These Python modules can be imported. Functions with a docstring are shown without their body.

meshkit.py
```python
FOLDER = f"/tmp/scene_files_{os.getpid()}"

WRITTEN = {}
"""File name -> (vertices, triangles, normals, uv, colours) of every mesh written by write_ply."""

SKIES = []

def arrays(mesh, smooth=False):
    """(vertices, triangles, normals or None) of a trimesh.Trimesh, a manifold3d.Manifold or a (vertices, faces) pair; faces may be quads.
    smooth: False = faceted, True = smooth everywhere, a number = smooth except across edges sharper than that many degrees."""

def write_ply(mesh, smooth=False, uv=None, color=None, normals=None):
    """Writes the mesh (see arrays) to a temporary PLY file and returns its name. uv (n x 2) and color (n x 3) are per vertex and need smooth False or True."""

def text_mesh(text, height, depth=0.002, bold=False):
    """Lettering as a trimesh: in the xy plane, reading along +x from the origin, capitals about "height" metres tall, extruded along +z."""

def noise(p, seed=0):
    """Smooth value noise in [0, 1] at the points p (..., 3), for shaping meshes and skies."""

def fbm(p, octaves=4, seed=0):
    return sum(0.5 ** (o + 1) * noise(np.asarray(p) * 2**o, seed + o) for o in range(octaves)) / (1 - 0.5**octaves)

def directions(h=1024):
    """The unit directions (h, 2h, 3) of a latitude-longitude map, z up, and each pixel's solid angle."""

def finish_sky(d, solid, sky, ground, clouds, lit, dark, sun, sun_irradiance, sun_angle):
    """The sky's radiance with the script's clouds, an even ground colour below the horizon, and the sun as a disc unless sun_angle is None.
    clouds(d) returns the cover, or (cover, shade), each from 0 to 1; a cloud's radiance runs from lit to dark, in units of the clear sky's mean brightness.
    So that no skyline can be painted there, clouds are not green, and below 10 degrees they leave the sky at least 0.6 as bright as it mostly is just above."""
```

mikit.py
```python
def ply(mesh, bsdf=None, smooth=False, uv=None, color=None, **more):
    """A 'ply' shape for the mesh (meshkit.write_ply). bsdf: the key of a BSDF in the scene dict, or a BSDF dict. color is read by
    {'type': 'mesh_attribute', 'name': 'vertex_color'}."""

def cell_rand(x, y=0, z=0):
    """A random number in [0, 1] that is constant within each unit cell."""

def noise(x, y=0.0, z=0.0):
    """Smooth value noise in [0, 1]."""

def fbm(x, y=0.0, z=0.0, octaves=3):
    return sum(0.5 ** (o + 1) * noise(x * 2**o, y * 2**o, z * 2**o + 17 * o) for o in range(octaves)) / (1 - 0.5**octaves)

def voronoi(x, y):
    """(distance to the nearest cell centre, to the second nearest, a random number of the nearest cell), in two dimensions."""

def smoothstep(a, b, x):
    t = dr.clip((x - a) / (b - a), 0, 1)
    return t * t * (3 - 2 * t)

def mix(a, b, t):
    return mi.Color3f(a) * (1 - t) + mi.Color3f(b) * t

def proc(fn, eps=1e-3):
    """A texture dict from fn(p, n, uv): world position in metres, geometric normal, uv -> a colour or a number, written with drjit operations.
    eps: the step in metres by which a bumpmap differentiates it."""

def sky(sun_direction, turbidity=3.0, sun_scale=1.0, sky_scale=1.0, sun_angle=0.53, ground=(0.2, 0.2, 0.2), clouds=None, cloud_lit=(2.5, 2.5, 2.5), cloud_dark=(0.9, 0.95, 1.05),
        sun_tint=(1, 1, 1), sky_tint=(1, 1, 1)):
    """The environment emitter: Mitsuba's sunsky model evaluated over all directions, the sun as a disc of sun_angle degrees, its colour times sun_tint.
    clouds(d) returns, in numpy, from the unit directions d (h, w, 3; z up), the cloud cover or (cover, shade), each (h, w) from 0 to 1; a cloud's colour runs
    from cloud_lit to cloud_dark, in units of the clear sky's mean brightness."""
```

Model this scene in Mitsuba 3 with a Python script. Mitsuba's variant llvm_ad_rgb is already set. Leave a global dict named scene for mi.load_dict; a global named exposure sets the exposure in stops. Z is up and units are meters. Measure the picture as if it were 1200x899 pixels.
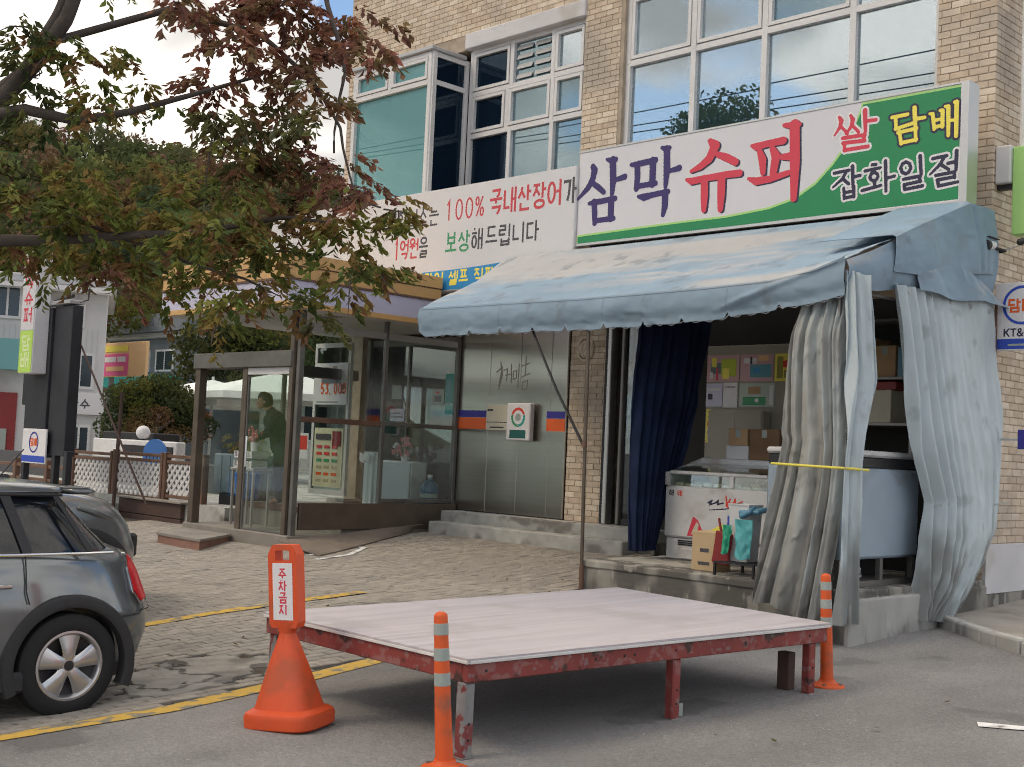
import math, random, numpy as np, trimesh, mitsuba as mi, drjit as dr, mikit, meshkit
import manifold3d as m3
from shapely.geometry import Polygon, LineString, Point, box as sbox
from shapely.ops import unary_union
from shapely import affinity
T = mi.ScalarTransform4f
scene, labels = {'type': 'scene'}, {}
RNG = np.random.default_rng(7)
random.seed(7)

# ---------------------------------------------------------------- camera, sky, exposure
CAM_FWD, CAM_UP = [-0.71035, 0.70173, 0.05460], [0.00606, -0.07147, 0.99742]
scene['camera'] = {'type': 'perspective', 'fov': 44.325, 'fov_axis': 'x', 'near_clip': 0.1, 'far_clip': 3000.0,
    'to_world': T().look_at(origin=[0, 0, 1.5], target=[CAM_FWD[0], CAM_FWD[1], 1.5 + CAM_FWD[2]], up=CAM_UP)}

def cloud_cover(d):
    z = np.maximum(d[..., 2], 0.03)
    p = np.stack([d[..., 0] / (z + .25) * 1.5, d[..., 1] / (z + .25) * 1.5, np.zeros_like(z)], -1)
    n = meshkit.fbm(p * 1.8 + 9.2, 5, seed=6)
    m = meshkit.fbm(p * 2.6 + 3.7, 4, seed=9)
    return np.clip((n - .38) / .10, 0, 1), np.clip((m - .45) / .18, 0, 1) * .8
scene['sky'] = mikit.sky([-0.25, -0.62, 0.72], turbidity=3.0, sun_scale=0.14, sun_angle=18, sky_scale=1.0,
    clouds=cloud_cover, cloud_lit=(2.75, 2.6, 2.42), cloud_dark=(0.95, 0.93, 0.92), sky_tint=(1.08, 1.0, .92))
exposure = 2.52

# ---------------------------------------------------------------- materials
def rgb(*c): return {'type': 'rgb', 'value': list(c)}
def mat(name, col, rough=0.6, metal=0.0, spec=0.5, two=True, **more):
    b = {'type': 'principled', 'base_color': col if isinstance(col, dict) else rgb(*col), 'roughness': rough, 'metallic': metal, 'specular': spec, **more}
    scene[name] = {'type': 'twosided', 'bsdf': b} if two else b
    return name
def bumped(name, col, height, rough=0.8, scale=1.0, spec=0.4, eps=2e-3):
    b = {'type': 'principled', 'base_color': col if isinstance(col, dict) else rgb(*col), 'roughness': rough, 'specular': spec}
    scene[name] = {'type': 'twosided', 'bsdf': {'type': 'bumpmap', 'arbitrary': mikit.proc(height, eps), 'scale': scale, 'bsdf': b}}
    return name
N, FB, SS, MX = mikit.noise, mikit.fbm, mikit.smoothstep, mikit.mix

def tint(base, amount, freq, stain=None, sfreq=1.0, lo=.55, hi=.75):
    def f(p, n, uv):
        v = FB(p.x * freq, p.y * freq, p.z * freq, 4)
        c = mi.Color3f(base) * (1 + amount * (v - .5) * 2)
        if stain is not None:
            s = SS(lo, hi, FB(p.x * sfreq + 5, p.y * sfreq, p.z * sfreq, 4))
            c = MX(c, stain, s)
        return c
    return mikit.proc(f)

def asphalt_c(p, n, uv):
    g = N(p.x * 160, p.y * 160, 1.0)
    g2 = N(p.x * 60, p.y * 60, 4.0)
    b = FB(p.x * .8, p.y * .8, 0.0, 4)
    w = FB(p.x * 3.1, p.y * .9, 3.0, 3)
    c = mi.Color3f(.20, .194, .19) * (.72 + .5 * b + .28 * (w - .5)) * (.72 + .4 * g + .2 * g2)
    c = MX(c, mi.Color3f(.34, .33, .32), SS(.90, .97, N(p.x * 75, p.y * 75, 9.0)) * .7)
    return MX(c, mi.Color3f(.085, .083, .083), SS(.66, .74, FB(p.x * 1.7 + 9, p.y * 1.7, 2.0, 4)) * .45)
bumped('m_asphalt', mikit.proc(asphalt_c), lambda p, n, uv: .004 * N(p.x * 130, p.y * 130, 0.0) + .002 * N(p.x * 45, p.y * 45, 0.0), rough=.85, spec=.25)
mat('m_soil', tint((.10, .09, .075), .4, 2.5), .95, spec=.1)
for i, c in enumerate([(.285, .258, .222), (.31, .28, .242), (.258, .235, .205), (.29, .262, .224)]):
    mat(f'm_paver{i}', tint(c, .22, 14.0, (.22, .20, .174), 3.2, .55, .8), .9, spec=.2)
mat('m_paver_joint', tint((.075, .067, .055), .4, 12), .95, spec=.1)
bumped('m_patch', tint((.27, .25, .22), .4, 5.0, (.15, .14, .125), 3.0, .5, .68), lambda p, n, uv: .02 * FB(p.x * 9, p.y * 9, 0.0, 4), rough=.95)
def yellow_c(p, n, uv):
    w = FB(p.x * 14, p.y * 14, 0.0, 4)
    return MX(mi.Color3f(.50, .325, .07), mi.Color3f(.20, .185, .15), SS(.50, .68, w))
mat('m_yellow_paint', mikit.proc(yellow_c), .8, spec=.3)
mat('m_white_paint', tint((.62, .62, .6), .2, 12, (.2, .19, .18), 9, .55, .7), .8)
for i, c in enumerate([(.585, .485, .375), (.53, .43, .33), (.63, .54, .43), (.50, .40, .30)]):
    mat(f'm_brick{i}', tint(c, .22, 9.0, (.40, .345, .285), .9, .5, .75), .85, spec=.3)
mat('m_mortar', tint((.36, .30, .235), .3, 10), .95, spec=.1)
def conc_c(p, n, uv):
    c = mi.Color3f(.30, .285, .25) * (.7 + .55 * FB(p.x * 5, p.y * 5, p.z * 5, 4))
    d = FB(p.x * 2.6, p.y * 2.6, p.z * 1.1 + 4, 4)
    c = MX(c, mi.Color3f(.075, .07, .062), SS(.43, .60, d) * .85)
    return MX(c, mi.Color3f(.42, .40, .36), SS(.63, .72, FB(p.x * 11, p.y * 11, p.z * 4, 3)) * .5)
bumped('m_concrete', mikit.proc(conc_c), lambda p, n, uv: .006 * FB(p.x * 30, p.y * 30, p.z * 30, 3), rough=.9)
def pale_conc(p, n, uv):
    c = mi.Color3f(.36, .355, .335) * (.75 + .45 * FB(p.x * 6, p.y * 6, p.z * 3, 4))
    return MX(c, mi.Color3f(.14, .135, .12), SS(.55, .72, FB(p.x * 9, p.y * 9, p.z * 2, 4)) * .6)
bumped('m_concrete_pale', mikit.proc(pale_conc), lambda p, n, uv: .004 * FB(p.x * 30, p.y * 30, p.z * 30, 3), rough=.9)
mat('m_step_stone', tint((.36, .355, .33), .3, 8, (.16, .15, .14), 3), .7)
mat('m_white_wall', tint((.54, .53, .54), .12, 2.0, (.45, .43, .40), 1.5), .75)
mat('m_frame_white', tint((.60, .59, .585), .10, 3), .4)
mat('m_frame_grey', (.42, .42, .42), .35, metal=.3)
mat('m_alu', (.55, .54, .52), .38, metal=.8)
mat('m_alu_dark', (.20, .19, .18), .4, metal=.6)
mat('m_black', (.018, .018, .02), .5)
mat('m_black_rubber', (.022, .022, .023), .8, spec=.3)
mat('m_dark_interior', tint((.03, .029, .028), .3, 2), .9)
mat('m_dark_grey', (.07, .07, .075), .6)
def vinyl_c(p, n, uv):
    s = FB(p.x * 26, p.y * 1.1, 0.0, 4)
    s2 = FB(p.x * 7 + 3, p.y * .6, 2.0, 3)
    d = FB(p.x * 2.2, p.y * 2.2, 7.0, 4)
    c = mi.Color3f(.485, .445, .465) * (.78 + .33 * s + .12 * (s2 - .5))
    c = MX(c, mi.Color3f(.43, .41, .43), SS(.5, .75, s2) * .5)
    return MX(c, mi.Color3f(.34, .31, .30), SS(.56, .78, d) * .45)
mat('m_vinyl', mikit.proc(vinyl_c), .42, spec=.45)
mat('m_vinyl_edge', tint((.60, .58, .56), .15, 9), .5)
def rust_c(p, n, uv):
    k = FB(p.x * 17, p.y * 17, p.z * 17, 5)
    c = mi.Color3f(.215, .042, .036) * (.75 + .5 * FB(p.x * 6, p.y * 6, p.z * 6, 3))
    c = MX(c, mi.Color3f(.30, .20, .185), SS(.53, .66, k) * .35)
    c = MX(c, mi.Color3f(.065, .03, .025), SS(.60, .70, FB(p.x * 9 + 7, p.y * 9, p.z * 9, 4)))
    return MX(c, mi.Color3f(.24, .22, .22), SS(.62, .74, FB(p.x * 31, p.y * 31, p.z * 21 + 5, 4)) * .4)
mat('m_red_steel', mikit.proc(rust_c), .6, spec=.4)
def galv_c(p, n, uv):
    c = mi.Color3f(.25, .25, .25) * (.8 + .4 * FB(p.x * 18, p.y * 18, p.z * 18, 3))
    return MX(c, mi.Color3f(.22, .055, .055), SS(.52, .60, FB(p.x * 16 + 2, p.y * 16, p.z * 12, 4)))
mat('m_galv_leg', mikit.proc(galv_c), .5, metal=.3)
mat('m_orange', tint((.60, .080, .022), .14, 6, (.42, .085, .035), 5.0, .52, .82), .48, spec=.4)
mat('m_orange_post', tint((.62, .095, .02), .12, 8, (.30, .10, .055), 7.0, .52, .82), .5, spec=.4)
mat('m_reflector', (.30, .335, .31), .35, spec=.5)
mat('m_label_white', (.66, .645, .655), .5)
mat('m_sign_white', (.61, .60, .625), .35)
mat('m_sign_white2', (.60, .592, .60), .4)
mat('m_ink_navy', (.035, .022, .12), .5)
mat('m_ink_dark', (.02, .018, .05), .5)
mat('m_ink_red', (.58, .045, .075), .5)
mat('m_ink_red2', (.52, .06, .07), .5)
mat('m_ink_green', (.05, .27, .12), .5)
mat('m_ink_grey', (.065, .062, .068), .5)
mat('m_ink_yellow', (.80, .68, .10), .5)
mat('m_sign_green', (.012, .215, .075), .4)
mat('m_sign_lime', (.36, .62, .20), .4)
mat('m_band_blue', (.025, .235, .50), .4)
mat('m_blue', (.03, .07, .42), .5)
mat('m_red', (.62, .05, .03), .5)
mat('m_stripe_blue', (.035, .028, .25), .45)
mat('m_stripe_orange', (.68, .11, .02), .45)
def steel_c(p, n, uv): return mi.Color3f(.40, .375, .335) * (.93 + .14 * FB(p.x * 1.5, p.y, p.z * 40, 3))
mat('m_stainless', mikit.proc(steel_c), .24, metal=1.0, anisotropic=.6)
def ridge(x, y, z, o=3): return 1 - dr.abs(FB(x, y, z, o) - .5) * 4
def cloth_h(p, n, uv): return .009 * SS(.55, 1.0, ridge(p.x * 1.9, p.y * 2.3, p.z * 2.3)) + .004 * FB(p.x * 16, p.y * 16, p.z * 16, 3)
def cloth_h2(p, n, uv): return .016 * SS(.5, 1.0, ridge(p.x * 5, p.y * 5, p.z * 2.6 + 3)) + .004 * FB(p.x * 22, p.y * 22, p.z * 12, 3)
def cloth_h3(p, n, uv): return .006 * SS(.5, 1.0, ridge(p.x * 4, p.y * 4, p.z * 1.5 + 3)) + .003 * FB(p.x * 22, p.y * 22, p.z * 9, 3)
def awn_c(p, n, uv):
    c = mi.Color3f(.228, .308, .383) * (.86 + .28 * FB(p.x * 2.2, p.y * 2.2, p.z * 2.2, 4))
    dust = SS(.36, .60, FB(p.x * .5, p.y * 3.2 + 2, p.z * 3.2, 4))
    c = MX(c, mi.Color3f(.40, .385, .37), dust * .85 * SS(3.03, 3.15, p.z) * SS(.2, .5, n.z))
    return MX(c, mi.Color3f(.15, .17, .195), SS(.60, .76, FB(p.x * 4.5, p.y * 4.5, p.z * 3 + 8, 4)) * .5)
bumped('m_awning', mikit.proc(awn_c), cloth_h, rough=.8, spec=.2)
def awn2_c(p, n, uv):
    c = mi.Color3f(.205, .295, .38) * (.85 + .3 * FB(p.x * 2.2, p.y * 2.2, p.z * 2.2, 4))
    return MX(c, mi.Color3f(.19, .22, .25), SS(.52, .75, FB(p.x * 3.5, p.y * 3.5, p.z * 3 + 8, 4)) * .5)
bumped('m_awning_patch', mikit.proc(awn2_c), cloth_h, rough=.55, spec=.4)
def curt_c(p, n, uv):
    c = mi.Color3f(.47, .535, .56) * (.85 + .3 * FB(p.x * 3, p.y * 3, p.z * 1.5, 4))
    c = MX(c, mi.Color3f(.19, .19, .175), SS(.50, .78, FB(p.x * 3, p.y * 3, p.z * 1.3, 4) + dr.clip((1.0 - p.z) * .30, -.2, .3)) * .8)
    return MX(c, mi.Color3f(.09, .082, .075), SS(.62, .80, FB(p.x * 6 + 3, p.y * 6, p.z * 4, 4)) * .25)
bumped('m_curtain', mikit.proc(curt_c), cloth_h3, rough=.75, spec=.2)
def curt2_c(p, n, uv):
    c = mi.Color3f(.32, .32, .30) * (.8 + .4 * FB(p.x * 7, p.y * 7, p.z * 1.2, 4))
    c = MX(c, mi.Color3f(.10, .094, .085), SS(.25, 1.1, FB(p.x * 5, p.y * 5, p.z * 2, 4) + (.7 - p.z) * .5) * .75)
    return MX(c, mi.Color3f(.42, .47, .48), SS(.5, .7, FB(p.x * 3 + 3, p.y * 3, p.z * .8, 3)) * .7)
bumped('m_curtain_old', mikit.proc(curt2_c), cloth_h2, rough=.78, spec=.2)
mat('m_navy_cloth', tint((.013, .021, .055), .5, 4), .85, spec=.2)
mat('m_rope_yellow', (.72, .62, .10), .6)
mat('m_freezer_white', tint((.56, .56, .56), .08, 3, (.44, .42, .40), 4, .55, .8), .35)
mat('m_freezer_blue', tint((.27, .34, .41), .10, 2.5, (.2, .22, .24), 2), .45)
mat('m_card', tint((.42, .28, .16), .15, 6), .85, spec=.2)
mat('m_card_dark', tint((.20, .12, .07), .2, 6), .85, spec=.2)
mat('m_cream', (.52, .48, .38), .7)
mat('m_teal_bag', (.09, .38, .40), .4)
mat('m_green_bag', (.03, .34, .20), .4)
mat('m_wood', tint((.135, .075, .05), .35, 5), .65)
mat('m_wood_red', tint((.24, .125, .09), .35, 6), .7)
mat('m_deck', tint((.23, .205, .175), .3, 5), .7)
mat('m_bronze', tint((.145, .115, .09), .3, 6), .42, metal=.55)
mat('m_bronze_light', tint((.155, .15, .138), .4, 4), .55, metal=.4)
mat('m_canopy_brown', tint((.56, .335, .135), .15, 3, (.46, .26, .10), 2), .4)
mat('m_canopy_lilac', (.50, .485, .62), .35)
mat('m_soffit', (.46, .45, .42), .5)
scene['m_glass'] = {'type': 'thindielectric', 'int_ior': 1.5, 'specular_transmittance': rgb(.90, .95, .93)}
scene['m_glass_dark'] = {'type': 'thindielectric', 'int_ior': 1.52, 'specular_transmittance': rgb(.62, .68, .66)}
def mirror_glass(name, body, refl, k):
    scene[name] = {'type': 'twosided', 'bsdf': {'type': 'blendbsdf', 'weight': k, 'a': {'type': 'diffuse', 'reflectance': rgb(*body)},
        'b': {'type': 'conductor', 'material': 'none', 'specular_reflectance': rgb(*refl)}}}
mirror_glass('m_mirror_glass', (.03, .07, .085), (.86, .95, 1.0), .58)
mirror_glass('m_teal_glass', (.10, .26, .275), (.62, .80, .80), .22)
mirror_glass('m_navy_glass', (.005, .012, .025), (.45, .62, .75), .14)
mirror_glass('m_grey_glass', (.06, .11, .135), (.70, .85, .9), .38)
mat('m_car_grey', (.18, .195, .205), .13, metal=.6, clearcoat=1.0, clearcoat_gloss=.95)
mat('m_car_dark', (.27, .275, .28), .13, metal=.6, clearcoat=1.0, clearcoat_gloss=.95)
mat('m_car_roof', (.16, .17, .18), .15, metal=.55, clearcoat=1.0, clearcoat_gloss=.95)
mat('m_car_glass', (.008, .010, .014), .05, spec=.6)
mat('m_car_plastic', tint((.028, .028, .03), .2, 8), .7)
mat('m_chrome', (.75, .75, .76), .12, metal=1.0)
mat('m_alloy', (.56, .56, .57), .28, metal=.85)
mat('m_tail_lamp', (.55, .012, .02), .12, spec=.7, clearcoat=1.0)
mat('m_lamp_clear', (.10, .105, .11), .05, spec=.9, clearcoat=1.0)
scene['m_leaf'] = {'type': 'principledthin', 'base_color': {'type': 'mesh_attribute', 'name': 'vertex_color'}, 'roughness': .5, 'diff_trans': .9, 'spec_trans': 0.0}
mat('m_bark', tint((.085, .07, .06), .4, 14), .9)
mat('m_umbrella', (.78, .77, .75), .7)
mat('m_teal', (.03, .30, .27), .6)
mat('m_pink', (.70, .12, .28), .6)
mat('m_apricot', (.75, .48, .24), .6)
mat('m_slate', tint((.13, .15, .17), .25, 1.0), .6)
mat('m_pale_wall', tint((.52, .515, .51), .1, .7, (.40, .385, .37), .8), .75)
mat('m_window_dark', (.03, .045, .055), .12, spec=.6)
mat('m_planter', tint((.17, .215, .25), .15, 5), .6)
mat('m_skin', (.46, .27, .19), .5)
mat('m_hair', (.014, .012, .011), .5)
mat('m_shirt', tint((.035, .042, .042), .4, 9), .85)
mat('m_trousers', (.05, .055, .075), .85)
mat('m_pink_flower', (.62, .22, .24), .7)
mat('m_water', (.04, .12, .20), .12, spec=.6)
mat('m_forest', tint((.055, .085, .03), .6, .08, (.10, .095, .03), .05), .95, spec=.1)
mat('m_sand', (.40, .33, .22), .8)

mat('m_pale_pink', (.55, .34, .36), .6)
mat('m_lime', (.42, .50, .05), .6)
mat('m_teal_print', (.10, .30, .38), .6)
mat('m_olive', (.28, .26, .05), .6)
mat('m_pale_green', (.42, .48, .42), .6)
mat('m_dark_red', (.22, .02, .02), .5)
mat('m_blue_plastic', (.10, .24, .34), .35)
mat('m_card_light', tint((.50, .37, .22), .12, 6), .85, spec=.2)

mat('m_pavement', tint((.27, .245, .215), .3, 4, (.19, .165, .14), 2), .85)
mat('m_cream_dim', (.33, .31, .26), .75)  # cream darkened for the dim stall, its shade put into the colour
mat('m_crack', tint((.03, .028, .025), .4, 20), .95, spec=.1)
mat('m_wood_dark', tint((.07, .04, .032), .35, 5), .7)
mat('m_etched', (.16, .155, .14), .5)
mat('m_ramp', tint((.20, .165, .135), .3, 5), .7)
mat('m_menu', (.56, .54, .37), .6)
mat('m_teal_light', (.16, .52, .48), .6)
mat('m_teal_dark', (.015, .10, .09), .6)
mat('m_fridge_door', (.48, .54, .57), .35)
mat('m_reflector_white', (.58, .60, .60), .4)

mat('m_tower_black', tint((.022, .022, .028), .3, 3), .5)
mat('m_lime_bright', (.45, .66, .12), .5)
mat('m_lime_pale', (.66, .78, .40), .5)
mat('m_teal_dusty', (.14, .33, .34), .6)
mat('m_blue_chair', (.03, .12, .36), .45)
mat('m_blue_bright', (.02, .14, .55), .4)
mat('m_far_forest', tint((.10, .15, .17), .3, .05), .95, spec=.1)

# ---------------------------------------------------------------- mesh helpers
def quadbox(x0, x1, y0, y1, z0, z1):
    v = np.array([[x, y, z] for x in (x0, x1) for y in (y0, y1) for z in (z0, z1)], float)
    f = [[0, 1, 3], [0, 3, 2], [4, 6, 7], [4, 7, 5], [0, 4, 5], [0, 5, 1], [2, 3, 7], [2, 7, 6], [0, 2, 6], [0, 6, 4], [1, 5, 7], [1, 7, 3]]
    return trimesh.Trimesh(v, f, process=False)
def bev(x0, x1, y0, y1, z0, z1, r=.01):
    x0, x1 = min(x0, x1), max(x0, x1); y0, y1 = min(y0, y1), max(y0, y1); z0, z1 = min(z0, z1), max(z0, z1)
    r = min(r, (x1 - x0) * .45, (y1 - y0) * .45, (z1 - z0) * .45)
    P = []
    for x, sx in ((x0, 1), (x1, -1)):
        for y, sy in ((y0, 1), (y1, -1)):
            for z, sz in ((z0, 1), (z1, -1)):
                P += [(x, y + sy * r, z + sz * r), (x + sx * r, y, z + sz * r), (x + sx * r, y + sy * r, z)]
    return trimesh.convex.convex_hull(np.array(P))
def cat(*ms):
    ms = [m for q in ms for m in (q if isinstance(q, (list, tuple)) else [q])]
    return trimesh.util.concatenate(ms)
def tube(pts, r, n=8, cap=True):
    p = np.asarray(pts, float); k = len(p)
    r = np.broadcast_to(np.asarray(r, float), (k,))
    t = np.gradient(p, axis=0); t /= np.linalg.norm(t, axis=1, keepdims=True) + 1e-12
    ref = np.array([0, 0, 1.0]) if abs(t[:, 2]).mean() < .8 else np.array([1.0, 0, 0])
    a = np.cross(t, ref); a /= np.linalg.norm(a, axis=1, keepdims=True) + 1e-12
    b = np.cross(t, a); w = np.arange(n) * 2 * np.pi / n
    v = (p[:, None] + r[:, None, None] * (np.cos(w)[None, :, None] * a[:, None] + np.sin(w)[None, :, None] * b[:, None])).reshape(-1, 3)
    f = []
    for i in range(k - 1):
        for j in range(n):
            q = [i * n + j, i * n + (j + 1) % n, (i + 1) * n + (j + 1) % n, (i + 1) * n + j]
            f += [[q[0], q[2], q[1]], [q[0], q[3], q[2]]]
    if cap:
        v = np.vstack([v, p[0], p[-1]])
        for j in range(n):
            f += [[k * n, j, (j + 1) % n], [k * n + 1, (k - 1) * n + (j + 1) % n, (k - 1) * n + j]]
    return trimesh.Trimesh(v, np.array(f)[:, ::-1], process=False)
def bar(p0, p1, w, h, up=(0, 0, 1)):
    p0, p1 = np.array(p0, float), np.array(p1, float)
    t = p1 - p0; L = np.linalg.norm(t); t /= L
    s = np.cross(t, up); s /= np.linalg.norm(s) + 1e-12
    u = np.cross(s, t)
    m = bev(0, L, -w / 2, w / 2, -h / 2, h / 2, min(w, h) * .12)
    M = np.eye(4); M[:3, 0], M[:3, 1], M[:3, 2], M[:3, 3] = t, s, u, p0
    if np.linalg.det(M[:3, :3]) < 0: M[:3, 1] *= -1
    m.apply_transform(M); return m
def grid_mesh(P, closed_u=False):
    P = np.asarray(P, float); a, b = P.shape[:2]
    f = []
    for i in range(a - 1):
        for j in range(b - 1 + (1 if closed_u else 0)):
            j2 = (j + 1) % b
            f += [[i * b + j, (i + 1) * b + j, (i + 1) * b + j2], [i * b + j, (i + 1) * b + j2, i * b + j2]]
    return trimesh.Trimesh(P.reshape(-1, 3), f, process=False)
def thick(P, t):
    """A sheet of cloth or metal from a grid of points, t metres thick."""
    m = grid_mesh(P); n = m.vertex_normals
    P = np.asarray(P, float); a, b = P.shape[:2]
    v = np.vstack([m.vertices + n * t / 2, m.vertices - n * t / 2]); k = a * b
    f = [list(x) for x in m.faces] + [[x[0] + k, x[2] + k, x[1] + k] for x in m.faces]
    ring = [j for j in range(b)] + [i * b + b - 1 for i in range(1, a)] + [(a - 1) * b + j for j in range(b - 2, -1, -1)] + [i * b for i in range(a - 2, 0, -1)]
    for i in range(len(ring)):
        p, q = ring[i], ring[(i + 1) % len(ring)]
        f += [[p, q, q + k], [p, q + k, p + k]]
    return trimesh.Trimesh(v, f, process=False)
def lathe(prof, n=24, c=(0, 0, 0)):
    w = np.arange(n) * 2 * np.pi / n
    P = np.array([[(r * np.cos(a), r * np.sin(a), z) for a in w] for r, z in prof]) + np.array(c)
    return grid_mesh(P, True)
def hull(*pr):
    """Convex hull of spheres given as (x, y, z, r)."""
    P = [np.array(trimesh.creation.icosphere(2, 1.0).vertices) * r + (x, y, z) for x, y, z, r in pr]
    return trimesh.convex.convex_hull(np.vstack(P))
def extrude(shape, depth):
    gs = [g for g in getattr(shape, 'geoms', [shape]) if g.area > 1e-8]
    return cat([trimesh.creation.extrude_polygon(g, depth, engine='earcut') for g in gs])
def onplane(m, o, u, v):
    u, v = np.array(u, float), np.array(v, float)
    M = np.eye(4); M[:3, 0], M[:3, 1], M[:3, 2], M[:3, 3] = u, v, np.cross(u, v), o
    m = m.copy(); m.apply_transform(M); return m
def rot(m, deg, axis, pt=(0, 0, 0)):
    m.apply_transform(trimesh.transformations.rotation_matrix(math.radians(deg), axis, pt)); return m
def num(key):
    if key not in scene and key not in labels and not any(k.startswith(key + '__') for k in scene): return key
    i = 1
    while f'{key}_{i:03d}' in scene or f'{key}_{i:03d}' in labels: i += 1
    return f'{key}_{i:03d}'
def thing(name, label, category, group=None):
    k = num(name); labels[k] = {'label': label, 'category': category}
    if group: labels[k]['group'] = group
    return k
def part(parent, name, mesh, m, smooth=False, label=None, kind=None, color=None):
    base = f'{parent}__{name}' if parent else name
    k, i = base, 0
    while k in scene: i += 1; k = f'{base}_{i:03d}'
    scene[k] = mikit.ply(mesh, m, smooth=smooth, color=color)
    if label or kind: labels[k] = {**({'label': label} if label else {}), **({'kind': kind} if kind else {})}
    return k
def solo(name, mesh, m, label, category, group=None, smooth=False):
    k = thing(name, label, category, group); scene[k] = mikit.ply(mesh, m, smooth=smooth); return k
def struct(name, mesh, m, smooth=False):
    scene[name] = mikit.ply(mesh, m, smooth=smooth); labels[name] = {'kind': 'structure'}; return name

def sm(a, b, x):
    t = np.clip((x - a) / (b - a), 0, 1); return t * t * (3 - 2 * t)
def ground(x, y):
    zr = np.interp(y, [-30, 0, 4, 7.6, 9.4, 10.3, 12, 20, 60], [-1, -.16, -.04, .03, .03, .08, .12, .5, 1.0])
    zl = np.interp(y, [-30, 0, 3.4, 6, 9.3, 12, 60], [-1.2, -.42, -.20, 0, .17, .40, .45])
    s = sm(5.6, 8.2, -np.asarray(x, float)); return zr * (1 - s) + zl * s
GZ = lambda x, y: float(ground(x, y))

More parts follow.
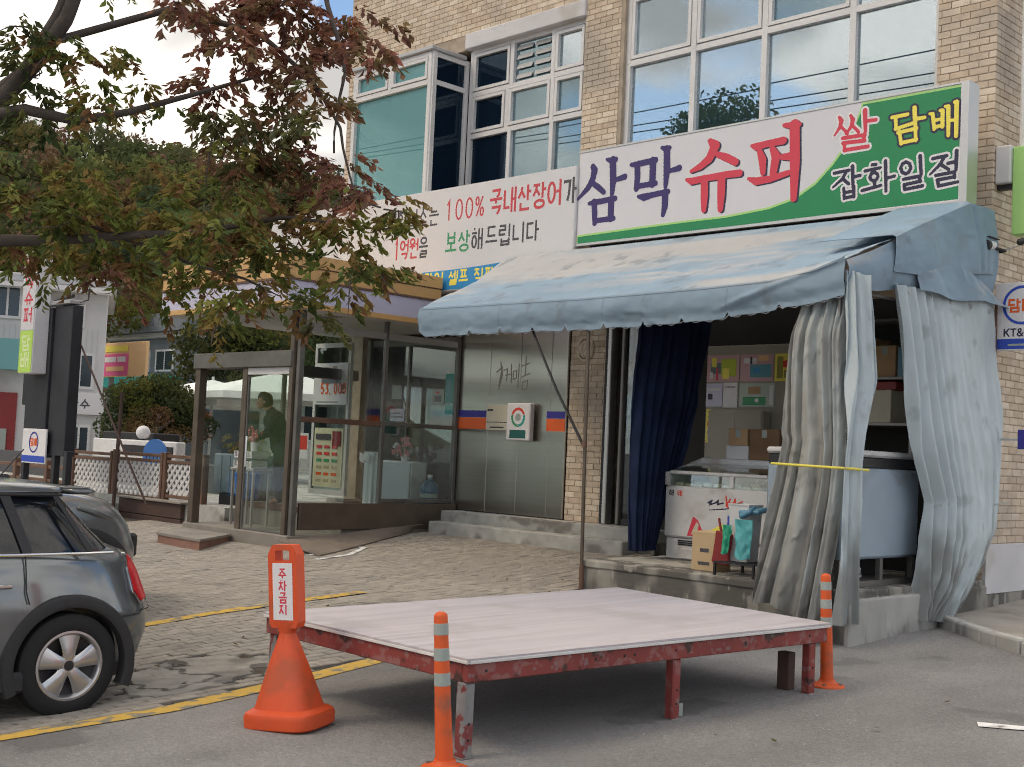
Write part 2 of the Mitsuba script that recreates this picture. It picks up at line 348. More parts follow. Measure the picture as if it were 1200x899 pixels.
# ---------------------------------------------------------------- Hangul lettering from strokes
def _circ(cx=.5, cy=.5, rx=.45, ry=.45): return [(cx + rx * math.cos(a), cy + ry * math.sin(a)) for a in np.linspace(0, 2 * math.pi, 17)]
_C = {0: [[(.05, .9), (.9, .9), (.78, .3), (.6, .02)]], 2: [[(.1, .95), (.1, .12), (.95, .12)]], 3: [[(.95, .9), (.1, .9), (.1, .1), (.95, .1)]],
 5: [[(.05, .95), (.92, .95), (.92, .52), (.05, .52), (.05, .05), (.95, .05)]], 6: [[(.1, .93), (.9, .93), (.9, .05), (.1, .05), (.1, .93)]],
 7: [[(.1, 1), (.1, 0), (.9, 0), (.9, 1)], [(.1, .5), (.9, .5)]], 9: [[(.5, .97), (.45, .6), (.05, .03)], [(.46, .6), (.95, .03)]], 11: [_circ()],
 12: [[(.05, .92), (.95, .92)], [(.52, .92), (.45, .55), (.05, .03)], [(.46, .55), (.95, .03)]],
 14: [[(.4, 1.05), (.6, 1.05)], [(.05, .82), (.95, .82)], [(.52, .82), (.45, .5), (.05, .03)], [(.46, .5), (.95, .03)]],
 15: [[(.05, .9), (.9, .9), (.78, .3), (.6, .02)], [(.1, .52), (.85, .52)]], 16: [[(.95, .9), (.1, .9), (.1, .1), (.95, .1)], [(.1, .5), (.9, .5)]],
 17: [[(0, .93), (1, .93)], [(.3, .93), (.3, .07)], [(.7, .93), (.7, .07)], [(0, .07), (1, .07)]], 18: [[(.38, 1.05), (.62, 1.05)], [(.05, .82), (.95, .82)], _circ(.5, .33, .36, .32)]}
for _d, _s in ((1, 0), (4, 3), (8, 7), (10, 9), (13, 12)):
    _C[_d] = [[(x * .48 + o, y) for x, y in s] for o in (0, .52) for s in _C[_s]]
_TI = {1: 0, 2: 1, 4: 2, 7: 3, 8: 5, 16: 6, 17: 7, 19: 9, 20: 10, 21: 11, 22: 12, 23: 14, 24: 15, 25: 16, 26: 17, 27: 18}
_VV = {0: [[(.3, 1), (.3, 0)], [(.3, .55), (1, .55)]], 1: [[(.15, 1), (.15, 0)], [(.8, 1), (.8, 0)], [(.15, .52), (.8, .52)]], 2: [[(.3, 1), (.3, 0)], [(.3, .7), (1, .7)], [(.3, .4), (1, .4)]],
 4: [[(.8, 1), (.8, 0)], [(.0, .55), (.8, .55)]], 5: [[(.3, 1), (.3, 0)], [(.9, 1), (.9, 0)], [(-.2, .55), (.3, .55)]], 6: [[(.8, 1), (.8, 0)], [(0, .7), (.8, .7)], [(0, .4), (.8, .4)]], 20: [[(.6, 1), (.6, 0)]]}
_VH = {8: [[(0, .12), (1, .12)], [(.5, .95), (.5, .12)]], 12: [[(0, .12), (1, .12)], [(.33, .95), (.33, .12)], [(.67, .95), (.67, .12)]], 13: [[(0, .85), (1, .85)], [(.5, .85), (.5, 0)]],
 17: [[(0, .85), (1, .85)], [(.33, .85), (.33, 0)], [(.67, .85), (.67, 0)]], 18: [[(0, .5), (1, .5)]]}
_VC = {9: (8, 0), 10: (8, 1), 11: (8, 20), 14: (13, 4), 15: (13, 5), 16: (13, 20), 19: (18, 20)}
def _fit(ss, x0, x1, y0, y1): return [[(x0 + (x1 - x0) * x, y0 + (y1 - y0) * y) for x, y in s] for s in ss]
def hangul(ch):
    c = ord(ch) - 0xAC00; L, V, t = c // 588, c % 588 // 28, c % 28
    out, b = [], (.38 if t else 0.0)
    if V in _VV:
        w = .50 if V in (1, 5) else .56
        out += _fit(_C[L], .02, w, b + .1 * (1 - b) if not t else b + .1, .95) + _fit(_VV[V], w + .08, 1, b if t else 0, 1)
    elif V in _VH:
        m = b + (1 - b) * .42
        out += _fit(_C[L], .15, .85, m + .04, 1) + _fit(_VH[V], 0, 1, b + .06, m)
    else:
        h, v = _VC[V]; m = b + (1 - b) * .42
        out += _fit(_C[L], .05, .6, m + .05, 1) + _fit(_VH[h], 0, .66, b + .08, m) + _fit(_VV[v], .68, 1, b, 1)
    if t: out += _fit(_C[_TI[t]], .14, .92, 0, .32)
    return out
_LAT = {'1': [[(.25, .8), (.5, 1), (.5, 0)]], '0': [_circ(.5, .5, .38, .5)], '%': [_circ(.22, .78, .18, .2), _circ(.78, .22, .18, .2), [(.85, 1), (.15, 0)]], '.': [[(.15, .03), (.2, .03)]],
 '3': [[(.1, .95), (.8, .95), (.45, .58), (.8, .42), (.8, .12), (.5, 0), (.1, .08)]], ',': [[(.2, .05), (.1, -.15)]], '5': [[(.85, 1), (.2, 1), (.15, .55), (.6, .6), (.85, .35), (.6, .02), (.1, .05)]]}
def text_shape(s, h, w=None, sw=.11, gap=.14, vertical=False):
    """Lettering as a shapely shape; h: height of a letter, w: its width, sw: stroke width as a fraction of the height."""
    w = w or h; x = y = 0.0; shapes = []
    for ch in s:
        if ch == ' ': x += w * .5; continue
        ss, k = (_LAT[ch], .55 if ch != '.' else .3) if ch in _LAT else (hangul(ch), 1.0)
        for st in ss: shapes.append(LineString([(x + px * w * k, y + py * h) for px, py in st]).buffer(h * sw / 2, 3, cap_style=2, join_style=2))
        if vertical: y -= h * (1 + gap)
        else: x += w * k + w * gap
    return unary_union(shapes)
def inter(text, h, depth, o, u, v, bold=False): return onplane(meshkit.text_mesh(text, h, depth, bold), o, u, v)
XF, ZF, YF = (1, 0, 0), (0, 0, 1), (0, 1, 0)
def brush(strokes):
    """Brush lettering: each stroke a run of (x, z, half width)."""
    out = []
    for s in strokes:
        for (x, z, r), (x2, z2, r2) in zip(s[:-1], s[1:]):
            out.append(unary_union([Point(x, z).buffer(r, 5), Point(x2, z2).buffer(r2, 5)]).convex_hull)
    return unary_union(out).buffer(.006).buffer(-.006).simplify(.002)
def slab(o, u, v, w, h, d):
    """A panel w by h by d whose front lower left corner is o; it extends behind the plane of u and v."""
    return onplane(bev(0, w, 0, h, -d, 0, min(.004, d * .3)), o, u, v)
SAM = [[(-10.291,5.061,0.029),(-10.26,5.008,0.043),(-10.282,4.911,0.036),(-10.351,4.806,0.032),(-10.515,4.679,0.01)],[(-10.298,4.863,0.024),(-10.182,4.786,0.031),(-10.095,4.719,0.025)],[(-9.97,5.097,0.044),(-9.95,4.842,0.042),(-9.96,4.683,0.024)],[(-10.068,5.121,0.01),(-10.006,5.099,0.028),(-9.921,5.101,0.025)],[(-9.911,4.849,0.02),(-9.821,4.861,0.028),(-9.768,4.869,0.031)],[(-10.247,4.617,0.033),(-10.23,4.481,0.037),(-10.222,4.35,0.028)],[(-10.325,4.604,0.016),(-10.246,4.607,0.028),(-9.907,4.621,0.027)],[(-9.967,4.614,0.039),(-9.967,4.384,0.039)],[(-10.224,4.378,0.024),(-9.921,4.379,0.024)]]
MAK = [[(-9.584,4.99,0.035),(-9.569,4.851,0.036),(-9.579,4.701,0.03)],[(-9.678,5.002,0.015),(-9.598,4.995,0.028),(-9.304,5.01,0.03)],[(-9.342,5.006,0.041),(-9.338,4.727,0.038)],[(-9.566,4.727,0.025),(-9.29,4.732,0.025)],[(-9.14,5.118,0.039),(-9.128,4.863,0.039),(-9.139,4.683,0.023)],[(-9.218,5.145,0.011),(-9.158,5.123,0.027),(-9.104,5.126,0.023)],[(-9.077,4.854,0.019),(-8.994,4.862,0.026),(-8.948,4.869,0.031)],[(-9.546,4.604,0.012),(-9.454,4.584,0.038),(-9.317,4.6,0.027),(-9.098,4.61,0.024)],[(-9.14,4.609,0.039),(-9.137,4.448,0.038),(-9.16,4.343,0.02)]]
SYU = [[(-8.523,5.125,0.022),(-8.448,5.056,0.055),(-8.521,4.922,0.043),(-8.645,4.847,0.032),(-8.775,4.808,0.012)],[(-8.404,4.952,0.026),(-8.286,4.903,0.036),(-8.163,4.835,0.035)],[(-8.836,4.718,0.009),(-8.766,4.691,0.033),(-8.558,4.702,0.029),(-8.261,4.707,0.032),(-8.101,4.702,0.032)],[(-8.582,4.695,0.041),(-8.573,4.511,0.042),(-8.573,4.341,0.026)],[(-8.345,4.679,0.045),(-8.341,4.484,0.043),(-8.345,4.324,0.028)]]
PEO = [[(-7.955,4.988,0.009),(-7.895,4.969,0.033),(-7.748,4.981,0.028),(-7.546,4.987,0.034)],[(-7.856,4.934,0.022),(-7.807,4.813,0.041),(-7.794,4.667,0.025)],[(-7.687,4.922,0.025),(-7.633,4.827,0.046),(-7.662,4.656,0.038)],[(-7.982,4.626,0.008),(-7.879,4.583,0.035),(-7.703,4.587,0.03),(-7.474,4.626,0.022)],[(-7.553,4.81,0.025),(-7.453,4.803,0.035)],[(-7.413,5.137,0.054),(-7.394,4.733,0.053),(-7.395,4.34,0.031)],[(-7.545,5.154,0.013),(-7.481,5.144,0.025),(-7.353,5.136,0.019)]]
SSAL = [[(-6.876,5.135,0.014),(-6.847,5.094,0.023),(-6.864,5.022,0.018),(-6.926,4.948,0.007)],[(-6.842,5.025,0.012),(-6.772,4.948,0.016)],[(-6.742,5.131,0.014),(-6.714,5.086,0.023),(-6.73,5.015,0.018),(-6.791,4.944,0.008)],[(-6.711,5.019,0.012),(-6.644,4.946,0.016)],[(-6.579,5.158,0.023),(-6.567,4.937,0.017)],[(-6.556,5.044,0.016),(-6.451,5.041,0.016)],[(-6.826,4.906,0.018),(-6.57,4.904,0.018)],[(-6.58,4.906,0.018),(-6.582,4.844,0.018)],[(-6.821,4.854,0.018),(-6.571,4.845,0.018)],[(-6.806,4.852,0.018),(-6.796,4.772,0.018)],[(-6.803,4.777,0.018),(-6.532,4.779,0.018)]]
DAM = [[(-6.275,5.037,0.016),(-6.104,5.042,0.016)],[(-6.235,5.03,0.016),(-6.225,4.911,0.016)],[(-6.232,4.913,0.016),(-6.046,4.942,0.016)],[(-6.033,5.095,0.022),(-6.017,4.893,0.017)],[(-6.013,4.98,0.016),(-5.921,4.981,0.015)],[(-6.189,4.88,0.016),(-6.164,4.753,0.016)],[(-6.205,4.872,0.016),(-6.003,4.884,0.016)],[(-6.017,4.886,0.016),(-6.009,4.763,0.015)],[(-6.171,4.761,0.016),(-6.0,4.772,0.015)]]
BAE = [[(-5.872,5.011,0.009),(-5.838,5.003,0.017),(-5.818,4.85,0.017)],[(-5.762,5.025,0.013),(-5.735,5.021,0.018),(-5.733,4.86,0.018)],[(-5.83,4.934,0.013),(-5.737,4.939,0.013)],[(-5.821,4.865,0.015),(-5.731,4.875,0.015)],[(-5.714,5.059,0.009),(-5.678,5.05,0.02),(-5.67,4.764,0.016)],[(-5.617,5.084,0.013),(-5.593,5.08,0.022),(-5.591,4.746,0.018)],[(-5.674,4.91,0.013),(-5.592,4.906,0.013)]]
JAP = [[(-6.912,4.55,0.015),(-6.743,4.559,0.015)],[(-6.766,4.558,0.015),(-6.815,4.477,0.015),(-6.921,4.403,0.009)],[(-6.807,4.476,0.015),(-6.738,4.417,0.015)],[(-6.701,4.596,0.019),(-6.688,4.375,0.015)],[(-6.678,4.484,0.015),(-6.609,4.489,0.015)],[(-6.795,4.378,0.015),(-6.785,4.27,0.015)],[(-6.678,4.383,0.015),(-6.675,4.274,0.015)],[(-6.79,4.33,0.015),(-6.677,4.336,0.015)],[(-6.785,4.273,0.015),(-6.675,4.283,0.015)]]
HWA = [[(-6.478,4.581,0.015),(-6.435,4.58,0.015)],[(-6.557,4.527,0.015),(-6.385,4.54,0.014)],[(-6.5,4.458,0.015),(-6.484,4.492,0.015),(-6.45,4.501,0.015),(-6.417,4.481,0.014),(-6.408,4.451,0.014),(-6.424,4.421,0.014),(-6.455,4.413,0.015),(-6.487,4.429,0.015),(-6.5,4.458,0.015)],[(-6.446,4.408,0.015),(-6.441,4.346,0.014)],[(-6.582,4.329,0.015),(-6.375,4.358,0.014)],[(-6.331,4.6,0.018),(-6.316,4.292,0.014)],[(-6.307,4.425,0.014),(-6.227,4.435,0.014)]]
IL = [[(-6.163,4.507,0.015),(-6.143,4.55,0.015),(-6.107,4.563,0.015),(-6.068,4.54,0.015),(-6.052,4.493,0.015),(-6.072,4.453,0.015),(-6.106,4.441,0.015),(-6.145,4.462,0.015),(-6.163,4.507,0.015)],[(-5.958,4.602,0.018),(-5.941,4.414,0.015)],[(-6.129,4.39,0.015),(-5.948,4.399,0.015)],[(-5.957,4.397,0.015),(-5.953,4.346,0.015)],[(-6.119,4.334,0.015),(-5.946,4.347,0.015)],[(-6.119,4.337,0.015),(-6.112,4.285,0.015)],[(-6.112,4.285,0.015),(-5.922,4.3,0.015)]]
JEOL = [[(-5.825,4.556,0.015),(-5.68,4.567,0.015)],[(-5.7,4.564,0.015),(-5.75,4.485,0.015),(-5.847,4.403,0.009)],[(-5.737,4.486,0.015),(-5.657,4.429,0.014)],[(-5.667,4.489,0.015),(-5.593,4.496,0.014)],[(-5.58,4.6,0.018),(-5.582,4.413,0.014)],[(-5.787,4.386,0.015),(-5.594,4.396,0.014)],[(-5.6,4.397,0.014),(-5.595,4.34,0.014)],[(-5.772,4.339,0.015),(-5.593,4.349,0.014)],[(-5.768,4.338,0.015),(-5.757,4.278,0.015)],[(-5.757,4.278,0.015),(-5.558,4.295,0.014)]]
SWOOSH = [(-10.513, 4.172), (-10.517, 4.225), (-9.638, 4.238), (-8.875, 4.245), (-8.279, 4.244), (-7.72, 4.28), (-7.4, 4.347), (-7.145, 4.482), (-6.949, 4.657), (-6.805, 4.825), (-6.713, 4.999), (-6.64, 5.166), (-6.614, 5.251), (-5.553, 5.249), (-5.53, 4.129), (-10.51, 4.107)]
# ---------------------------------------------------------------- ground, road, courtyard, pavement
def sheet(xs, ys, zf):
    X, Y = np.meshgrid(xs, ys, indexing='ij')
    return grid_mesh(np.stack([X, Y, zf(X, Y)], -1))
def lines(*a): return np.unique(np.concatenate([np.linspace(*q) for q in a]))
struct('ground', sheet(lines((-900, -60, 30), (-60, -20, 21), (-20, 6, 60), (6, 60, 20), (60, 600, 10)), lines((-600, -30, 12), (-30, 0, 12), (0, 14, 40), (14, 60, 24), (60, 1200, 24)), lambda X, Y: ground(X, Y) - .06), 'm_soil', True)
BX = lambda y: np.interp(y, [-30, 0, 2.9, 3.9, 5.8, 7.5, 9.4], [-6.8, -6.8, -6.72, -6.72, -7.14, -7.7, -8.36])
ys = lines((-30, 0, 16), (0, 13, 90), (13, 80, 30))
tt = np.concatenate([np.linspace(0, .12, 40), np.linspace(.13, 1, 16)])
def road_pts():
    P = np.zeros((len(tt), len(ys), 3))
    for j, y in enumerate(ys):
        x = BX(y) + tt * (45 - BX(y)); P[:, j, 0], P[:, j, 1], P[:, j, 2] = x, y, ground(x, y)
    n = meshkit.fbm(P * np.array([.7, .7, 0]), 3, 2) - .5
    P[..., 2] += n * .012
    return P
struct('road', grid_mesh(road_pts()), 'm_asphalt', True)
ys2 = lines((-30, 0, 12), (0, 12.2, 60))
P = np.zeros((50, len(ys2), 3))
for j, y in enumerate(ys2):
    x = np.linspace(-40, BX(y), 50) if False else np.concatenate([np.linspace(-40, -17, 8), np.linspace(-16.5, BX(y), 42)])
    P[:, j, 0], P[:, j, 1], P[:, j, 2] = x, y, ground(x, y) - .012
struct('courtyard', grid_mesh(P), 'm_paver_joint', True)
# concrete block pavers, each its own stone; long side along the street
PATCH = Polygon([(-7.02, 4.0), (-7.25, 3.9), (-7.6, 4.05), (-7.95, 4.3), (-8.1, 4.75), (-7.9, 5.2), (-7.55, 5.45), (-7.3, 5.3), (-7.2, 5.0), (-6.98, 4.6)])
pav = []
PW, PL = .100, .200
for i in range(0, 110):
    x0 = -6.62 - i * PW
    for j in range(-2, 62):
        y0 = .6 + j * PL + (PL / 2 if i % 2 else 0)
        if y0 > 11.5 or x0 - PW / 2 > BX(y0 + PL / 2) - .05 or PATCH.contains(Point(x0, y0 + .1)): continue
        if x0 < -9.5 and y0 < 3.0: continue
        if y0 + PL > 9.35 and x0 > -8.4: continue
        pav.append((x0, y0))
def paver(x0, y0):
    g = .005; z = GZ(x0, y0 + PL / 2)
    nz = meshkit.fbm(np.array([[x0 * 1.1, y0 * 1.1, 0]]), 3, 5)[0] - .5
    z += .012 * nz + RNG.normal(0, .0014)
    xa, xb, ya, yb = x0 - PW + g, x0 - g, y0 + g, y0 + PL - g
    c = .006
    top = [(xa + c, ya + c), (xb - c, ya + c), (xb - c, yb - c), (xa + c, yb - c)]; bot = [(xa, ya), (xb, ya), (xb, yb), (xa, yb)]
    sx, sy = RNG.normal(0, .012, 2)
    dz = lambda p: GZ(*p) - GZ(x0, y0 + PL / 2) + (p[0] - x0) * sx + (p[1] - y0 - .11) * sy
    v = [(*p, z + .006 + dz(p)) for p in top] + [(*p, z + .001 + dz(p)) for p in bot] + [(*p, z - .03 + dz(p)) for p in bot]
    f = [[0, 1, 2], [0, 2, 3]]
    for a in (0, 4):
        for k in range(4): f += [[a + 4 + k, a + 4 + (k + 1) % 4, a + (k + 1) % 4], [a + 4 + k, a + (k + 1) % 4, a + k]]
    return trimesh.Trimesh(np.array(v), f, process=False)
def seen(x, y):
    a = math.degrees(math.atan2(-(x * .7024 + y * .7118), -(x * .7118) + y * .7024))
    return abs(a) < 21.5 and -(x * .71) + y * .70 > 6.0
hidden = sbox(-8.6, 0, -6.7, 4.05)          # under the parked hatchback
front = sorted([q for q in pav if seen(*q) and not hidden.contains(Point(*q))], key=lambda q: q[0] ** 2 + q[1] ** 2)
near = set(front[:300]); rest = [[] for _ in range(4)]
for q in pav:
    t = int(RNG.choice(4, p=[.35, .25, .2, .2]))
    if q in near: part('courtyard', 'paver', paver(*q), f'm_paver{t}')
    else: rest[t].append(paver(*q))
for t in range(4): part('courtyard', 'paver_field', cat(rest[t]), f'm_paver{t}', kind='stuff')
# broken concrete repair beside the parked car
gx, gy = np.meshgrid(np.linspace(-8.2, -6.9, 70), np.linspace(3.85, 5.5, 84), indexing='ij')
pz = np.zeros_like(gx)
pp = np.stack([gx, gy, np.zeros_like(gx)], -1)
e = meshkit.fbm(pp * 3.2, 4, 3); cr = np.abs(meshkit.fbm(pp * 2.3 + 9, 4, 8) - .5)
inside = np.array([[PATCH.buffer(-.02).contains(Point(a, b)) for a, b in zip(r, s)] for r, s in zip(gx, gy)])
pz = ground(gx, gy) + np.where(inside, .008 + .035 * (e - .45), -.035) - np.where((cr < .014 + .035 * sm(4.5, 4.95, gy)) & inside, .05, 0)
struct('concrete_patch', grid_mesh(np.stack([gx, gy, pz], -1)), 'm_patch', 35)

def ribbon(name, pts, w, m, lift):
    p = np.array(pts, float); q = []
    for a, b in zip(p[:-1], p[1:]):
        n = max(2, int(np.linalg.norm(b - a) / .12)); q += [a + (b - a) * t for t in np.linspace(0, 1, n, endpoint=False)]
    q = np.array(q + [p[-1]]); t = np.gradient(q, axis=0); t /= np.linalg.norm(t, axis=1, keepdims=True)
    s = np.stack([-t[:, 1], t[:, 0]], 1)
    wob = (meshkit.fbm(np.c_[q * 5, np.zeros(len(q))], 3, 6) - .5) * .03
    P = []
    for k in (-.5, -.17, .17, .5):
        r = q + s * (w * k + wob[:, None] * np.sign(k))
        P.append(np.c_[r, ground(r[:, 0], r[:, 1]) + np.maximum(.012 * (meshkit.fbm(np.c_[r * 1.1, 0 * r[:, 0]], 3, 5) - .5), .012 * (meshkit.fbm(np.c_[r * .7, 0 * r[:, 0]], 3, 2) - .5)) + lift])
    return struct(name, grid_mesh(np.array(P)), m)
ribbon('yellow_line', [(float(BX(y)) + .115, y) for y in np.linspace(.5, 8.2, 24)], .18, 'm_yellow_paint', .005)
ribbon('yellow_line_001', [(-9.35, 3.2), (-9.45, 5.26), (-9.55, 6.6), (-9.6, 7.6)], .14, 'm_yellow_paint', .012)
ribbon('white_line', [(-13.5, 11.15), (-12.9, 9.9), (-12.35, 8.95)], .06, 'm_white_paint', .012)
ribbon('white_line_001', [(-12.45, 9.85), (-12.1, 9.35), (-11.95, 8.75)], .08, 'm_white_paint', .012)
ribbon('white_line_002', [(-12.45, 9.85), (-12.75, 9.75)], .07, 'm_white_paint', .013)
ribbon('white_line_003', [(-3.34, 7.28), (-2.2, 7.9)], .11, 'm_white_paint', .007)
# pavement and kerb along the side of the building
kp = [(-5.44, 11.05), (-5.12, 10.78), (-4.75, 10.48), (-4.3, 10.2), (-3.7, 9.95), (-2.6, 9.75), (-.5, 9.7)]
sx = np.array([p[0] for p in kp]); sy = np.array([p[1] for p in kp])
xs = np.linspace(-5.46, -.5, 40)
P = np.array([[(x, y, GZ(x, y) + .085 + .01 * (meshkit.noise(np.array([[x * 3, y * 3, 0]]))[0] - .5)) for y in np.linspace(np.interp(x, sx, sy) + .06, 30, 40)] for x in xs])
struct('pavement', grid_mesh(P), 'm_pavement', True)
kerb = thing('kerb', 'worn pale concrete kerb curving along the pavement at the right of the shop', 'kerb')
for (xa, ya), (xb, yb) in zip(kp[:-1], kp[1:]):
    L = math.hypot(xb - xa, yb - ya); n = max(1, round(L / .5))
    for k in range(n):
        a = np.array([xa, ya]) + (np.array([xb, yb]) - (xa, ya)) * (k + .01) / n; b = np.array([xa, ya]) + (np.array([xb, yb]) - (xa, ya)) * (k + .99) / n
        z = GZ(*((a + b) / 2))
        part(kerb, 'kerb_stone', bar((*a, z + .02), (*b, z + .02), .13, .17), 'm_concrete_pale')

# ---------------------------------------------------------------- the shop building
B = thing('shop_building', 'cream brick two-storey corner building with white framed reflecting windows', 'building')
WY, SX, WL = 12.0, -5.49, -16.2          # brick face of the front, of the right side, left end
def wallbox(x0, x1, z0, z1, y0=WY + .009, y1=WY + .32): return quadbox(x0, x1, y0, y1, z0, z1)
wall = part(B, 'wall', cat(wallbox(-6.12, SX - .009, .0, 10.4), wallbox(-11.08, -10.40, .5, 10.4), wallbox(WL, -11.08, 7.3, 10.4), wallbox(-10.40, -6.12, 8.7, 10.4),
    wallbox(-10.40, -6.12, 3.3, 4.1), wallbox(WL, -11.08, 3.35, 4.1), wallbox(WL, -15.3, 4.1, 7.3),
    quadbox(SX - .33, SX - .009, WY + .329, 24, -.2, 10.4), quadbox(WL, WL + .3, WY + .33, 22, 0, 10.4),
    quadbox(WL + .31, SX - .34, 15.4, 15.7, 0, 10.4), quadbox(WL + .31, SX - .34, WY + .34, 15.3, 3.36, 3.5), quadbox(WL + .31, SX - .34, WY + .34, 15.3, 7.4, 7.5)), 'm_mortar')
bricks = []
CH, BL, JT = .0745, .205, .0095
def lay(u0, u1, z0, z1, side, vis):
    z = z0 + .004; r = 0
    while z < z1 - .03:
        zt = min(z + CH - JT, z1); u = u0 + .002 - (BL / 2 if r % 2 else 0) - (u0 * 7 % .1)
        while u < u1 - .01:
            a, b = max(u, u0 + .002), min(u + BL - JT, u1 - .002)
            if b - a > .025:
                d = RNG.normal(0, .0013); t = .014
                if side == 'front': v = (a, b, WY + d, WY + t, z, zt)
                else: v = (SX - t, SX + d, a, b, z, zt)
                c = np.array([(v[0] + v[1]) / 2, (v[2] + v[3]) / 2, (z + zt) / 2])
                bricks.append((vis - np.linalg.norm(c - (0, 0, 1.5)) * .01, v))
            u += BL
        z += CH; r += 1
lay(-6.12, SX, .30, 10.3, 'front', 0)
lay(12.0, 14.2, .82, 10.3, 'side', 0)
lay(14.2, 23.5, .82, 10.3, 'side', -5)
lay(-11.08, -10.46, .66, 10.3, 'front', .02)
lay(WL, -11.08, 7.52, 10.3, 'front', -.1)
lay(WL, -15.25, 4.1, 7.52, 'front', -.3)
lay(-10.40, -6.12, 8.72, 10.3, 'front', -4)
def inview(v):
    p = np.array([(v[0] + v[1]) / 2, (v[2] + v[3]) / 2, (v[4] + v[5]) / 2 - 1.5])
    d = p @ np.array(CAM_FWD); R_ = np.cross(CAM_FWD, CAM_UP); 
    u, w = p @ R_ / d * 1473, p @ np.array(CAM_UP) / d * 1473
    vis = abs(u) < 600 and abs(w) < 450
    if v[2] < WY + .01 and v[0] > -6.2: vis &= v[4] > 3.9
    if v[2] < WY + .01 and v[0] < -10.4: vis &= not (3.1 < v[4] < 5.1)
    return vis
order = sorted(range(len(bricks)), key=lambda i: (not inview(bricks[i][1]), -bricks[i][0]))
one = set(order[:300]); pool = [[] for _ in range(4)]
for i, (_, v) in enumerate(bricks):
    t = int(RNG.choice(4, p=[.4, .25, .2, .15])); m = quadbox(*v)
    if i in one: part(B, 'wall__brick', bev(*v, r=.004), f'm_brick{t}')
    else: pool[t].append(m)
for t in range(4): part(B, 'wall__brick_field', cat(pool[t]), f'm_brick{t}', kind='stuff')
# rendered plinth of the side wall and the lintels
part(B, 'plinth', cat(quadbox(SX - .009, SX + .03, 12.0, 23.5, -.1, .33), quadbox(-6.1, SX + .03, 11.965, 12.008, -.1, .30)), 'm_concrete')
part(B, 'plinth', cat(quadbox(SX - .009, SX + .024, 12.0, 23.5, .335, .815)), 'm_white_wall')
part(B, 'lintel', bev(-13.40, -11.06, 11.955, 12.2, 7.29, 7.515, .01), 'm_white_wall')
part(B, 'floor', cat(quadbox(WL, -8.45, 12.0, 15.3, .30, .655), quadbox(-8.45, SX - .34, 12.34, 15.3, .1, .5)), 'm_step_stone')
def window(x0, x1, z0, z1, y, cells, frame='m_frame_white', fw=.055, glass='m_mirror_glass', u='x'):
    """cells: (x0, x1, z0, z1, glass, sash) panes of one window; frame bars between and around them."""
    W = num_part(B, 'window'); bars = []
    for a, b, c, d, g, sash in cells:
        for q in ((a - fw / 2, a + fw / 2, c, d), (b - fw / 2, b + fw / 2, c, d)): bars.append(q)
        for q in ((a, b, c - fw / 2, c + fw / 2), (a, b, d - fw / 2, d + fw / 2)): bars.append(q)
    uniq = {}
    for q in bars: uniq[tuple(round(t, 3) for t in q)] = q
    ms = []
    for k, q in enumerate(uniq.values()):
        dy = .0012 * (k % 5) + (.004 if q[1] - q[0] < .08 else 0)
        ms.append(quadbox(q[0], q[1], y - .03 - dy, y + .04, q[2], q[3]))
    scene[W] = mikit.ply(cat(ms), frame)
    for a, b, c, d, g, sash in cells:
        a2, b2, c2, d2 = a + fw / 2, b - fw / 2, c + fw / 2, d - fw / 2
        yy = y + .02
        if sash:
            s = .045; yy = y + .005
            part(W, 'sash', cat(quadbox(a2 + .012, a2 + .012 + s, y - .045, y + .03, c2 + .012, d2 - .012), quadbox(b2 - .012 - s, b2 - .012, y - .045, y + .03, c2 + .012, d2 - .012),
                quadbox(a2 + .012 + s, b2 - .012 - s, y - .043, y + .03, c2 + .012, c2 + .012 + s), quadbox(a2 + .012 + s, b2 - .012 - s, y - .043, y + .03, d2 - .012 - s, d2 - .012)), frame)
        m = quadbox(a2 - .01, b2 + .01, yy, yy + .008, c2 - .01, d2 + .01)
        m = rot(rot(m, RNG.normal(0, .12), XF, ((a + b) / 2, yy, (c + d) / 2)), RNG.normal(0, .12), ZF, ((a + b) / 2, yy, (c + d) / 2))
        part(W, 'pane', m, g)
    return W
def num_part(parent, name):
    k, i = f'{parent}__{name}', 0
    while k in scene: i += 1; k = f'{parent}__{name}_{i:03d}'
    return k
MG, GG, NG, TG = 'm_mirror_glass', 'm_grey_glass', 'm_navy_glass', 'm_teal_glass'
window(0, 0, 0, 0, 12.10, [(-10.37, -9.33, 4.1, 6.53, MG, 0), (-9.33, -8.30, 4.1, 6.53, MG, 0), (-8.30, -7.15, 4.1, 6.53, MG, 0), (-7.15, -6.14, 4.1, 6.53, MG, 0),
    (-10.37, -9.33, 6.53, 7.42, MG, 1), (-9.33, -8.30, 6.53, 7.42, MG, 1), (-8.30, -7.15, 6.53, 7.42, GG, 1), (-7.15, -6.14, 6.53, 7.42, MG, 0),
    (-10.37, -8.30, 7.42, 8.68, MG, 0), (-8.30, -6.14, 7.42, 8.68, MG, 0)], fw=.075)
window(0, 0, 0, 0, 12.10, [(-13.34, -12.51, 6.63, 7.27, NG, 1), (-12.51, -11.71, 6.63, 7.27, GG, 0), (-11.71, -11.10, 6.63, 7.27, MG, 1),
    (-13.34, -12.58, 6.02, 6.63, NG, 1), (-12.58, -11.70, 6.02, 6.63, GG, 1), (-11.70, -11.10, 6.02, 6.63, GG, 1),
    (-13.34, -12.51, 4.1, 6.02, NG, 0), (-12.51, -11.69, 4.1, 6.02, GG, 0), (-11.69, -11.10, 4.1, 6.02, GG, 0)], fw=.07)
lou = part(B, 'louvre', cat([rot(quadbox(x, x + .30, 12.085, 12.09, z, z + .10), -25, XF, (x, 12.09, z)) for x in (-12.44, -12.09) for z in (6.71, 6.85, 6.99, 7.12)]), 'm_frame_grey')
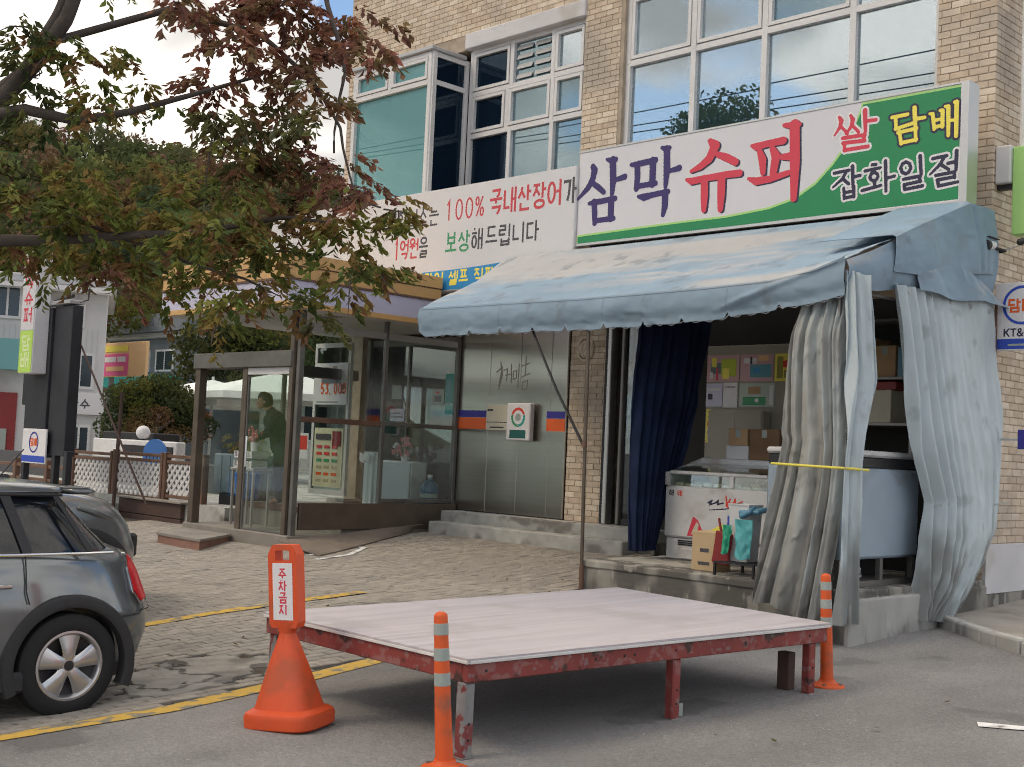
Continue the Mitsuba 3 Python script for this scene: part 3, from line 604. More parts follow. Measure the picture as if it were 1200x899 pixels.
bay = window(0, 0, 0, 0, 11.41, [(-15.20, -14.36, 6.70, 7.10, TG, 1), (-14.36, -13.47, 6.70, 7.10, TG, 1), (-15.20, -13.47, 4.05, 6.70, TG, 0)], fw=.07)
ret = num_part(B, 'window'); m_ = []
for z in (4.05, 6.70, 7.10): m_.append(quadbox(-13.475, -13.415, 11.46, 12.04, z - .035, z + .035))
for y in (11.425, 12.04): m_.append(quadbox(-13.48 if y < 12 else -13.477, -13.405, y - .035, y + .035, 4.0, 7.14))
scene[ret] = mikit.ply(cat(m_), 'm_frame_white')
part(ret, 'pane', quadbox(-13.452, -13.440, 11.44, 12.03, 4.08, 6.68), NG); part(ret, 'pane', quadbox(-13.452, -13.440, 11.44, 12.03, 6.72, 7.08), NG)
part(B, 'bay_roof', cat(bev(-15.27, -13.38, 11.33, 12.0, 7.14, 7.20, .01), quadbox(-15.24, -15.20, 11.40, 12.0, 4.0, 7.14)), 'm_frame_grey')
# steel clad wall beside the restaurant entrance, with its stripes
cl = part(B, 'steel_cladding', quadbox(-13.16, -11.09, 11.99, 12.3, .66, 3.38), 'm_dark_grey')
for a, b in zip((-13.15, -12.54, -11.95, -11.38), (-12.54, -11.95, -11.38, -11.09)): part(cl, 'panel', bev(a + .0012, b - .0012, 11.965, 11.99, .67, 3.36, .004), 'm_stainless')
for a, b in ((-13.145, -12.565), (-11.43, -11.10)):
    part(B, 'stripe', quadbox(a, b, 11.961, 11.9645, 1.965, 2.06), 'm_stripe_blue'); part(B, 'stripe', quadbox(a, b, 11.960, 11.9645, 1.80, 1.962), 'm_stripe_orange')
cal = [[(0, .20, .012), (.10, .26, .016), (.05, .02, .008)], [(.07, .33, .012), (.11, .16, .014), (.05, -.03, .006)], [(.13, .22, .010), (.20, .24, .012), (.19, .08, .01)], [(.16, .15, .01), (.25, .17, .01)],
    [(.27, .30, .010), (.28, .06, .012)], [(.31, .20, .01), (.31, .10, .01), (.37, .12, .01), (.37, .22, .01), (.31, .20, .01)], [(.41, .30, .012), (.40, .0, .008)]]
part(B, 'brush_lettering', onplane(extrude(brush([[(x * 1.05, z * 1.05, r * .75) for x, z, r in s] for s in cal]), .003), (-12.42, 11.964, 2.38), XF, ZF), 'm_etched')
cal2 = [[(0, .25, .012), (.12, .28, .012)], [(.06, .36, .01), (.055, .14, .012)], [(.0, .12, .012), (.13, .16, .012)], [(.02, .06, .01), (.10, .08, .01), (.09, -.02, .01), (.01, -.03, .01), (.02, .06, .01)]]
part(B, 'brush_lettering', onplane(extrude(brush([[(x * 1.15, z * 1.15, r * .75) for x, z, r in s] for s in cal2]), .003), (-11.93, 11.964, 2.38), XF, ZF), 'm_etched')
# round brick relief on the pier
w_ = np.linspace(0, 2 * np.pi, 25)
part(B, 'round_relief', cat(tube([(-10.82 + .125 * math.cos(a), 11.985, 2.87 + .15 * math.sin(a)) for a in w_], .018, 6, False), onplane(extrude(Point(0, 0).buffer(.105), .02), (-10.82, 11.995, 2.87), XF, ZF),
    tube([(-10.82 + .05 * math.cos(a), 11.97, 2.88 + .07 * math.sin(a)) for a in w_], .01, 6, False)), 'm_brick2', 40)
# dark glazed door of the shop
D = part(B, 'door', cat(quadbox(-10.46, -10.40, 11.97, 12.2, .66, 3.2), quadbox(-9.92, -9.80, 12.02, 12.12, .66, 3.2), quadbox(-10.40, -8.6, 12.0, 12.2, 3.14, 3.3), quadbox(-10.21, -9.92, 12.03, 12.1, .66, .74)), 'm_black')
part(D, 'frame', bev(-10.40, -10.335, 11.94, 12.08, .66, 3.14), 'm_alu'); part(D, 'frame', bev(-10.215, -10.165, 11.99, 12.07, .66, 3.14), 'm_alu_dark'); part(D, 'pane', quadbox(-10.17, -9.9, 12.04, 12.048, .74, 3.14), 'm_glass_dark')
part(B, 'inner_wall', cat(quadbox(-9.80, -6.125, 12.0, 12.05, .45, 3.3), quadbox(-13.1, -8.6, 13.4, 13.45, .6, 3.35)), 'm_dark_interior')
# stone steps in front
st = thing('entrance_steps', 'two low grey stone steps along the shop front below the steel panels', 'steps')
part(st, 'step', bev(-13.1, -9.30, 11.66, 11.99, .50, .655, .015), 'm_step_stone'); part(st, 'step', bev(-13.0, -9.55, 11.36, 11.655, .28, .515, .015), 'm_step_stone')
part(st, 'riser', quadbox(-13.08, -9.32, 11.675, 11.98, .2, .50), 'm_concrete')

# ---------------------------------------------------------------- the two signboards
S = thing('shop_signboard', 'long white and green lightbox sign with large purple and red brush lettering above the awning', 'sign')
part(S, 'box', bev(-10.515, -5.475, 11.40, 11.60, 4.105, 5.27, .006), 'm_label_white')
part(S, 'frame', cat(quadbox(-10.52, -5.47, 11.385, 11.41, 4.085, 4.112), quadbox(-10.52, -5.47, 11.385, 11.41, 5.255, 5.275), quadbox(-5.545, -5.468, 11.383, 11.60, 4.09, 5.274)), 'm_alu')
part(S, 'panel', quadbox(-10.51, -5.55, 11.394, 11.399, 4.115, 5.252), 'm_sign_white')
PLN = dict(u=XF, v=ZF)
def on_sign(shape, depth, y, name, m, label=None): return part(S, name, onplane(extrude(shape, depth), (0, y, 0), XF, ZF), m, label=label)
sw = Polygon(SWOOSH).buffer(0).intersection(sbox(-10.505, 4.118, -5.556, 5.248))
on_sign(sw, .001, 11.3935, 'swoosh', 'm_sign_lime')
on_sign(affinity.translate(sw, .012, -.024).intersection(sw), .001, 11.392, 'swoosh', 'm_sign_green')
for g in (SAM, MAK): on_sign(brush(g).buffer(.009), .0015, 11.3915, 'letter', 'm_ink_navy')
for g in (SYU, PEO):
    s = brush(g).buffer(.009); on_sign(affinity.translate(s, .022, -.014), .001, 11.3918, 'letter_shadow', 'm_ink_dark'); on_sign(s, .002, 11.3905, 'letter', 'm_ink_red')
def grow(g, k): return [[(x, z, r * k) for x, z, r in s] for s in g]
for g, ink, edge in ((SSAL, 'm_ink_red', 'm_label_white'), (DAM, 'm_ink_yellow', 'm_ink_dark'), (BAE, 'm_ink_yellow', 'm_ink_dark'), (JAP, 'm_ink_dark', 'm_label_white'), (HWA, 'm_ink_dark', 'm_label_white'), (IL, 'm_ink_dark', 'm_label_white'), (JEOL, 'm_ink_dark', 'm_label_white')):
    s = brush(g).buffer(.003); on_sign(s.buffer(.022), .001, 11.3905, 'letter_outline', edge); on_sign(s, .0015, 11.3888, 'letter', ink)
part(S, 'bracket', cat(quadbox(-10.1, -10.04, 11.6, 12.0, 4.2, 4.26), quadbox(-8.0, -7.94, 11.6, 12.0, 4.2, 4.26), quadbox(-5.9, -5.84, 11.6, 12.0, 4.2, 4.26), quadbox(-10.4, -5.5, 11.52, 11.58, 4.03, 4.10)), 'm_black')
S2 = thing('restaurant_signboard', 'long white banner sign with small red, green and black lettering above a blue band', 'sign')
part(S2, 'box', bev(-17.2, -10.53, 11.36, 11.56, 3.66, 5.10, .006), 'm_label_white')
part(S2, 'panel', quadbox(-17.19, -10.535, 11.353, 11.3585, 3.67, 5.095), 'm_sign_white2')
def on2(shape, depth, y, name, m): return part(S2, name, onplane(extrude(shape, depth), (0, y, 0), XF, ZF), m)
bx = np.linspace(-17.19, -10.56, 40)
top = [(x, 3.95 + .07 * sm(-12.8, -10.6, x)) for x in bx]; bot = [(x, 3.675 + .29 * sm(-12.4, -11.0, x)) for x in bx]
on2(Polygon(top + bot[::-1]), .001, 11.3525, 'band', 'm_band_blue')
def line2(words, x, z, h, w, sw):
    for t, ink in words:
        for c in t:
            if c != ' ': on2(affinity.translate(text_shape(c, h, w, sw, .13), x, z), .001, 11.3515, 'lettering', ink)
            x += w * .5 if c == ' ' else (w * (.55 if c in _LAT and c != '.' else .3 if c == '.' else 1) + w * .13)
line2([('저희업소는 ', 'm_ink_grey')], -14.22, 4.60, .27, .205, .10)
line2([('100%', 'm_ink_red2')], -12.96, 4.64, .265, .30, .10)
line2([('국내산장어', 'm_ink_red2'), ('가', 'm_ink_grey')], -12.07, 4.63, .33, .235, .115)
line2([('1억원', 'm_ink_red2'), ('을', 'm_ink_grey')], -14.02, 4.17, .28, .185, .105)
line2([('보상', 'm_ink_green'), ('해', 'm_ink_grey')], -12.92, 4.19, .28, .23, .115)
line2([('드립니다.', 'm_ink_grey')], -12.12, 4.21, .27, .225, .115)
line2([('민물장어 셀프 직판장', 'm_ink_yellow')], -13.75, 3.745, .19, .185, .15)
# ---------------------------------------------------------------- concrete base under the stall and the awning
def rough(m, amp, freq, L=.06, seed=1):
    m = m.subdivide_to_size(L) if hasattr(m, 'subdivide_to_size') else m
    m.merge_vertices(); n = m.vertex_normals
    d = meshkit.fbm(np.array(m.vertices) * freq, 4, seed) - .5
    m.vertices += n * (d * amp)[:, None]; return m
PB = thing('concrete_base', 'stained raw concrete base that the stall under the blue awning stands on', 'plinth')
part(PB, 'block', rough(bev(-8.42, -5.44, 9.40, 11.99, -.15, .42, .02), .03, 4.0), 'm_concrete', 30)
part(PB, 'top_slab', rough(bev(-8.43, -5.47, 9.38, 11.99, .40, .472, .012), .014, 5.0), 'm_concrete', 30)
part(PB, 'side_block', rough(bev(-5.46, -5.395, 9.36, 10.9, -.1, .41, .015), .02, 5.0, seed=3), 'm_concrete_pale', 30)

AW = thing('awning', 'faded grey-blue canvas awning with a scalloped front hem over the stall', 'awning')
NU, NV = 260, 26
NOTCH = [-10.02, -9.55, -9.06, -8.62, -8.10, -7.62, -7.13, -6.63, -6.10]
def awn_front_z(x): return np.interp(x, [-10.9, -8.4, -6.9, -6.2, -5.75, -5.46], [3.075, 3.055, 3.07, 3.09, 3.15, 3.24])
def awn_top(u, v):
    """u 0..1 left to right, v 0..1 from the wall to the front fold."""
    xb, xf = -11.86 + u * 6.40, -10.89 + u * 5.43
    x = xb + (xf - xb) * v
    zb = 4.035 - .10 * np.exp(-u * 40)
    z = zb + (awn_front_z(xf) - zb) * v - .05 * np.sin(np.pi * v) + .035 * np.sin(np.pi * np.clip((v - .45) / .55, 0, 1))
    y = 11.335 + (9.24 - 11.335) * v
    return np.stack([x, y, z], -1)
u = np.linspace(0, 1, NU); v = np.linspace(0, 1, NV)
U, V = np.meshgrid(u, v, indexing='ij')
top = awn_top(U, V)
wr = meshkit.fbm(np.stack([top[..., 0] * 1.3, top[..., 1] * 2.5, top[..., 2] * 0], -1), 4, 3) - .5
fold = np.abs(meshkit.fbm(np.stack([top[..., 0] * .55, top[..., 1] * 4 + top[..., 0] * .6, 0 * U], -1), 3, 8) - .5)
top[..., 2] += wr * .05 * np.sin(np.pi * np.clip(V * .92 + .02, 0, 1)) - .03 * np.exp(-(fold / .03) ** 2) * np.sin(np.pi * V)
part(AW, 'cover', thick(top, .006), 'm_awning', 40)
# front hem: hangs from the fold, notched between its panels
hv = np.linspace(0, 1, 18)
H = np.zeros((NU, len(hv), 3))
xf = -10.89 + u * 5.43
hz = np.interp(xf, [-10.9, -10.8, -8.4, -6.9, -5.9, -5.46], [2.83, 2.77, 2.755, 2.775, 2.87, 2.93])
for j, q in enumerate(hv):
    zt = awn_front_z(xf) + .012
    z = zt + (hz - zt) * q
    z = z + q ** 3 * sum(.055 * np.exp(-((xf - n) / .017) ** 2) for n in NOTCH) - q ** 3 * .012 * np.abs(np.sin((xf + 10.9) * np.pi / .49))
    w = meshkit.fbm(np.stack([xf * 2.6, z * 5, 0 * xf], -1), 4, 5) - .5
    dg = np.exp(-(((z - 2.86) - (xf + 6.75) * .30) / .03) ** 2) * sm(-7.0, -6.4, xf)
    bulge = .035 * np.sin(np.pi * min(q * 1.2, 1)) 
    H[:, j] = np.stack([xf, 9.232 - bulge + w * .06 * (.3 + q) - dg * .035 - .01 * sum(np.exp(-((xf - n) / .12) ** 2) for n in NOTCH) * q, z], -1)
part(AW, 'hem', thick(H, .006), 'm_awning', 40)
# rolled left end
part(AW, 'hem', thick(np.array([[(-10.89 + .05 * math.sin(a * 2.6) * 1.0, 9.235 + .16 * s_ + .03 * math.sin(9 * a), 3.08 + .05 * s_ - a * .29) for a in np.linspace(0, 1, 12)] for s_ in np.linspace(0, 1, 10)]), .005), 'm_awning', 40)
# right side: sheet, loose lower flap and the overlapping blue patch
SY = np.linspace(9.22, 11.98, 70); SQ = np.linspace(0, 1, 16)
G_ = np.zeros((len(SY), len(SQ), 3))
for i, y in enumerate(SY):
    zt = np.interp(y, [9.22, 9.6, 11.33, 11.98], [3.235, 3.36, 4.03, 4.05]) - .01; zb = np.interp(y, [9.22, 9.5, 10.5, 11.2, 12], [3.00, 3.02, 3.10, 3.20, 3.26])
    zb += .015 * math.sin(y * 7)
    for j, q in enumerate(SQ):
        z = zt + (zb - zt) * q
        w = meshkit.fbm(np.array([[y * 2.4, z * 2.2, 1.0]]), 4, 7)[0] - .5
        G_[i, j] = (-5.455 + .045 * math.sin(math.pi * q) + w * .09 * q, y, z)
part(AW, 'side_sheet', thick(G_, .006), 'm_awning', 40)
SY = np.linspace(10.35, 12.08, 50); G_ = np.zeros((len(SY), len(SQ), 3))
for i, y in enumerate(SY):
    k = (y - 10.35) / 1.73
    zt = 3.24 + .19 * math.sin(math.pi * min(k * 1.0, 1)) ** .6 - .10 * k ** 3; zb = 3.09 + .06 * k + .02 * math.sin(y * 5)
    for j, q in enumerate(SQ):
        z = zt + (zb - zt) * q
        w = meshkit.fbm(np.array([[y * 3.1, z * 3.2, 4.0]]), 4, 11)[0] - .5
        G_[i, j] = (-5.41 + .05 * q + w * .07 + .02 * math.sin(y * 9) * q, y, z)
part(AW, 'side_flap', thick(G_, .005), 'm_awning', 40)
SY = np.linspace(9.93, 11.86, 60); ss = np.linspace(0, 1, 40); G_ = np.zeros((len(SY), len(ss), 3))
for i, y in enumerate(SY):
    zr = np.interp(y, [9.22, 9.6, 11.33, 11.98], [3.235, 3.36, 4.03, 4.05]) + .02
    zb = np.interp(y, [9.93, 10.6, 11.3, 11.9], [3.20, 3.24, 3.36, 3.44])
    for j, q in enumerate(ss):
        w = meshkit.fbm(np.array([[y * 1.9, q * 2.6, 7.0]]), 4, 15)[0] - .5
        if q < .4: x, z = -6.15 + .74 * q / .4, zr + .035 - .01 * q
        else:
            r = (q - .4) / .6; x, z = -5.40 + .02 * math.sin(r * 3), zr + .02 + (zb - zr) * r
        crease = math.exp(-((y - 11.55 - (z - 3.6) * -.35) / .035) ** 2) + .7 * math.exp(-((y - 11.7 - (z - 3.6) * -.2) / .025) ** 2)
        G_[i, j] = (x + w * .06 - .02 * crease, y, z + (w * .02 if q < .4 else 0))
part(AW, 'patch', thick(G_, .006), 'm_awning_patch', 40)
fr = [tube([(-10.8, 9.29, 3.02), (-5.5, 9.29, 3.05)], .018), tube([(-5.52, 9.29, 3.05), (-5.52, 11.3, 3.9)], .016), tube([(-10.8, 9.29, 3.02), (-11.7, 11.3, 3.88)], .016), tube([(-8.3, 9.29, 3.02), (-8.9, 11.3, 3.92)], .016),
      tube([(-5.52, 9.3, 2.99), (-5.52, 11.95, 3.05)], .016), tube([(-5.55, 9.3, 3.02), (-5.55, 9.3, .45)], .02)]
for n in (-9.55, -8.10, -6.63): part(AW, 'seam', tube([H[np.argmin(abs(xf - n)), j] + [0, -.004, 0] for j in range(0, 16)], .0045, 5), 'm_awning', 60)
part(AW, 'seam', tube([H[i, 1] + [0, -.004, 0] for i in range(0, NU, 4)], .006, 5), 'm_awning', 60)
part(AW, 'lacing', tube([H[i, -1] + [0, .012, .012 * math.sin(i * .9)] for i in range(0, NU, 2)], .0035, 4), 'm_label_white', 60)
part(AW, 'frame', cat(fr), 'm_alu_dark', 40)
part(AW, 'pole', tube([(-8.37, 9.36, GZ(-8.37, 9.36) - .02), (-8.365, 9.33, 1.2), (-8.36, 9.29, 3.03)], .019, 10), 'm_bronze', 40)
part(AW, 'pole_foot', tube([(-8.37, 9.36, GZ(-8.37, 9.36) - .01), (-8.37, 9.358, .42)], .026, 10), 'm_wood', 40)
part(AW, 'pole_clamp', tube([(-8.363, 9.31, 1.58), (-8.363, 9.309, 1.64)], .027, 10), 'm_wood', 40)
part(AW, 'brace', tube([(-9.17, 9.27, 2.86), (-8.75, 9.28, 2.16), (-8.36, 9.30, 1.59)], [.011, .013, .015], 8), 'm_black', 40)

# ---------------------------------------------------------------- curtains
def curtain(path, s, hz, nz=46, amp=.05, freq=9.0, seed=0, t=.004, gather=None):
    """path(s, q) -> (x, y, nx, ny) for s along the cloth, q 0 top .. 1 bottom; hz(s) -> (top, bottom)."""
    qs = np.linspace(0, 1, nz); A, Q = np.meshgrid(s, qs, indexing='ij')
    B_ = np.array([[path(a, q) for q in qs] for a in s]); Z = np.array([hz(a) for a in s])
    K = amp * np.array([gather(q) if gather else 1.0 for q in qs])[None] * (.45 + 1.1 * meshkit.noise(np.stack([A * 5, Q * .8, 0 * A + seed + 1.5], -1)))
    ph = meshkit.noise(np.stack([A * 3.1, Q * 1.6, 0 * A + seed], -1)) * 9 + A * 3 * np.sin(seed)
    f = np.sin(A * freq * 2 * np.pi + ph) * K + .35 * K * np.sin(A * freq * 4.7 * np.pi + 2 * ph)
    w = (meshkit.fbm(np.stack([A * 6, Q * 6, 0 * A + seed + 3.3], -1), 4, 2) - .5) * .04 + (np.abs(meshkit.fbm(np.stack([A * 9 + Q * 3, Q * 11, 0 * A + seed], -1), 3, 6) - .5) - .1) * .03 + f
    return np.stack([B_[..., 0] + B_[..., 2] * w, B_[..., 1] + B_[..., 3] * w, Z[:, :1] + (Z[:, 1:] - Z[:, :1]) * Q], -1)
def lerp(a, b, t): return a + (b - a) * t
# front curtain bundle at the stall's corner
C1 = thing('gathered_curtain', 'grimy grey-green curtain bunched at the front corner of the awning, tied with yellow cord', 'curtain')
def p1(a, q):
    tie = .48
    w = np.interp(q, [0, .2, tie - .03, tie, tie + .04, .8, 1], [.46, .54, .58, .56, .58, .66, .72])
    x1 = np.interp(q, [0, .48, 1], [-5.50, -5.44, -5.52])
    return x1 - w * (1 - a), 9.27 - .02 * np.sin(a * 3) - np.interp(q, [0, .06, .14, .6, 1], [-.11, -.08, 0, .02, .13]), .12, -1.0
part(C1, 'cloth', thick(curtain(p1, np.linspace(0, 1, 150), lambda a: (3.0, .20 + .05 * math.sin(a * 5) + .10 * (1 - a)), 60, .046, 3.6, 1.0, gather=lambda q: np.interp(q, [0, .3, .47, .5, .7, 1], [.9, 1, .8, .8, 1.05, 1.15])), .004), 'm_curtain_old', 50)
def p1b(a, q):
    w = np.interp(q, [0, .3, .48, .6, 1], [.30, .36, .27, .27, .34])
    return -5.47 + .05 * math.sin(a * 3.1) + np.interp(q, [0, .3, .55, 1], [.02, .09, .05, .05]), 9.22 + w * a - np.interp(q, [0, 1], [0, .07]), 1.0, -.15
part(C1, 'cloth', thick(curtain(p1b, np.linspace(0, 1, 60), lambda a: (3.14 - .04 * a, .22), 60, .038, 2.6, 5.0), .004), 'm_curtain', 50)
part(C1, 'cord', cat(tube([(x, 9.27 - .115 - .025 * math.sin((x + 6.1) * 5), 1.51 - .02 * (x + 6.1)) for x in np.linspace(-6.07, -5.42, 14)] + [(-5.35, 9.24, 1.495), (-5.33, 9.40, 1.49), (-5.38, 9.55, 1.49)], .011, 8)), 'm_rope_yellow', 60)
# side curtain
C2 = thing('side_curtain', 'wide pale grey-green curtain hanging at the right side of the stall, dragging at its hem', 'curtain')
def p2(a, q):
    yl = np.interp(q, [0, .25, .5, .64, 1], [9.98, 10.18, 10.40, 10.62, 10.50]); yr = np.interp(q, [0, .2, .5, .75, .88, 1], [11.96, 12.02, 12.24, 12.14, 11.78, 11.38])
    b = np.interp(q, [0, .5, .75, 1], [0, .12, .16, .06]) * math.sin(math.pi * min(1, a * .9 + .1))
    return -5.44 + b + .02 * a, lerp(yl, yr, a ** 1.0), 1.0, -.12
def g2(q): return np.interp(q, [0, .15, .6, 1], [.8, .75, .9, 1.5])
def amp2(s):  # folds are tight at the left edge and open out to the right
    return s
sp = np.concatenate([np.linspace(0, .38, 110), np.linspace(.385, 1, 70)])
Pc = curtain(p2, sp, lambda a: (3.12 + .06 * a, .16 + .28 * max(0, a - .55) ** 1.5 + .03 * math.sin(a * 9)), 70, .016, 1.0, 2.0)
A, Q = np.meshgrid(sp, np.linspace(0, 1, 70), indexing='ij')
k = (1 - sm(.22, .5, A)) * .055 * (.5 + .6 * Q) + .003 + .02 * sm(.7, 1, Q)
f = np.sin(A * 2 * np.pi * 13 + 4 * meshkit.noise(np.stack([A * 3, Q * 2, 0 * A + 3.0], -1)) * (1 + Q)) * k
dr_ = sm(.66, .96, Q) * (meshkit.fbm(np.stack([A * 8, Q * 7, 0 * A + 1.0], -1), 4, 4) - .5) * .24
Pc[..., 0] += f + dr_ * .8; Pc[..., 2] += dr_ * .25 * sm(.8, 1, Q)
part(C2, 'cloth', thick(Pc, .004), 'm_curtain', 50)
part(C2, 'cord', tube([(-5.33 + .02 * math.sin(a * 4), 10.62 + a * 1.6, 1.20 + .04 * a + .012 * math.sin(a * 6)) for a in np.linspace(0, 1, 16)], .004, 6), 'm_reflector', 60)
part(C2, 'grommet', cat([trimesh.creation.torus(.018, .005, 16, 6).apply_transform(trimesh.transformations.translation_matrix((-5.40, y, 3.08)) @ trimesh.transformations.rotation_matrix(math.pi / 2, (0, 1, 0))) for y in (10.2, 10.6, 11.0, 11.4, 11.8)]), 'm_alu', 60)
C3 = thing('navy_curtain', 'dark navy blue curtain drawn back at the left end of the stall', 'curtain')
def p3(a, q): return -8.30 + .04 * math.sin(a * 5), lerp(np.interp(q, [0, .5, 1], [9.95, 9.98, 10.0]), np.interp(q, [0, .4, .7, 1], [11.25, 11.1, 10.75, 10.45]), a), 1.0, 0.0
part(C3, 'cloth', thick(curtain(p3, np.linspace(0, 1, 130), lambda a: (3.15, .55), 40, .045, 7.0, 9.0), .004), 'm_navy_cloth', 50)

# ---------------------------------------------------------------- under the awning
FZ = thing('ice_cream_freezer', 'white ice cream chest freezer with sloping glass lid facing the street', 'freezer')
part(FZ, 'body', bev(-8.23, -6.92, 10.45, 11.15, .70, 1.235, .02), 'm_freezer_white', 40)
part(FZ, 'base', bev(-8.21, -6.94, 10.475, 11.13, .475, .695, .012), 'm_freezer_white', 40)
part(FZ, 'drawer', bev(-8.02, -7.55, 10.455, 10.49, .485, .60, .01), 'm_freezer_white', 40)
part(FZ, 'vent', cat([quadbox(-8.05, -7.5, 10.468, 10.476, z, z + .014) for z in (.625, .645, .665)]), 'm_black')
for x in (-8.228, -6.972): part(FZ, 'end_cap', extrude(Polygon([(10.452, 1.237), (10.452, 1.37), (10.60, 1.40), (11.12, 1.55), (11.148, 1.55), (11.148, 1.237)]), .05).apply_transform(np.array([[0, 0, 1, x], [1, 0, 0, 0], [0, 1, 0, 0], [0, 0, 0, 1.0]])), 'm_freezer_white')
part(FZ, 'glass_front', rot(quadbox(-8.175, -6.975, 10.462, 10.468, 1.237, 1.355), -3, XF, (0, 10.46, 1.237)), 'm_glass')
part(FZ, 'rail', cat(bev(-8.178, -6.972, 10.45, 10.50, 1.355, 1.39, .008), bev(-7.42, -7.37, 10.452, 10.475, 1.24, 1.355, .005), bev(-8.178, -6.972, 10.98, 11.12, 1.47, 1.535, .01)), 'm_freezer_white')
part(FZ, 'lid', cat(rot(quadbox(-8.175, -7.56, 10.50, 11.0, 1.395, 1.401), 9.0, XF, (0, 10.5, 1.395)), rot(quadbox(-7.58, -6.975, 10.50, 11.0, 1.405, 1.411), 9.0, XF, (0, 10.5, 1.405))), 'm_glass_dark')
part(FZ, 'stock', cat([bev(x, x + .10, y, y + .12, 1.236, 1.236 + h, .01) for x, y, h in [(-8.15 + .12 * i, 10.52 + .15 * j, .02 + .05 * random.random()) for i in range(9) for j in range(3)]]), 'm_cream')
for s_, x, ink in (('해', -8.17, 'm_ink_grey'), ('태', -8.06, 'm_red')): part(FZ, 'lettering', onplane(extrude(text_shape(s_, .06, .06, .16), .002), (x, 10.449, 1.13), XF, ZF), ink)
scr = [[(0, .02, .008), (.05, .05, .008), (.02, .0, .006), (.10, .03, .008), (.13, .06, .006), (.12, .01, .008), (.19, .03, .007)], [(.02, -.05, .004), (.2, -.03, .006), (.34, -.01, .004)]]
scr2 = [[(.22, .10, .008), (.23, .0, .01), (.27, .07, .009), (.25, .03, .008), (.31, .03, .008), (.33, .08, .007), (.34, .02, .008), (.42, .06, .006)], [(.24, -.01, .004), (.42, -.0, .004)]]
part(FZ, 'script_lettering', onplane(extrude(brush(scr), .002), (-7.67, 10.449, 1.06), XF, ZF), 'm_ink_dark'); part(FZ, 'script_lettering', onplane(extrude(brush(scr2), .002), (-7.67, 10.449, 1.06), XF, ZF), 'm_red')
pr = [(Polygon([(0, 0), (.07, .20), (.13, .17), (.22, .02), (.2, 0)]), -7.92, 'm_ink_red'), (Polygon([(.16, 0), (.3, .08), (.44, .15), (.52, .12), (.50, 0)]), -7.92, 'm_ink_yellow'), (Polygon([(.03, .02), (.10, .15), (.13, .12), (.1, .02)]), -7.90, 'm_cream'), (Polygon([(.2, .01), (.28, .06), (.33, .04), (.3, .01)]), -7.88, 'm_card'), (sbox(.50, .0, .62, .24), -7.92, 'm_blue'), (sbox(.53, .08, .60, .16), -7.92, 'm_label_white')]
for k, (s_, x, m_) in enumerate(pr): part(FZ, 'print', onplane(extrude(s_, .001), (x, 10.4485 - .0012 * k, .73), XF, ZF), m_)
def carton(name, label, x0, x1, y0, y1, z0, z1, m='m_card', tape=True, cat_='box', group=None):
    k = thing(name, label, cat_, group); part(k, 'box', bev(x0, x1, y0, y1, z0, z1, .006), m)
    if tape: part(k, 'tape', cat(quadbox(x0 + .01, x1 - .01, (y0 + y1) / 2 - .025, (y0 + y1) / 2 + .025, z1, z1 + .0015), quadbox((x0 + x1) / 2 - .03, (x0 + x1) / 2 + .03, y0 - .0015, y0, z1 - .09, z1 - .01)), 'm_reflector')
    return k
carton('carton', 'small white carton lying on the lid of the ice cream freezer', -7.86, -7.58, 10.99, 11.14, 1.537, 1.68, 'm_freezer_white', False)
carton('carton', 'light brown carton on top of the small white carton above the freezer', -7.84, -7.60, 11.0, 11.14, 1.681, 1.86, 'm_card')
carton('carton', 'dark brown carton standing on the freezer beside the white carton', -7.56, -7.20, 10.98, 11.15, 1.537, 1.86, 'm_card_dark')
def poster(label, x0, x1, z0, z1, base, marks):
    k = thing('poster', label, 'poster'); part(k, 'sheet', quadbox(x0, x1, 11.955, 11.958, z0, z1), base)
    for i, (a, b, c, d, m_) in enumerate(marks):
        w, h = x1 - x0, z1 - z0; part(k, 'print', quadbox(x0 + a * w, x0 + b * w, 11.953 - .0006 * i, 11.9545 - .0006 * i, z0 + c * h, z0 + d * h), m_)
poster('pink and lime poster, leftmost of the upper row on the stall wall', -8.86, -8.41, 2.43, 2.74, 'm_pale_pink', [(.12, .45, .3, .7, 'm_slate'), (.45, .92, .2, .85, 'm_lime'), (.5, .7, .1, .5, 'm_ink_yellow'), (.15, .3, .55, .9, 'm_ink_yellow'), (.3, .36, .05, .5, 'm_ink_red'), (.1, .2, .1, .35, 'm_label_white')])
poster('pink poster with a blue picture, middle of the upper row on the stall wall', -8.39, -7.95, 2.43, 2.74, 'm_pale_pink', [(.3, .95, .15, .62, 'm_teal_print'), (.4, .6, .3, .5, 'm_band_blue'), (.1, .5, .66, .86, 'm_label_white'), (.55, .85, .75, .95, 'm_apricot'), (.3, .36, .65, .9, 'm_ink_dark')])
poster('yellow poster at the right end of the upper row on the stall wall', -7.93, -7.62, 2.43, 2.74, 'm_ink_yellow', [(.1, .35, .1, .9, 'm_olive'), (.35, .8, .5, .75, 'm_red'), (.4, .9, .12, .4, 'm_olive')])
poster('pale lilac notice in the lower row of posters on the stall wall', -8.86, -8.63, 2.14, 2.41, 'm_canopy_lilac', [(.12, .4, .3, .55, 'm_ink_dark'), (.1, .9, .68, .8, 'm_label_white')])
poster('plain white notice in the lower row of posters on the stall wall', -8.62, -8.42, 2.13, 2.42, 'm_label_white', [(.15, .85, .8, .84, 'm_ink_grey')])
poster('greenish poster with a brown dish, right of the lower row on the stall wall', -8.39, -7.92, 2.14, 2.41, 'm_pale_green', [(.25, .6, .55, .85, 'm_card'), (.1, .75, .08, .42, 'm_ink_green'), (.86, .97, .1, .9, 'm_label_white'), (.45, .55, .2, .35, 'm_label_white')])
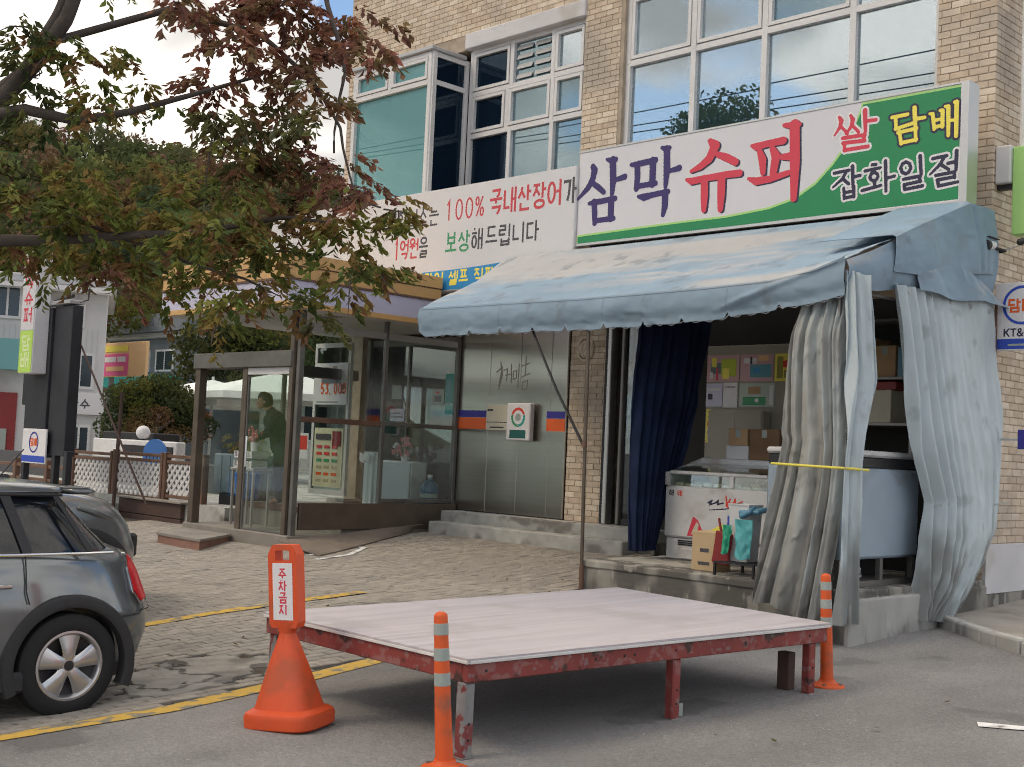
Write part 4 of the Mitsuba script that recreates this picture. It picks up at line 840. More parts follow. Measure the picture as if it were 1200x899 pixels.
poster('narrow yellow strip poster below the lilac notice', -8.85, -8.72, 1.72, 2.11, 'm_ink_yellow', [(.2, .8, .15, .45, 'm_label_white'), (.25, .7, .22, .38, 'm_ink_grey'), (.2, .8, .5, .62, 'm_red')])
solo('white_cabinet', cat(bev(-8.87, -7.6, 11.965, 11.998, .5, 2.85, .01), bev(-8.70, -7.95, 11.78, 11.955, .5, 2.10, .02), quadbox(-8.33, -8.32, 11.775, 11.782, .6, 2.05)), 'm_cream_dim', 'pale cream cabinet against the stall wall behind the freezer', 'cabinet')
carton('kraft_box', 'tall open kraft carton with a black mark in front of the freezer', -7.26, -6.99, 9.66, 9.92, .474, .84, 'm_card_light', False)
part('kraft_box', 'print', cat(quadbox(-7.16, -7.06, 9.657, 9.6595, .65, .685), quadbox(-7.18, -7.05, 9.657, 9.6595, .53, .56)), 'm_ink_grey')
RB = thing('red_dustpan', 'dark red plastic dustpan leaning beside the kraft carton', 'dustpan')
part(RB, 'pan', rot(bev(-6.99, -6.80, 9.60, 9.625, .56, .86, .01), 8, (0, 1, 0), (-6.9, 9.6, .56)), 'm_dark_red'); part(RB, 'handle', tube([(-6.89, 9.615, .84), (-6.93, 9.62, .98)], .012), 'm_dark_red')
WBN = thing('white_bin', 'white plastic bin holding folded bags at the front of the stall', 'bin')
part(WBN, 'tub', lathe([(.0, 0), (.125, 0), (.155, .50), (.165, .52), (.158, .525), (.145, .50), (.12, .03), (0, .03)], 4, (-6.72, 9.74, .60)).apply_transform(trimesh.transformations.rotation_matrix(math.pi / 4, (0, 0, 1), (-6.72, 9.74, 0))), 'm_freezer_white')
def bag(label, c, w, h, m_, seed):
    P = np.array([[(c[0] + (a - .5) * w * (1 - .25 * q) + .006 * math.sin(q * 5), c[1] - .03 * math.sin(a * 3.1) + .06 * (meshkit.fbm(np.array([[a * 4, q * 4, seed]]), 4, seed)[0] - .5), c[2] - q * h * (1 - .15 * abs(a - .5))) for q in np.linspace(0, 1, 18)] for a in np.linspace(0, 1, 14)])
    return solo('plastic_bag', thick(P, .006), m_, label, 'bag', smooth=40)
bag('green plastic bag hanging down the left of the white bin', (-6.79, 9.55, .93), .10, .27, 'm_green_bag', 3)
bag('turquoise plastic bag hanging down the right of the white bin', (-6.60, 9.55, .99), .20, .37, 'm_teal_bag', 5)
solo('blue_basket', cat(hull((-6.70, 9.64, 1.05, .025), (-6.52, 9.64, 1.06, .02), (-6.54, 9.80, 1.08, .025), (-6.68, 9.80, 1.06, .02)), hull((-6.66, 9.60, 1.02, .03), (-6.58, 9.60, 1.06, .025), (-6.60, 9.70, 1.10, .015))), 'm_blue_plastic', 'crumpled blue plastic wrapping on top of the white bin', 'wrapping', smooth=30)
RK = thing('black_rack', 'low black metal rack carrying the white bin', 'rack')
part(RK, 'shelf', cat([quadbox(-6.86, -6.42, 9.46 + .05 * i, 9.475 + .05 * i, .585, .598) for i in range(10)]), 'm_black')
for x in (-6.86, -6.44):
    for y in (9.46, 9.90): part(RK, 'leg', quadbox(x, x + .02, y, y + .02, .474, .60), 'm_black')
F2 = thing('chest_freezer', 'grey-blue steel chest freezer at the right side of the stall, compressor exposed below', 'freezer')
part(F2, 'body', bev(-6.35, -5.60, 9.50, 10.88, .715, 1.505, .025), 'm_freezer_blue', 40)
part(F2, 'gasket', bev(-6.34, -5.62, 9.51, 10.87, 1.507, 1.60, .01), 'm_black')
part(F2, 'lid', bev(-6.36, -5.60, 9.49, 10.89, 1.602, 1.66, .02), 'm_freezer_white', 40)
part(F2, 'latch', bev(-5.598, -5.575, 9.52, 9.56, 1.40, 1.53, .006), 'm_freezer_white')
part(F2, 'frame', cat(quadbox(-6.33, -5.62, 9.52, 10.86, .475, .525), *[quadbox(-5.66, -5.615, y, y + .05, .526, .713) for y in (9.53, 10.22, 10.80)], quadbox(-6.33, -6.28, 9.53, 10.85, .526, .713)), 'm_alu_dark')
part(F2, 'back_plate', quadbox(-6.2, -5.95, 9.55, 10.84, .53, .712), 'm_black')  # black block added in place of the shade inside the compressor bay
part(F2, 'compressor', hull((-5.85, 9.80, .62, .08), (-5.85, 9.98, .62, .08)), 'm_black', 40); part(F2, 'pipe', tube([(-5.70, 9.60, .56), (-5.68, 9.80, .55), (-5.68, 10.0, .56), (-5.72, 10.06, .62), (-5.76, 10.0, .67), (-5.76, 9.85, .66)], .012), 'm_alu', 40)
part(F2, 'fan', lathe([(0, 0), (.05, .01), (.06, .04), (0, .05)], 16).apply_transform(trimesh.transformations.translation_matrix((-5.68, 9.78, .62)) @ trimesh.transformations.rotation_matrix(math.pi / 2, (0, 1, 0))), 'm_alu', 40)
SHF = thing('stall_shelf', 'dark steel shelf unit in the shade behind the chest freezer', 'shelf')
for z in (1.93, 2.38, 2.95): part(SHF, 'board', quadbox(-7.1, -5.85, 11.2, 11.8, z, z + .025), 'm_alu_dark')
for x in (-7.1, -5.89): part(SHF, 'upright', quadbox(x, x + .04, 11.2, 11.24, .48, 3.0), 'm_alu_dark')
carton('shop_carton', 'brown carton on the upper shelf behind the chest freezer, left of two', -6.55, -6.33, 11.25, 11.6, 2.406, 2.80)
carton('shop_carton', 'brown carton on the upper shelf behind the chest freezer, right of two', -6.32, -6.08, 11.25, 11.6, 2.406, 2.72)
carton('shop_carton', 'blue carton on the upper shelf beside the side curtain', -6.06, -5.90, 11.25, 11.6, 2.406, 2.70, 'm_blue_plastic', False)
carton('shop_carton', 'wide grey carton on the lower shelf behind the chest freezer', -6.85, -6.10, 11.22, 11.6, 1.957, 2.28, 'm_cream', False)
carton('shop_carton', 'flat red carton lying on the wide grey carton', -6.45, -6.05, 11.22, 11.6, 2.281, 2.36, 'm_dark_red', False)

rgs = np.random.default_rng(5)
kinds = [('red', 'm_red'), ('yellow', 'm_ink_yellow'), ('teal', 'm_teal_print'), ('green', 'm_ink_green'), ('blue', 'm_band_blue'), ('pink', 'm_pale_pink'), ('orange', 'm_stripe_orange'), ('white', 'm_label_white')]
x = -7.06
for i in range(4):
    w = rgs.uniform(.10, .16); h = rgs.uniform(.10, .2); nm, m_ = kinds[i]
    k = thing('snack_box', f'{nm} snack box standing on the top board of the dark shelf unit', 'box'); part(k, 'box', bev(x, x + w, 11.24, 11.44, 2.977, 2.977 + h, .004), m_); part(k, 'print', quadbox(x + .02, x + w - .02, 11.237, 11.2395, 2.977 + h * .4, 2.977 + h * .8), 'm_reflector'); x += w + .012
x = -7.05
for i, (nm, m_) in enumerate([('lime', 'm_lime'), ('cream', 'm_cream'), ('dark red', 'm_dark_red'), ('apricot', 'm_apricot')]):
    w = .115; k = thing('snack_box', f'{nm} carton at the left end of the shelf above the chest freezer', 'box'); part(k, 'box', bev(x, x + w, 11.24, 11.44, 2.407, 2.60 + .03 * i, .004), m_); part(k, 'print', quadbox(x + .02, x + w - .02, 11.237, 11.2395, 2.45, 2.52), 'm_label_white'); x += w + .01
# ---------------------------------------------------------------- platform, posts and the no-parking cone
PT = thing('low_platform', 'wide low platform with white vinyl top on a rusty red steel frame at the roadside', 'platform')
PA, PU, PV = np.array([-4.60, 4.33]), np.array([.06, 1.0]) / math.hypot(.06, 1), np.array([-1.0, .03]) / math.hypot(1, .03)
LA, LB = 3.06, 1.86
def pz(a, b): return .462 + .010 * a / 3 + .024 * b / 1.8 * (a / 3)
def pp_(a, b, dz=0): q = PA + PU * a + PV * b; return np.array([q[0], q[1], pz(a, b) + dz])
aa, bb = np.meshgrid(np.linspace(-.015, LA + .015, 60), np.linspace(-.015, LB + .015, 40), indexing='ij')
P = np.array([[pp_(a, b, .004 * (meshkit.fbm(np.array([[a * 2, b * 2, 0]]), 3, 4)[0] - .5)) for a, b in zip(r, s)] for r, s in zip(aa, bb)])
part(PT, 'top_sheet', thick(P, .012), 'm_vinyl', 30)
def edge(a0, b0, a1, b1, h0, h1, w, name, m, flip=1):
    """A strip of board between two points of the platform, h0..h1 below the top."""
    p, q = pp_(a0, b0), pp_(a1, b1); m_ = (p + q) / 2
    return part(PT, name, bar(p + [0, 0, -(h0 + h1) / 2], q + [0, 0, -(h0 + h1) / 2], w, h1 - h0), m)
for q in ((0, -.004, LA, -.004), (0, LB + .004, LA, LB + .004), (-.004, -.012, -.004, LB + .012), (LA + .004, -.012, LA + .004, LB + .012)): edge(*q, .0065, .022, .03, 'edge_strip', 'm_vinyl_edge')
for q in ((0, .022, LA, .022), (0, LB - .022, LA, LB - .022), (.022, .046, .022, LB - .046), (LA - .022, .046, LA - .022, LB - .046)): edge(*q, .0225, .118, .044, 'beam', 'm_red_steel')
for a in (.6, 1.2, 1.8, 2.4): edge(a, .05, a, LB - .05, .03, .09, .04, 'joist', 'm_red_steel')
for a, b, m_, w in ((.035, .05, 'm_galv_leg', .07), (1.60, .05, 'm_red_steel', .066), (2.93, .05, 'm_red_steel', .066), (.05, LB - .05, 'm_galv_leg', .066), (1.6, LB - .05, 'm_red_steel', .066), (2.95, LB - .05, 'm_red_steel', .066)):
    t = pp_(a, b); g = GZ(t[0], t[1])
    leg = part(PT, 'leg', bar((t[0], t[1], g - .002), (t[0], t[1], t[2] - .119), w, w, up=(PU[0], PU[1], 0)), m_)
    part(leg, 'foot', bar((t[0], t[1], g - .003), (t[0], t[1], g + .006), w + .012, w + .012, up=(PU[0], PU[1], 0)), 'm_alu_dark')
    for z in (.09, .17):
        if b < 1: part(leg, 'bolt_hole', rot(lathe([(0, .0), (.007, 0), (.007, .004), (0, .004)], 8), 90, YF).apply_translation((t[0] + w / 2 - .001, t[1], g + z)), 'm_black')
t = pp_(1.68, .06); part(PT, 'tab', bev(t[0] - .01, t[0] + .0, t[1] - .02, t[1] + .035, GZ(t[0], t[1]), GZ(t[0], t[1]) + .075, .003), 'm_reflector')
t = pp_(2.93, .21); part(PT, 'block', bev(t[0] - .05, t[0] + .04, t[1] - .05, t[1] + .03, GZ(t[0], t[1]), .27, .005), 'm_wood_dark')
part(PT, 'cross_tube', bar(pp_(.28, .98, -.16), pp_(1.1, .95, -.16), .05, .05), 'm_black')
for a in (.12, .9, 1.13, 1.21, 1.56, 2.2, 2.86): part(PT, 'bolt_hole', rot(lathe([(0, 0), (.0075, 0), (.0075, .004), (0, .004)], 8), 90, YF).apply_translation(pp_(a, -.0005, -.065) + [-.001, 0, 0]), 'm_black')

def delineator(x, y, label, lean=(0, 0), tilt=0):
    k = thing('flexible_bollard', label, 'bollard', None); z = GZ(x, y)
    R = lambda h: .0445 - .011 * h / .75
    cuts = [0, .40, .463, .520, .582, .643, .705, .738, .75]
    mt = lambda m: m.apply_transform(trimesh.transformations.rotation_matrix(math.radians(lean[0]), (1, 0, 0), (x, y, z)) @ trimesh.transformations.rotation_matrix(math.radians(lean[1]), (0, 1, 0), (x, y, z)))
    part(k, 'post', mt(lathe([(R(.02), .02)] + [(R(h), h) for h in (.2, .4, .705, .735)] + [(.027, .746), (.016, .752), (0, .755)], 28, (x, y, z))), 'm_orange_post', 50)
    for a, b in ((.40, .463), (.52, .582), (.643, .700)): part(k, 'reflective_band', mt(lathe([(R(a) - .001, a), (R(a) + .0016, a + .002), (R(b) + .0016, b - .002), (R(b) - .001, b)], 28, (x, y, z))), 'm_reflector', 50)
    part(k, 'base', lathe([(.118, -.01), (.118, .006), (.112, .014), (.07, .024), (.056, .034), (.052, .05), (.03, .05)], 30, (x, y, z)), 'm_orange_post', 50)
    for kk in list(scene):
        if kk.startswith(k + '__') and kk[len(k) + 2:][:4] in ('post', 'refl'): scene[kk]['to_world'] = T().translate([x, y, z]).rotate([-.7114, .7027, 0], tilt).translate([-x, -y, -z])
    for a in (20, 110, 200, 290): part(k, 'bolt', lathe([(.012, 0), (.012, .012), (0, .013)], 8, (x + .09 * math.cos(math.radians(a)), y + .09 * math.sin(math.radians(a)), z + .014)), 'm_alu_dark', 40)
delineator(-4.535, 4.145, 'orange flexible bollard nearest the camera, in front of the platform corner', tilt=-4.2)
delineator(-4.525, 7.575, 'orange flexible bollard beside the far right corner of the platform', tilt=-2.4)

CN = thing('no_parking_cone', 'orange plastic no parking stand with a white vertical label on a cone shaped foot', 'sign')
CX, CY = -5.735, 4.085; cz = GZ(CX, CY)
fn = np.array([.36, -.933]); fu = np.array([.933, .36])       # face normal and the direction along the face
def loft(secs, n=40):
    """secs: (z, half width, half depth, squareness); ring points superelliptic."""
    P = []
    for z, a, b, e in secs:
        w = np.linspace(0, 2 * np.pi, n, endpoint=False); c, s = np.cos(w), np.sin(w)
        X_, Y_ = np.sign(c) * np.abs(c) ** (2 / e) * a, np.sign(s) * np.abs(s) ** (2 / e) * b
        P.append(np.c_[X_, Y_, np.full(n, z)])
    return grid_mesh(np.array(P), True)
def cone_place(m):
    M = np.eye(4); M[:3, 0] = (*fu, 0); M[:3, 1] = (-fn[0], -fn[1], 0); M[:3, 3] = (CX, CY, cz); m.apply_transform(M); return m
part(CN, 'foot', cone_place(loft([(0, .0, .0, 3), (0, .20, .17, 4), (.012, .218, .188, 4), (.065, .222, .19, 4), (.086, .212, .182, 4), (.098, .192, .162, 4), (.106, .175, .145, 3.4), (.30, .115, .096, 3), (.46, .058, .052, 2.6), (.505, .042, .038, 2.4), (.54, .042, .038, 2.4)])), 'm_orange', 28)
body = extrude(Polygon([(-.075, .54), (.075, .54), (.085, .565), (.085, .93), (.06, .975), (-.06, .975), (-.085, .93), (-.085, .565)]).buffer(.008).difference(sbox(-.038, .905, .038, .945).buffer(.008)), .075)
M_ = np.array([[1, 0, 0, 0], [0, 0, -1, .0375], [0, 1, 0, 0], [0, 0, 0, 1.0]]); body.apply_transform(M_)
part(CN, 'sign_box', cone_place(body), 'm_orange', 25)
part(CN, 'neck', cone_place(loft([(.50, .043, .039, 2.4), (.53, .055, .042, 2.6), (.552, .075, .044, 3), (.56, .078, .044, 3)])), 'm_orange', 40)
O_ = np.array([CX, CY, cz]); f3 = np.array([fn[0], fn[1], 0]); u3 = np.array([fu[0], fu[1], 0])
part(CN, 'label', onplane(bev(-.064, .064, .575, .885, 0, .002, .0008), O_ + f3 * .0378, u3, ZF), 'm_label_white')
ts = text_shape('주차금지', .056, .052, .15, .16, True); b_ = ts.bounds
part(CN, 'lettering', onplane(extrude(affinity.translate(ts, -(b_[0] + b_[2]) / 2, .73 - (b_[1] + b_[3]) / 2), .001), O_ + f3 * .0402, u3, ZF), 'm_ink_red')
part(CN, 'seam', cat(*[cone_place(bar((s * .0, -.1265, .116), (s * .0, -.040, .50), .006, .006)) for s in (1,)]), 'm_orange')

Q_ = T().translate([CX, CY, cz]).rotate([-.7114, .7027, 0], -4.5).translate([-CX, -CY, -cz - .004])
for kk in list(scene):
    if kk.startswith('no_parking_cone__'): scene[kk]['to_world'] = Q_
# ---------------------------------------------------------------- cars
def oval(cx, hl, hw, z, e=3.0, n=64, tail=0, nose=0):
    w = np.linspace(0, 2 * np.pi, n, endpoint=False); c, s = np.cos(w), np.sin(w)
    return np.c_[cx + np.sign(c) * np.abs(c) ** (2 / e) * hl, np.sign(s) * np.abs(s) ** (2 / e) * hw, np.full(n, z)]
def closed_loft(rings):
    R = np.array(rings); n = R.shape[1]; m = grid_mesh(R, True)
    v = np.vstack([m.vertices, R[0].mean(0), R[-1].mean(0)]); k = len(m.vertices); L = len(R) - 1
    f = [list(t) for t in m.faces] + [[k, (j + 1) % n, j] for j in range(n)] + [[k + 1, L * n + j, L * n + (j + 1) % n] for j in range(n)]
    m = trimesh.Trimesh(v, f, process=True); trimesh.repair.fix_normals(m); return m
def to_m3(m):
    m = trimesh.Trimesh(m.vertices, m.faces, process=True)
    return m3.Manifold(m3.Mesh(np.array(m.vertices, np.float32), np.array(m.faces, np.uint32)))
def from_m3(M): q = M.to_mesh(); return trimesh.Trimesh(q.vert_properties[:, :3], q.tri_verts, process=True)
def wheel(parent, place, R=.302, rim=.20, w=.19, spokes=5):
    """A wheel whose outer face looks along +y, at the origin."""
    k = num_part(parent, 'wheel')
    tyre = lathe([(rim - .008, -.085), (rim + .03, -.096), (R - .035, -.094), (R - .006, -.075), (R, -.05), (R, .05), (R - .006, .075), (R - .035, .094), (rim + .03, .096), (rim + .004, .088), (rim - .008, .07)], 56)
    sc_ = lambda m: place(rot(m, -90, XF))
    scene[k] = mikit.ply(sc_(cat(lathe([(.0, -.05), (rim, -.05), (rim, .05), (rim - .02, .045), (.0, .01)], 40))), 'm_black')
    part(k, 'tyre', sc_(tyre), 'm_black_rubber', 40)
    part(k, 'rim', sc_(lathe([(rim - .004, .05), (rim + .003, .082), (rim + .003, .090), (rim - .010, .091), (rim - .022, .078), (rim - .026, .05)], 56)), 'm_alloy', 40)
    for i in range(spokes):
        a = 2 * math.pi * i / spokes + math.pi / 2 * -1
        P = []
        for r_, hw, z in ((.035, .030, .072), (.07, .031, .078), (.11, .043, .075), (.155, .058, .069), (rim - .012, .070, .066)):
            P.append([(r_ * math.cos(a) - q * hw * math.sin(a), r_ * math.sin(a) + q * hw * math.cos(a), z - .012 * abs(q) ** 3) for q in np.linspace(-1, 1, 9)])
        part(k, 'spoke', sc_(thick(np.array(P), .022)), 'm_alloy', 40)
        a2 = a + math.pi / spokes
        part(k, 'wheel_bolt', sc_(lathe([(.010, .05), (.010, .074), (0, .076)], 8, (.056 * math.cos(a2), .056 * math.sin(a2), 0))), 'm_black', 40)
    part(k, 'hub', sc_(lathe([(.062, .045), (.06, .076), (.036, .080), (0, .08)], 30)), 'm_alloy', 40); part(k, 'hub_cap', sc_(lathe([(.03, .079), (.028, .085), (0, .086)], 24)), 'm_black', 40)
def car(label, place, paint, roofm, hatch=True):
    """Local frame: x forward from the rear bumper, y to the car's left, z up from the road."""
    k = thing('parked_car', label, 'car', None)
    L, W = 3.86, .862
    # body in rings from the sill up; the half length and width change with height
    rings = []
    for z, xr, xf_, hw, e in ((.17, .34, 3.60, .74, 4.2), (.20, .20, 3.72, .80, 4.2), (.29, .07, 3.81, .838, 4.2), (.42, .015, 3.85, .856, 4.0), (.52, .005, 3.85, .862, 4.0), (.60, .035, 3.82, .862, 4.0), (.70, .085, 3.78, .856, 4.0), (.80, .125, 3.70, .842, 4.0), (.88, .165, 3.60, .822, 4.0), (.935, .215, 3.40, .800, 4.0), (.965, .285, 3.05, .768, 3.8), (.985, .40, 2.6, .70, 3.4)):
        rings.append(oval((xr + xf_) / 2, (xf_ - xr) / 2, hw, z, e, 120))
    bodym = to_m3(closed_loft(rings))
    xr_, xf2 = .735, 3.20
    for x in (xr_, xf2):
        for s in (-1, 1): bodym = bodym - m3.Manifold.cylinder(.5, .345, .345, 48).rotate((90, 0, 0)).translate((x, s * .65 + .25, .30)) 
    part(k, 'body', place(from_m3(bodym)), paint, 32)
    part(k, 'underbody', place(bev(.5, 3.4, -.60, .60, .18, .5, .03)), 'm_black')
    # glasshouse: near black glass all round, roof as a shell on top
    gl = [oval((a + b) / 2, (b - a) / 2, w, z, e, 96) for z, a, b, w, e in ((.93, .30, 2.92, .788, 4.4), (.97, .335, 2.86, .778, 4.4), (1.08, .45, 2.55, .735, 4.2), (1.20, .57, 2.28, .680, 4.2), (1.29, .655, 2.10, .632, 4.0))]
    part(k, 'glasshouse', place(closed_loft(gl)), 'm_car_glass', 30)
    rf = [oval((a + b) / 2, (b - a) / 2, w, z, e, 96) for z, a, b, w, e in ((1.28, .63, 2.13, .645, 4.0), (1.30, .60, 2.16, .652, 4.0), (1.325, .61, 2.12, .640, 3.8), (1.348, .69, 1.98, .56, 3.2), (1.36, .85, 1.7, .36, 2.6))]
    part(k, 'roof', place(closed_loft(rf)), roofm, 40)
    if hatch: part(k, 'spoiler', place(cat(closed_loft([oval(.60, .10, .58, 1.285, 3.6, 48), oval(.575, .125, .595, 1.302, 3.6, 48), oval(.60, .11, .585, 1.326, 3.6, 48)]))), roofm, 40)
    for s in (-1, 1):
        # side frames: pillars and rails stand just proud of the glass
        gx = lambda x, z: s * (np.interp(z, [.93, .97, 1.08, 1.20, 1.29], [.788, .778, .735, .680, .632]) + .006)
        def pil(x0, z0, x1, z1, w): 
            return thick(np.array([[(x0 + (x1 - x0) * t + d * w / 2, gx(0, z0 + (z1 - z0) * t), z0 + (z1 - z0) * t) for d in (-1, 1)] for t in np.linspace(0, 1, 8)]), .008)
        part(k, 'pillar', place(cat(pil(1.0, .955, 1.10, 1.285, .06))), 'm_black'); part(k, 'pillar', place(pil(62e-2, .955, .80, 1.285, .03)), 'm_black')
        part(k, 'rail', place(tube([(x, s * (.640 + .004), 1.284) for x in np.linspace(.75, 1.95, 8)], .010, 6)), 'm_black')
        part(k, 'belt_trim', place(tube([(x, s * (np.interp(x, [.42, .6, 1.0, 2.4, 2.7], [.745, .782, .797, .797, .77]) + .008), .948 + .0 * x) for x in np.linspace(.46, 2.62, 24)], .0085, 6)), 'm_chrome', 40)
        for x in (xr_, xf2):
            P = []
            for a in np.linspace(math.radians(-22), math.radians(202), 40):
                c, sn = math.cos(a), math.sin(a)
                P.append([(x + r_ * c, s * yy, .30 + r_ * sn) for r_, yy in ((.338, .80), (.342, .868), (.36, .878), (.40, .872), (.412, .845))])
            part(k, 'wheel_arch', place(thick(np.array(P), .006)), 'm_car_plastic', 40)
        part(k, 'sill', place(cat(bev(1.0, 2.75, s * .80, s * .868, .17, .29, .02))), 'm_car_plastic')
        yd = lambda z: s * (np.interp(z, [.29, .42, .52, .7, .88, .935], [.838, .856, .862, .856, .822, .802]) + .0015)
        for pts in ([(1.02, z) for z in np.linspace(.945, .74, 6)] + [(1.01, .70), (1.0, .67)], [(2.15, z) for z in np.linspace(.945, .30, 8)]):
            part(k, 'door_seam', place(tube([(x, yd(z), z) for x, z in pts], .0045, 5)), 'm_black')
        for x in (1.22, 2.45): part(k, 'door_handle', place(cat(bev(x - .11, x + .10, s * .846, s * .878, .765, .79, .008))), 'm_chrome', 40)
        if hatch:
            tl = [(.18, .915), (.26, .91), (.29, .84), (.265, .70), (.20, .625), (.12, .64), (.11, .72), (.14, .84)]
            Pg = Polygon(tl).buffer(.012)
            def tail(shape, d):
                m = extrude(shape, .16); m = m.subdivide_to_size(.04)
                v = np.array(m.vertices); m.vertices = np.c_[v[:, 0], v[:, 2], v[:, 1]]
                hw = np.interp(m.vertices[:, 2], [.52, .6, .7, .8, .88, .935], [.862, .862, .856, .842, .822, .80]); hl = 1.83
                xr0 = np.interp(m.vertices[:, 2], [.52, .6, .7, .8, .88, .935], [.005, .035, .085, .125, .165, .215])
                tt_ = np.clip(1 - (m.vertices[:, 0] - xr0 + .03) / hl, 0, .9999)
                surf = hw * (1 - tt_ ** 4) ** .25
                m.vertices[:, 1] = s * (surf + d - m.vertices[:, 1] * .35); return m
            part(k, 'tail_lamp_ring', place(tail(Pg, .004)), 'm_chrome', 40); part(k, 'tail_lamp', place(tail(Polygon(tl).buffer(-.008), .012)), 'm_tail_lamp', 40)
        else:
            part(k, 'headlamp', place(hull((3.335, s * .745, .80, .025), (3.47, s * .68, .755, .03), (3.20, s * .770, .835, .015), (3.60, s * .54, .715, .03))), 'm_lamp_clear', 40)
            part(k, 'mirror', place(hull((2.42, s * .92, 1.02, .06), (2.42, s * 1.0, 1.03, .055), (2.38, s * .80, .98, .03))), paint, 40)
        for x in (xr_, xf2):
            wheel(k, lambda m, x=x, s=s: place((m if s > 0 else rot(m, 180, ZF)).apply_translation((x, s * .765, .302))))
    if hatch:
        part(k, 'bumper_seam', place(cat(*[tube([(x, s * (.862 * (1 - min(.9999, max(0, 1 - (x + .0) / 1.92)) ** 4) ** .25 + .002), .555 + .02 * (x < .2)) for x in np.linspace(.04, .38, 14)], .004, 5) for s in (-1, 1)])), 'm_black')
        part(k, 'badge', place(lathe([(0, 0), (.04, 0), (.035, .012), (0, .014)], 20).apply_transform(trimesh.transformations.rotation_matrix(-math.pi / 2, (0, 1, 0))).apply_translation((.165, 0, .86))), 'm_chrome', 40)
        part(k, 'aerial', place(cat(hull((.82, 0, 1.36, .02), (.92, 0, 1.36, .015)), tube([(.86, 0, 1.37), (.72, 0, 1.54)], .004, 6))), 'm_black')
        part(k, 'bumper_trim', place(cat(closed_loft([oval(1.93, 1.80, .80, .18, 4.2, 64), oval(1.93, 1.86, .82, .27, 4.2, 64)]))), 'm_car_plastic', 40)
        part(k, 'wiper_hinge', place(hull((.33, .05, 1.0, .02), (.27, .12, .98, .012))), 'm_chrome')
    else:
        part(k, 'grille', place(bev(3.80, 3.868, -.42, .42, .44, .62, .02)), 'm_black'); part(k, 'wiper', place(tube([(2.85, .5, .99), (2.78, 0, 1.05)], .008, 6)), 'm_black')
    return k
def placer(x, y, z, deg, k=1.0):
    M = trimesh.transformations.translation_matrix((x, y, z)) @ trimesh.transformations.rotation_matrix(math.radians(deg), (0, 0, 1)) @ np.diag([k, k, k, 1.0])
    return lambda m: (m.apply_transform(M), m)[1]
car('grey hatchback with black wheel arches and silver five-spoke wheels, its rear towards the lot', placer(-7.03 - .862, 4.17, -.165, -90), 'm_car_grey', 'm_car_roof', True)
car('dark grey car parked behind the grey hatchback, only its nose showing', placer(-10.85, 5.62 - 3.86 * 1.16, -.10, 90, 1.16), 'm_car_dark', 'm_car_dark', False)
# ---------------------------------------------------------------- entrance of the restaurant: canopy and glass porch
CP = thing('entrance_canopy', 'orange-brown canopy with a lilac band over the glass porch', 'canopy')
part(CP, 'soffit', quadbox(-15.95, -12.93, 8.85, 11.95, 3.17, 3.20), 'm_soffit')
def fascia(name, z0, z1, out, m):
    part(CP, name, cat(quadbox(-12.93, -12.90 + out, 8.82 - out, 11.30, z0, z1)), m); part(CP, name, cat(quadbox(-15.95, -12.932, 8.80 - out, 8.85, z0, z1)), m)
fascia('trim', 3.17, 3.235, .012, 'm_canopy_brown'); fascia('band', 3.237, 3.50, 0, 'm_canopy_lilac'); fascia('trim', 3.502, 3.53, .02, 'm_wood'); fascia('fascia', 3.532, 3.67, .004, 'm_canopy_brown'); fascia('trim', 3.672, 3.683, .012, 'm_wood'); fascia('fascia', 3.685, 3.84, .02, 'm_canopy_brown')
part(CP, 'roof', quadbox(-15.95, -12.95, 8.86, 11.30, 3.76, 3.83), 'm_canopy_brown')
def ramp_mesh():
    P = []
    for t in np.linspace(0, 1, 14):
        y = 9.0 + t * 2.35; xo = -12.22 - t * 1.0
        P.append([(-13.10 + (xo + 13.10) * s, y, (GZ(-13.1, y) + .12) * (1 - s) + (GZ(xo, y) + .015) * s) for s in np.linspace(0, 1, 8)])
    return thick(np.array(P), .02)
VS = thing('glass_porch', 'glass entrance porch with bronze posts and a grey head beam in front of the restaurant', 'porch')
part(VS, 'deck', bev(-15.6, -13.10, 9.12, 9.98, .02, .33, .012), 'm_deck'); part(VS, 'deck', bev(-15.6, -13.14, 9.99, 12.4, .1, .62, .012), 'm_deck')
part(VS, 'nosing', bev(-15.6, -13.10, 9.965, 9.99, .56, .635, .006), 'm_wood'); part(VS, 'kick_board', bev(-13.15, -13.10, 9.30, 11.95, .40, .74, .006), 'm_bronze')
part(VS, 'ramp', ramp_mesh(), 'm_ramp')
for x0, x1, y0, y1, z0, z1, m_ in ((-15.52, -15.40, 9.14, 9.26, .33, 2.45, 'm_bronze'), (-13.27, -13.19, 9.14, 9.26, .15, 3.17, 'm_bronze'), (-13.175, -13.11, 9.18, 9.26, .15, 3.17, 'm_bronze_light'), (-14.36, -14.25, 9.16, 9.22, .33, 2.45, 'm_bronze'),
    (-13.20, -13.145, 10.58, 10.64, .35, 3.17, 'm_bronze_light'), (-13.22, -13.15, 11.90, 11.96, .62, 3.17, 'm_bronze_light'), (-15.56, -15.50, 10.6, 10.66, .62, 2.5, 'm_bronze_light')):
    part(VS, 'post', bev(x0, x1, y0, y1, z0, z1, .006), m_, label='tall bronze corner post at the right front of the porch' if (x0, m_) == (-13.27, 'm_bronze') else None)
part(VS, 'head_beam', bev(-15.54, -13.20, 9.11, 9.29, 2.452, 2.66, .008), 'm_bronze_light'); part(VS, 'head_beam', bev(-15.56, -15.40, 9.30, 11.9, 2.48, 2.64, .008), 'm_bronze_light')
part(VS, 'light_rail', bev(-14.26, -13.28, 9.17, 9.23, 2.36, 2.45, .004), 'm_frame_white')
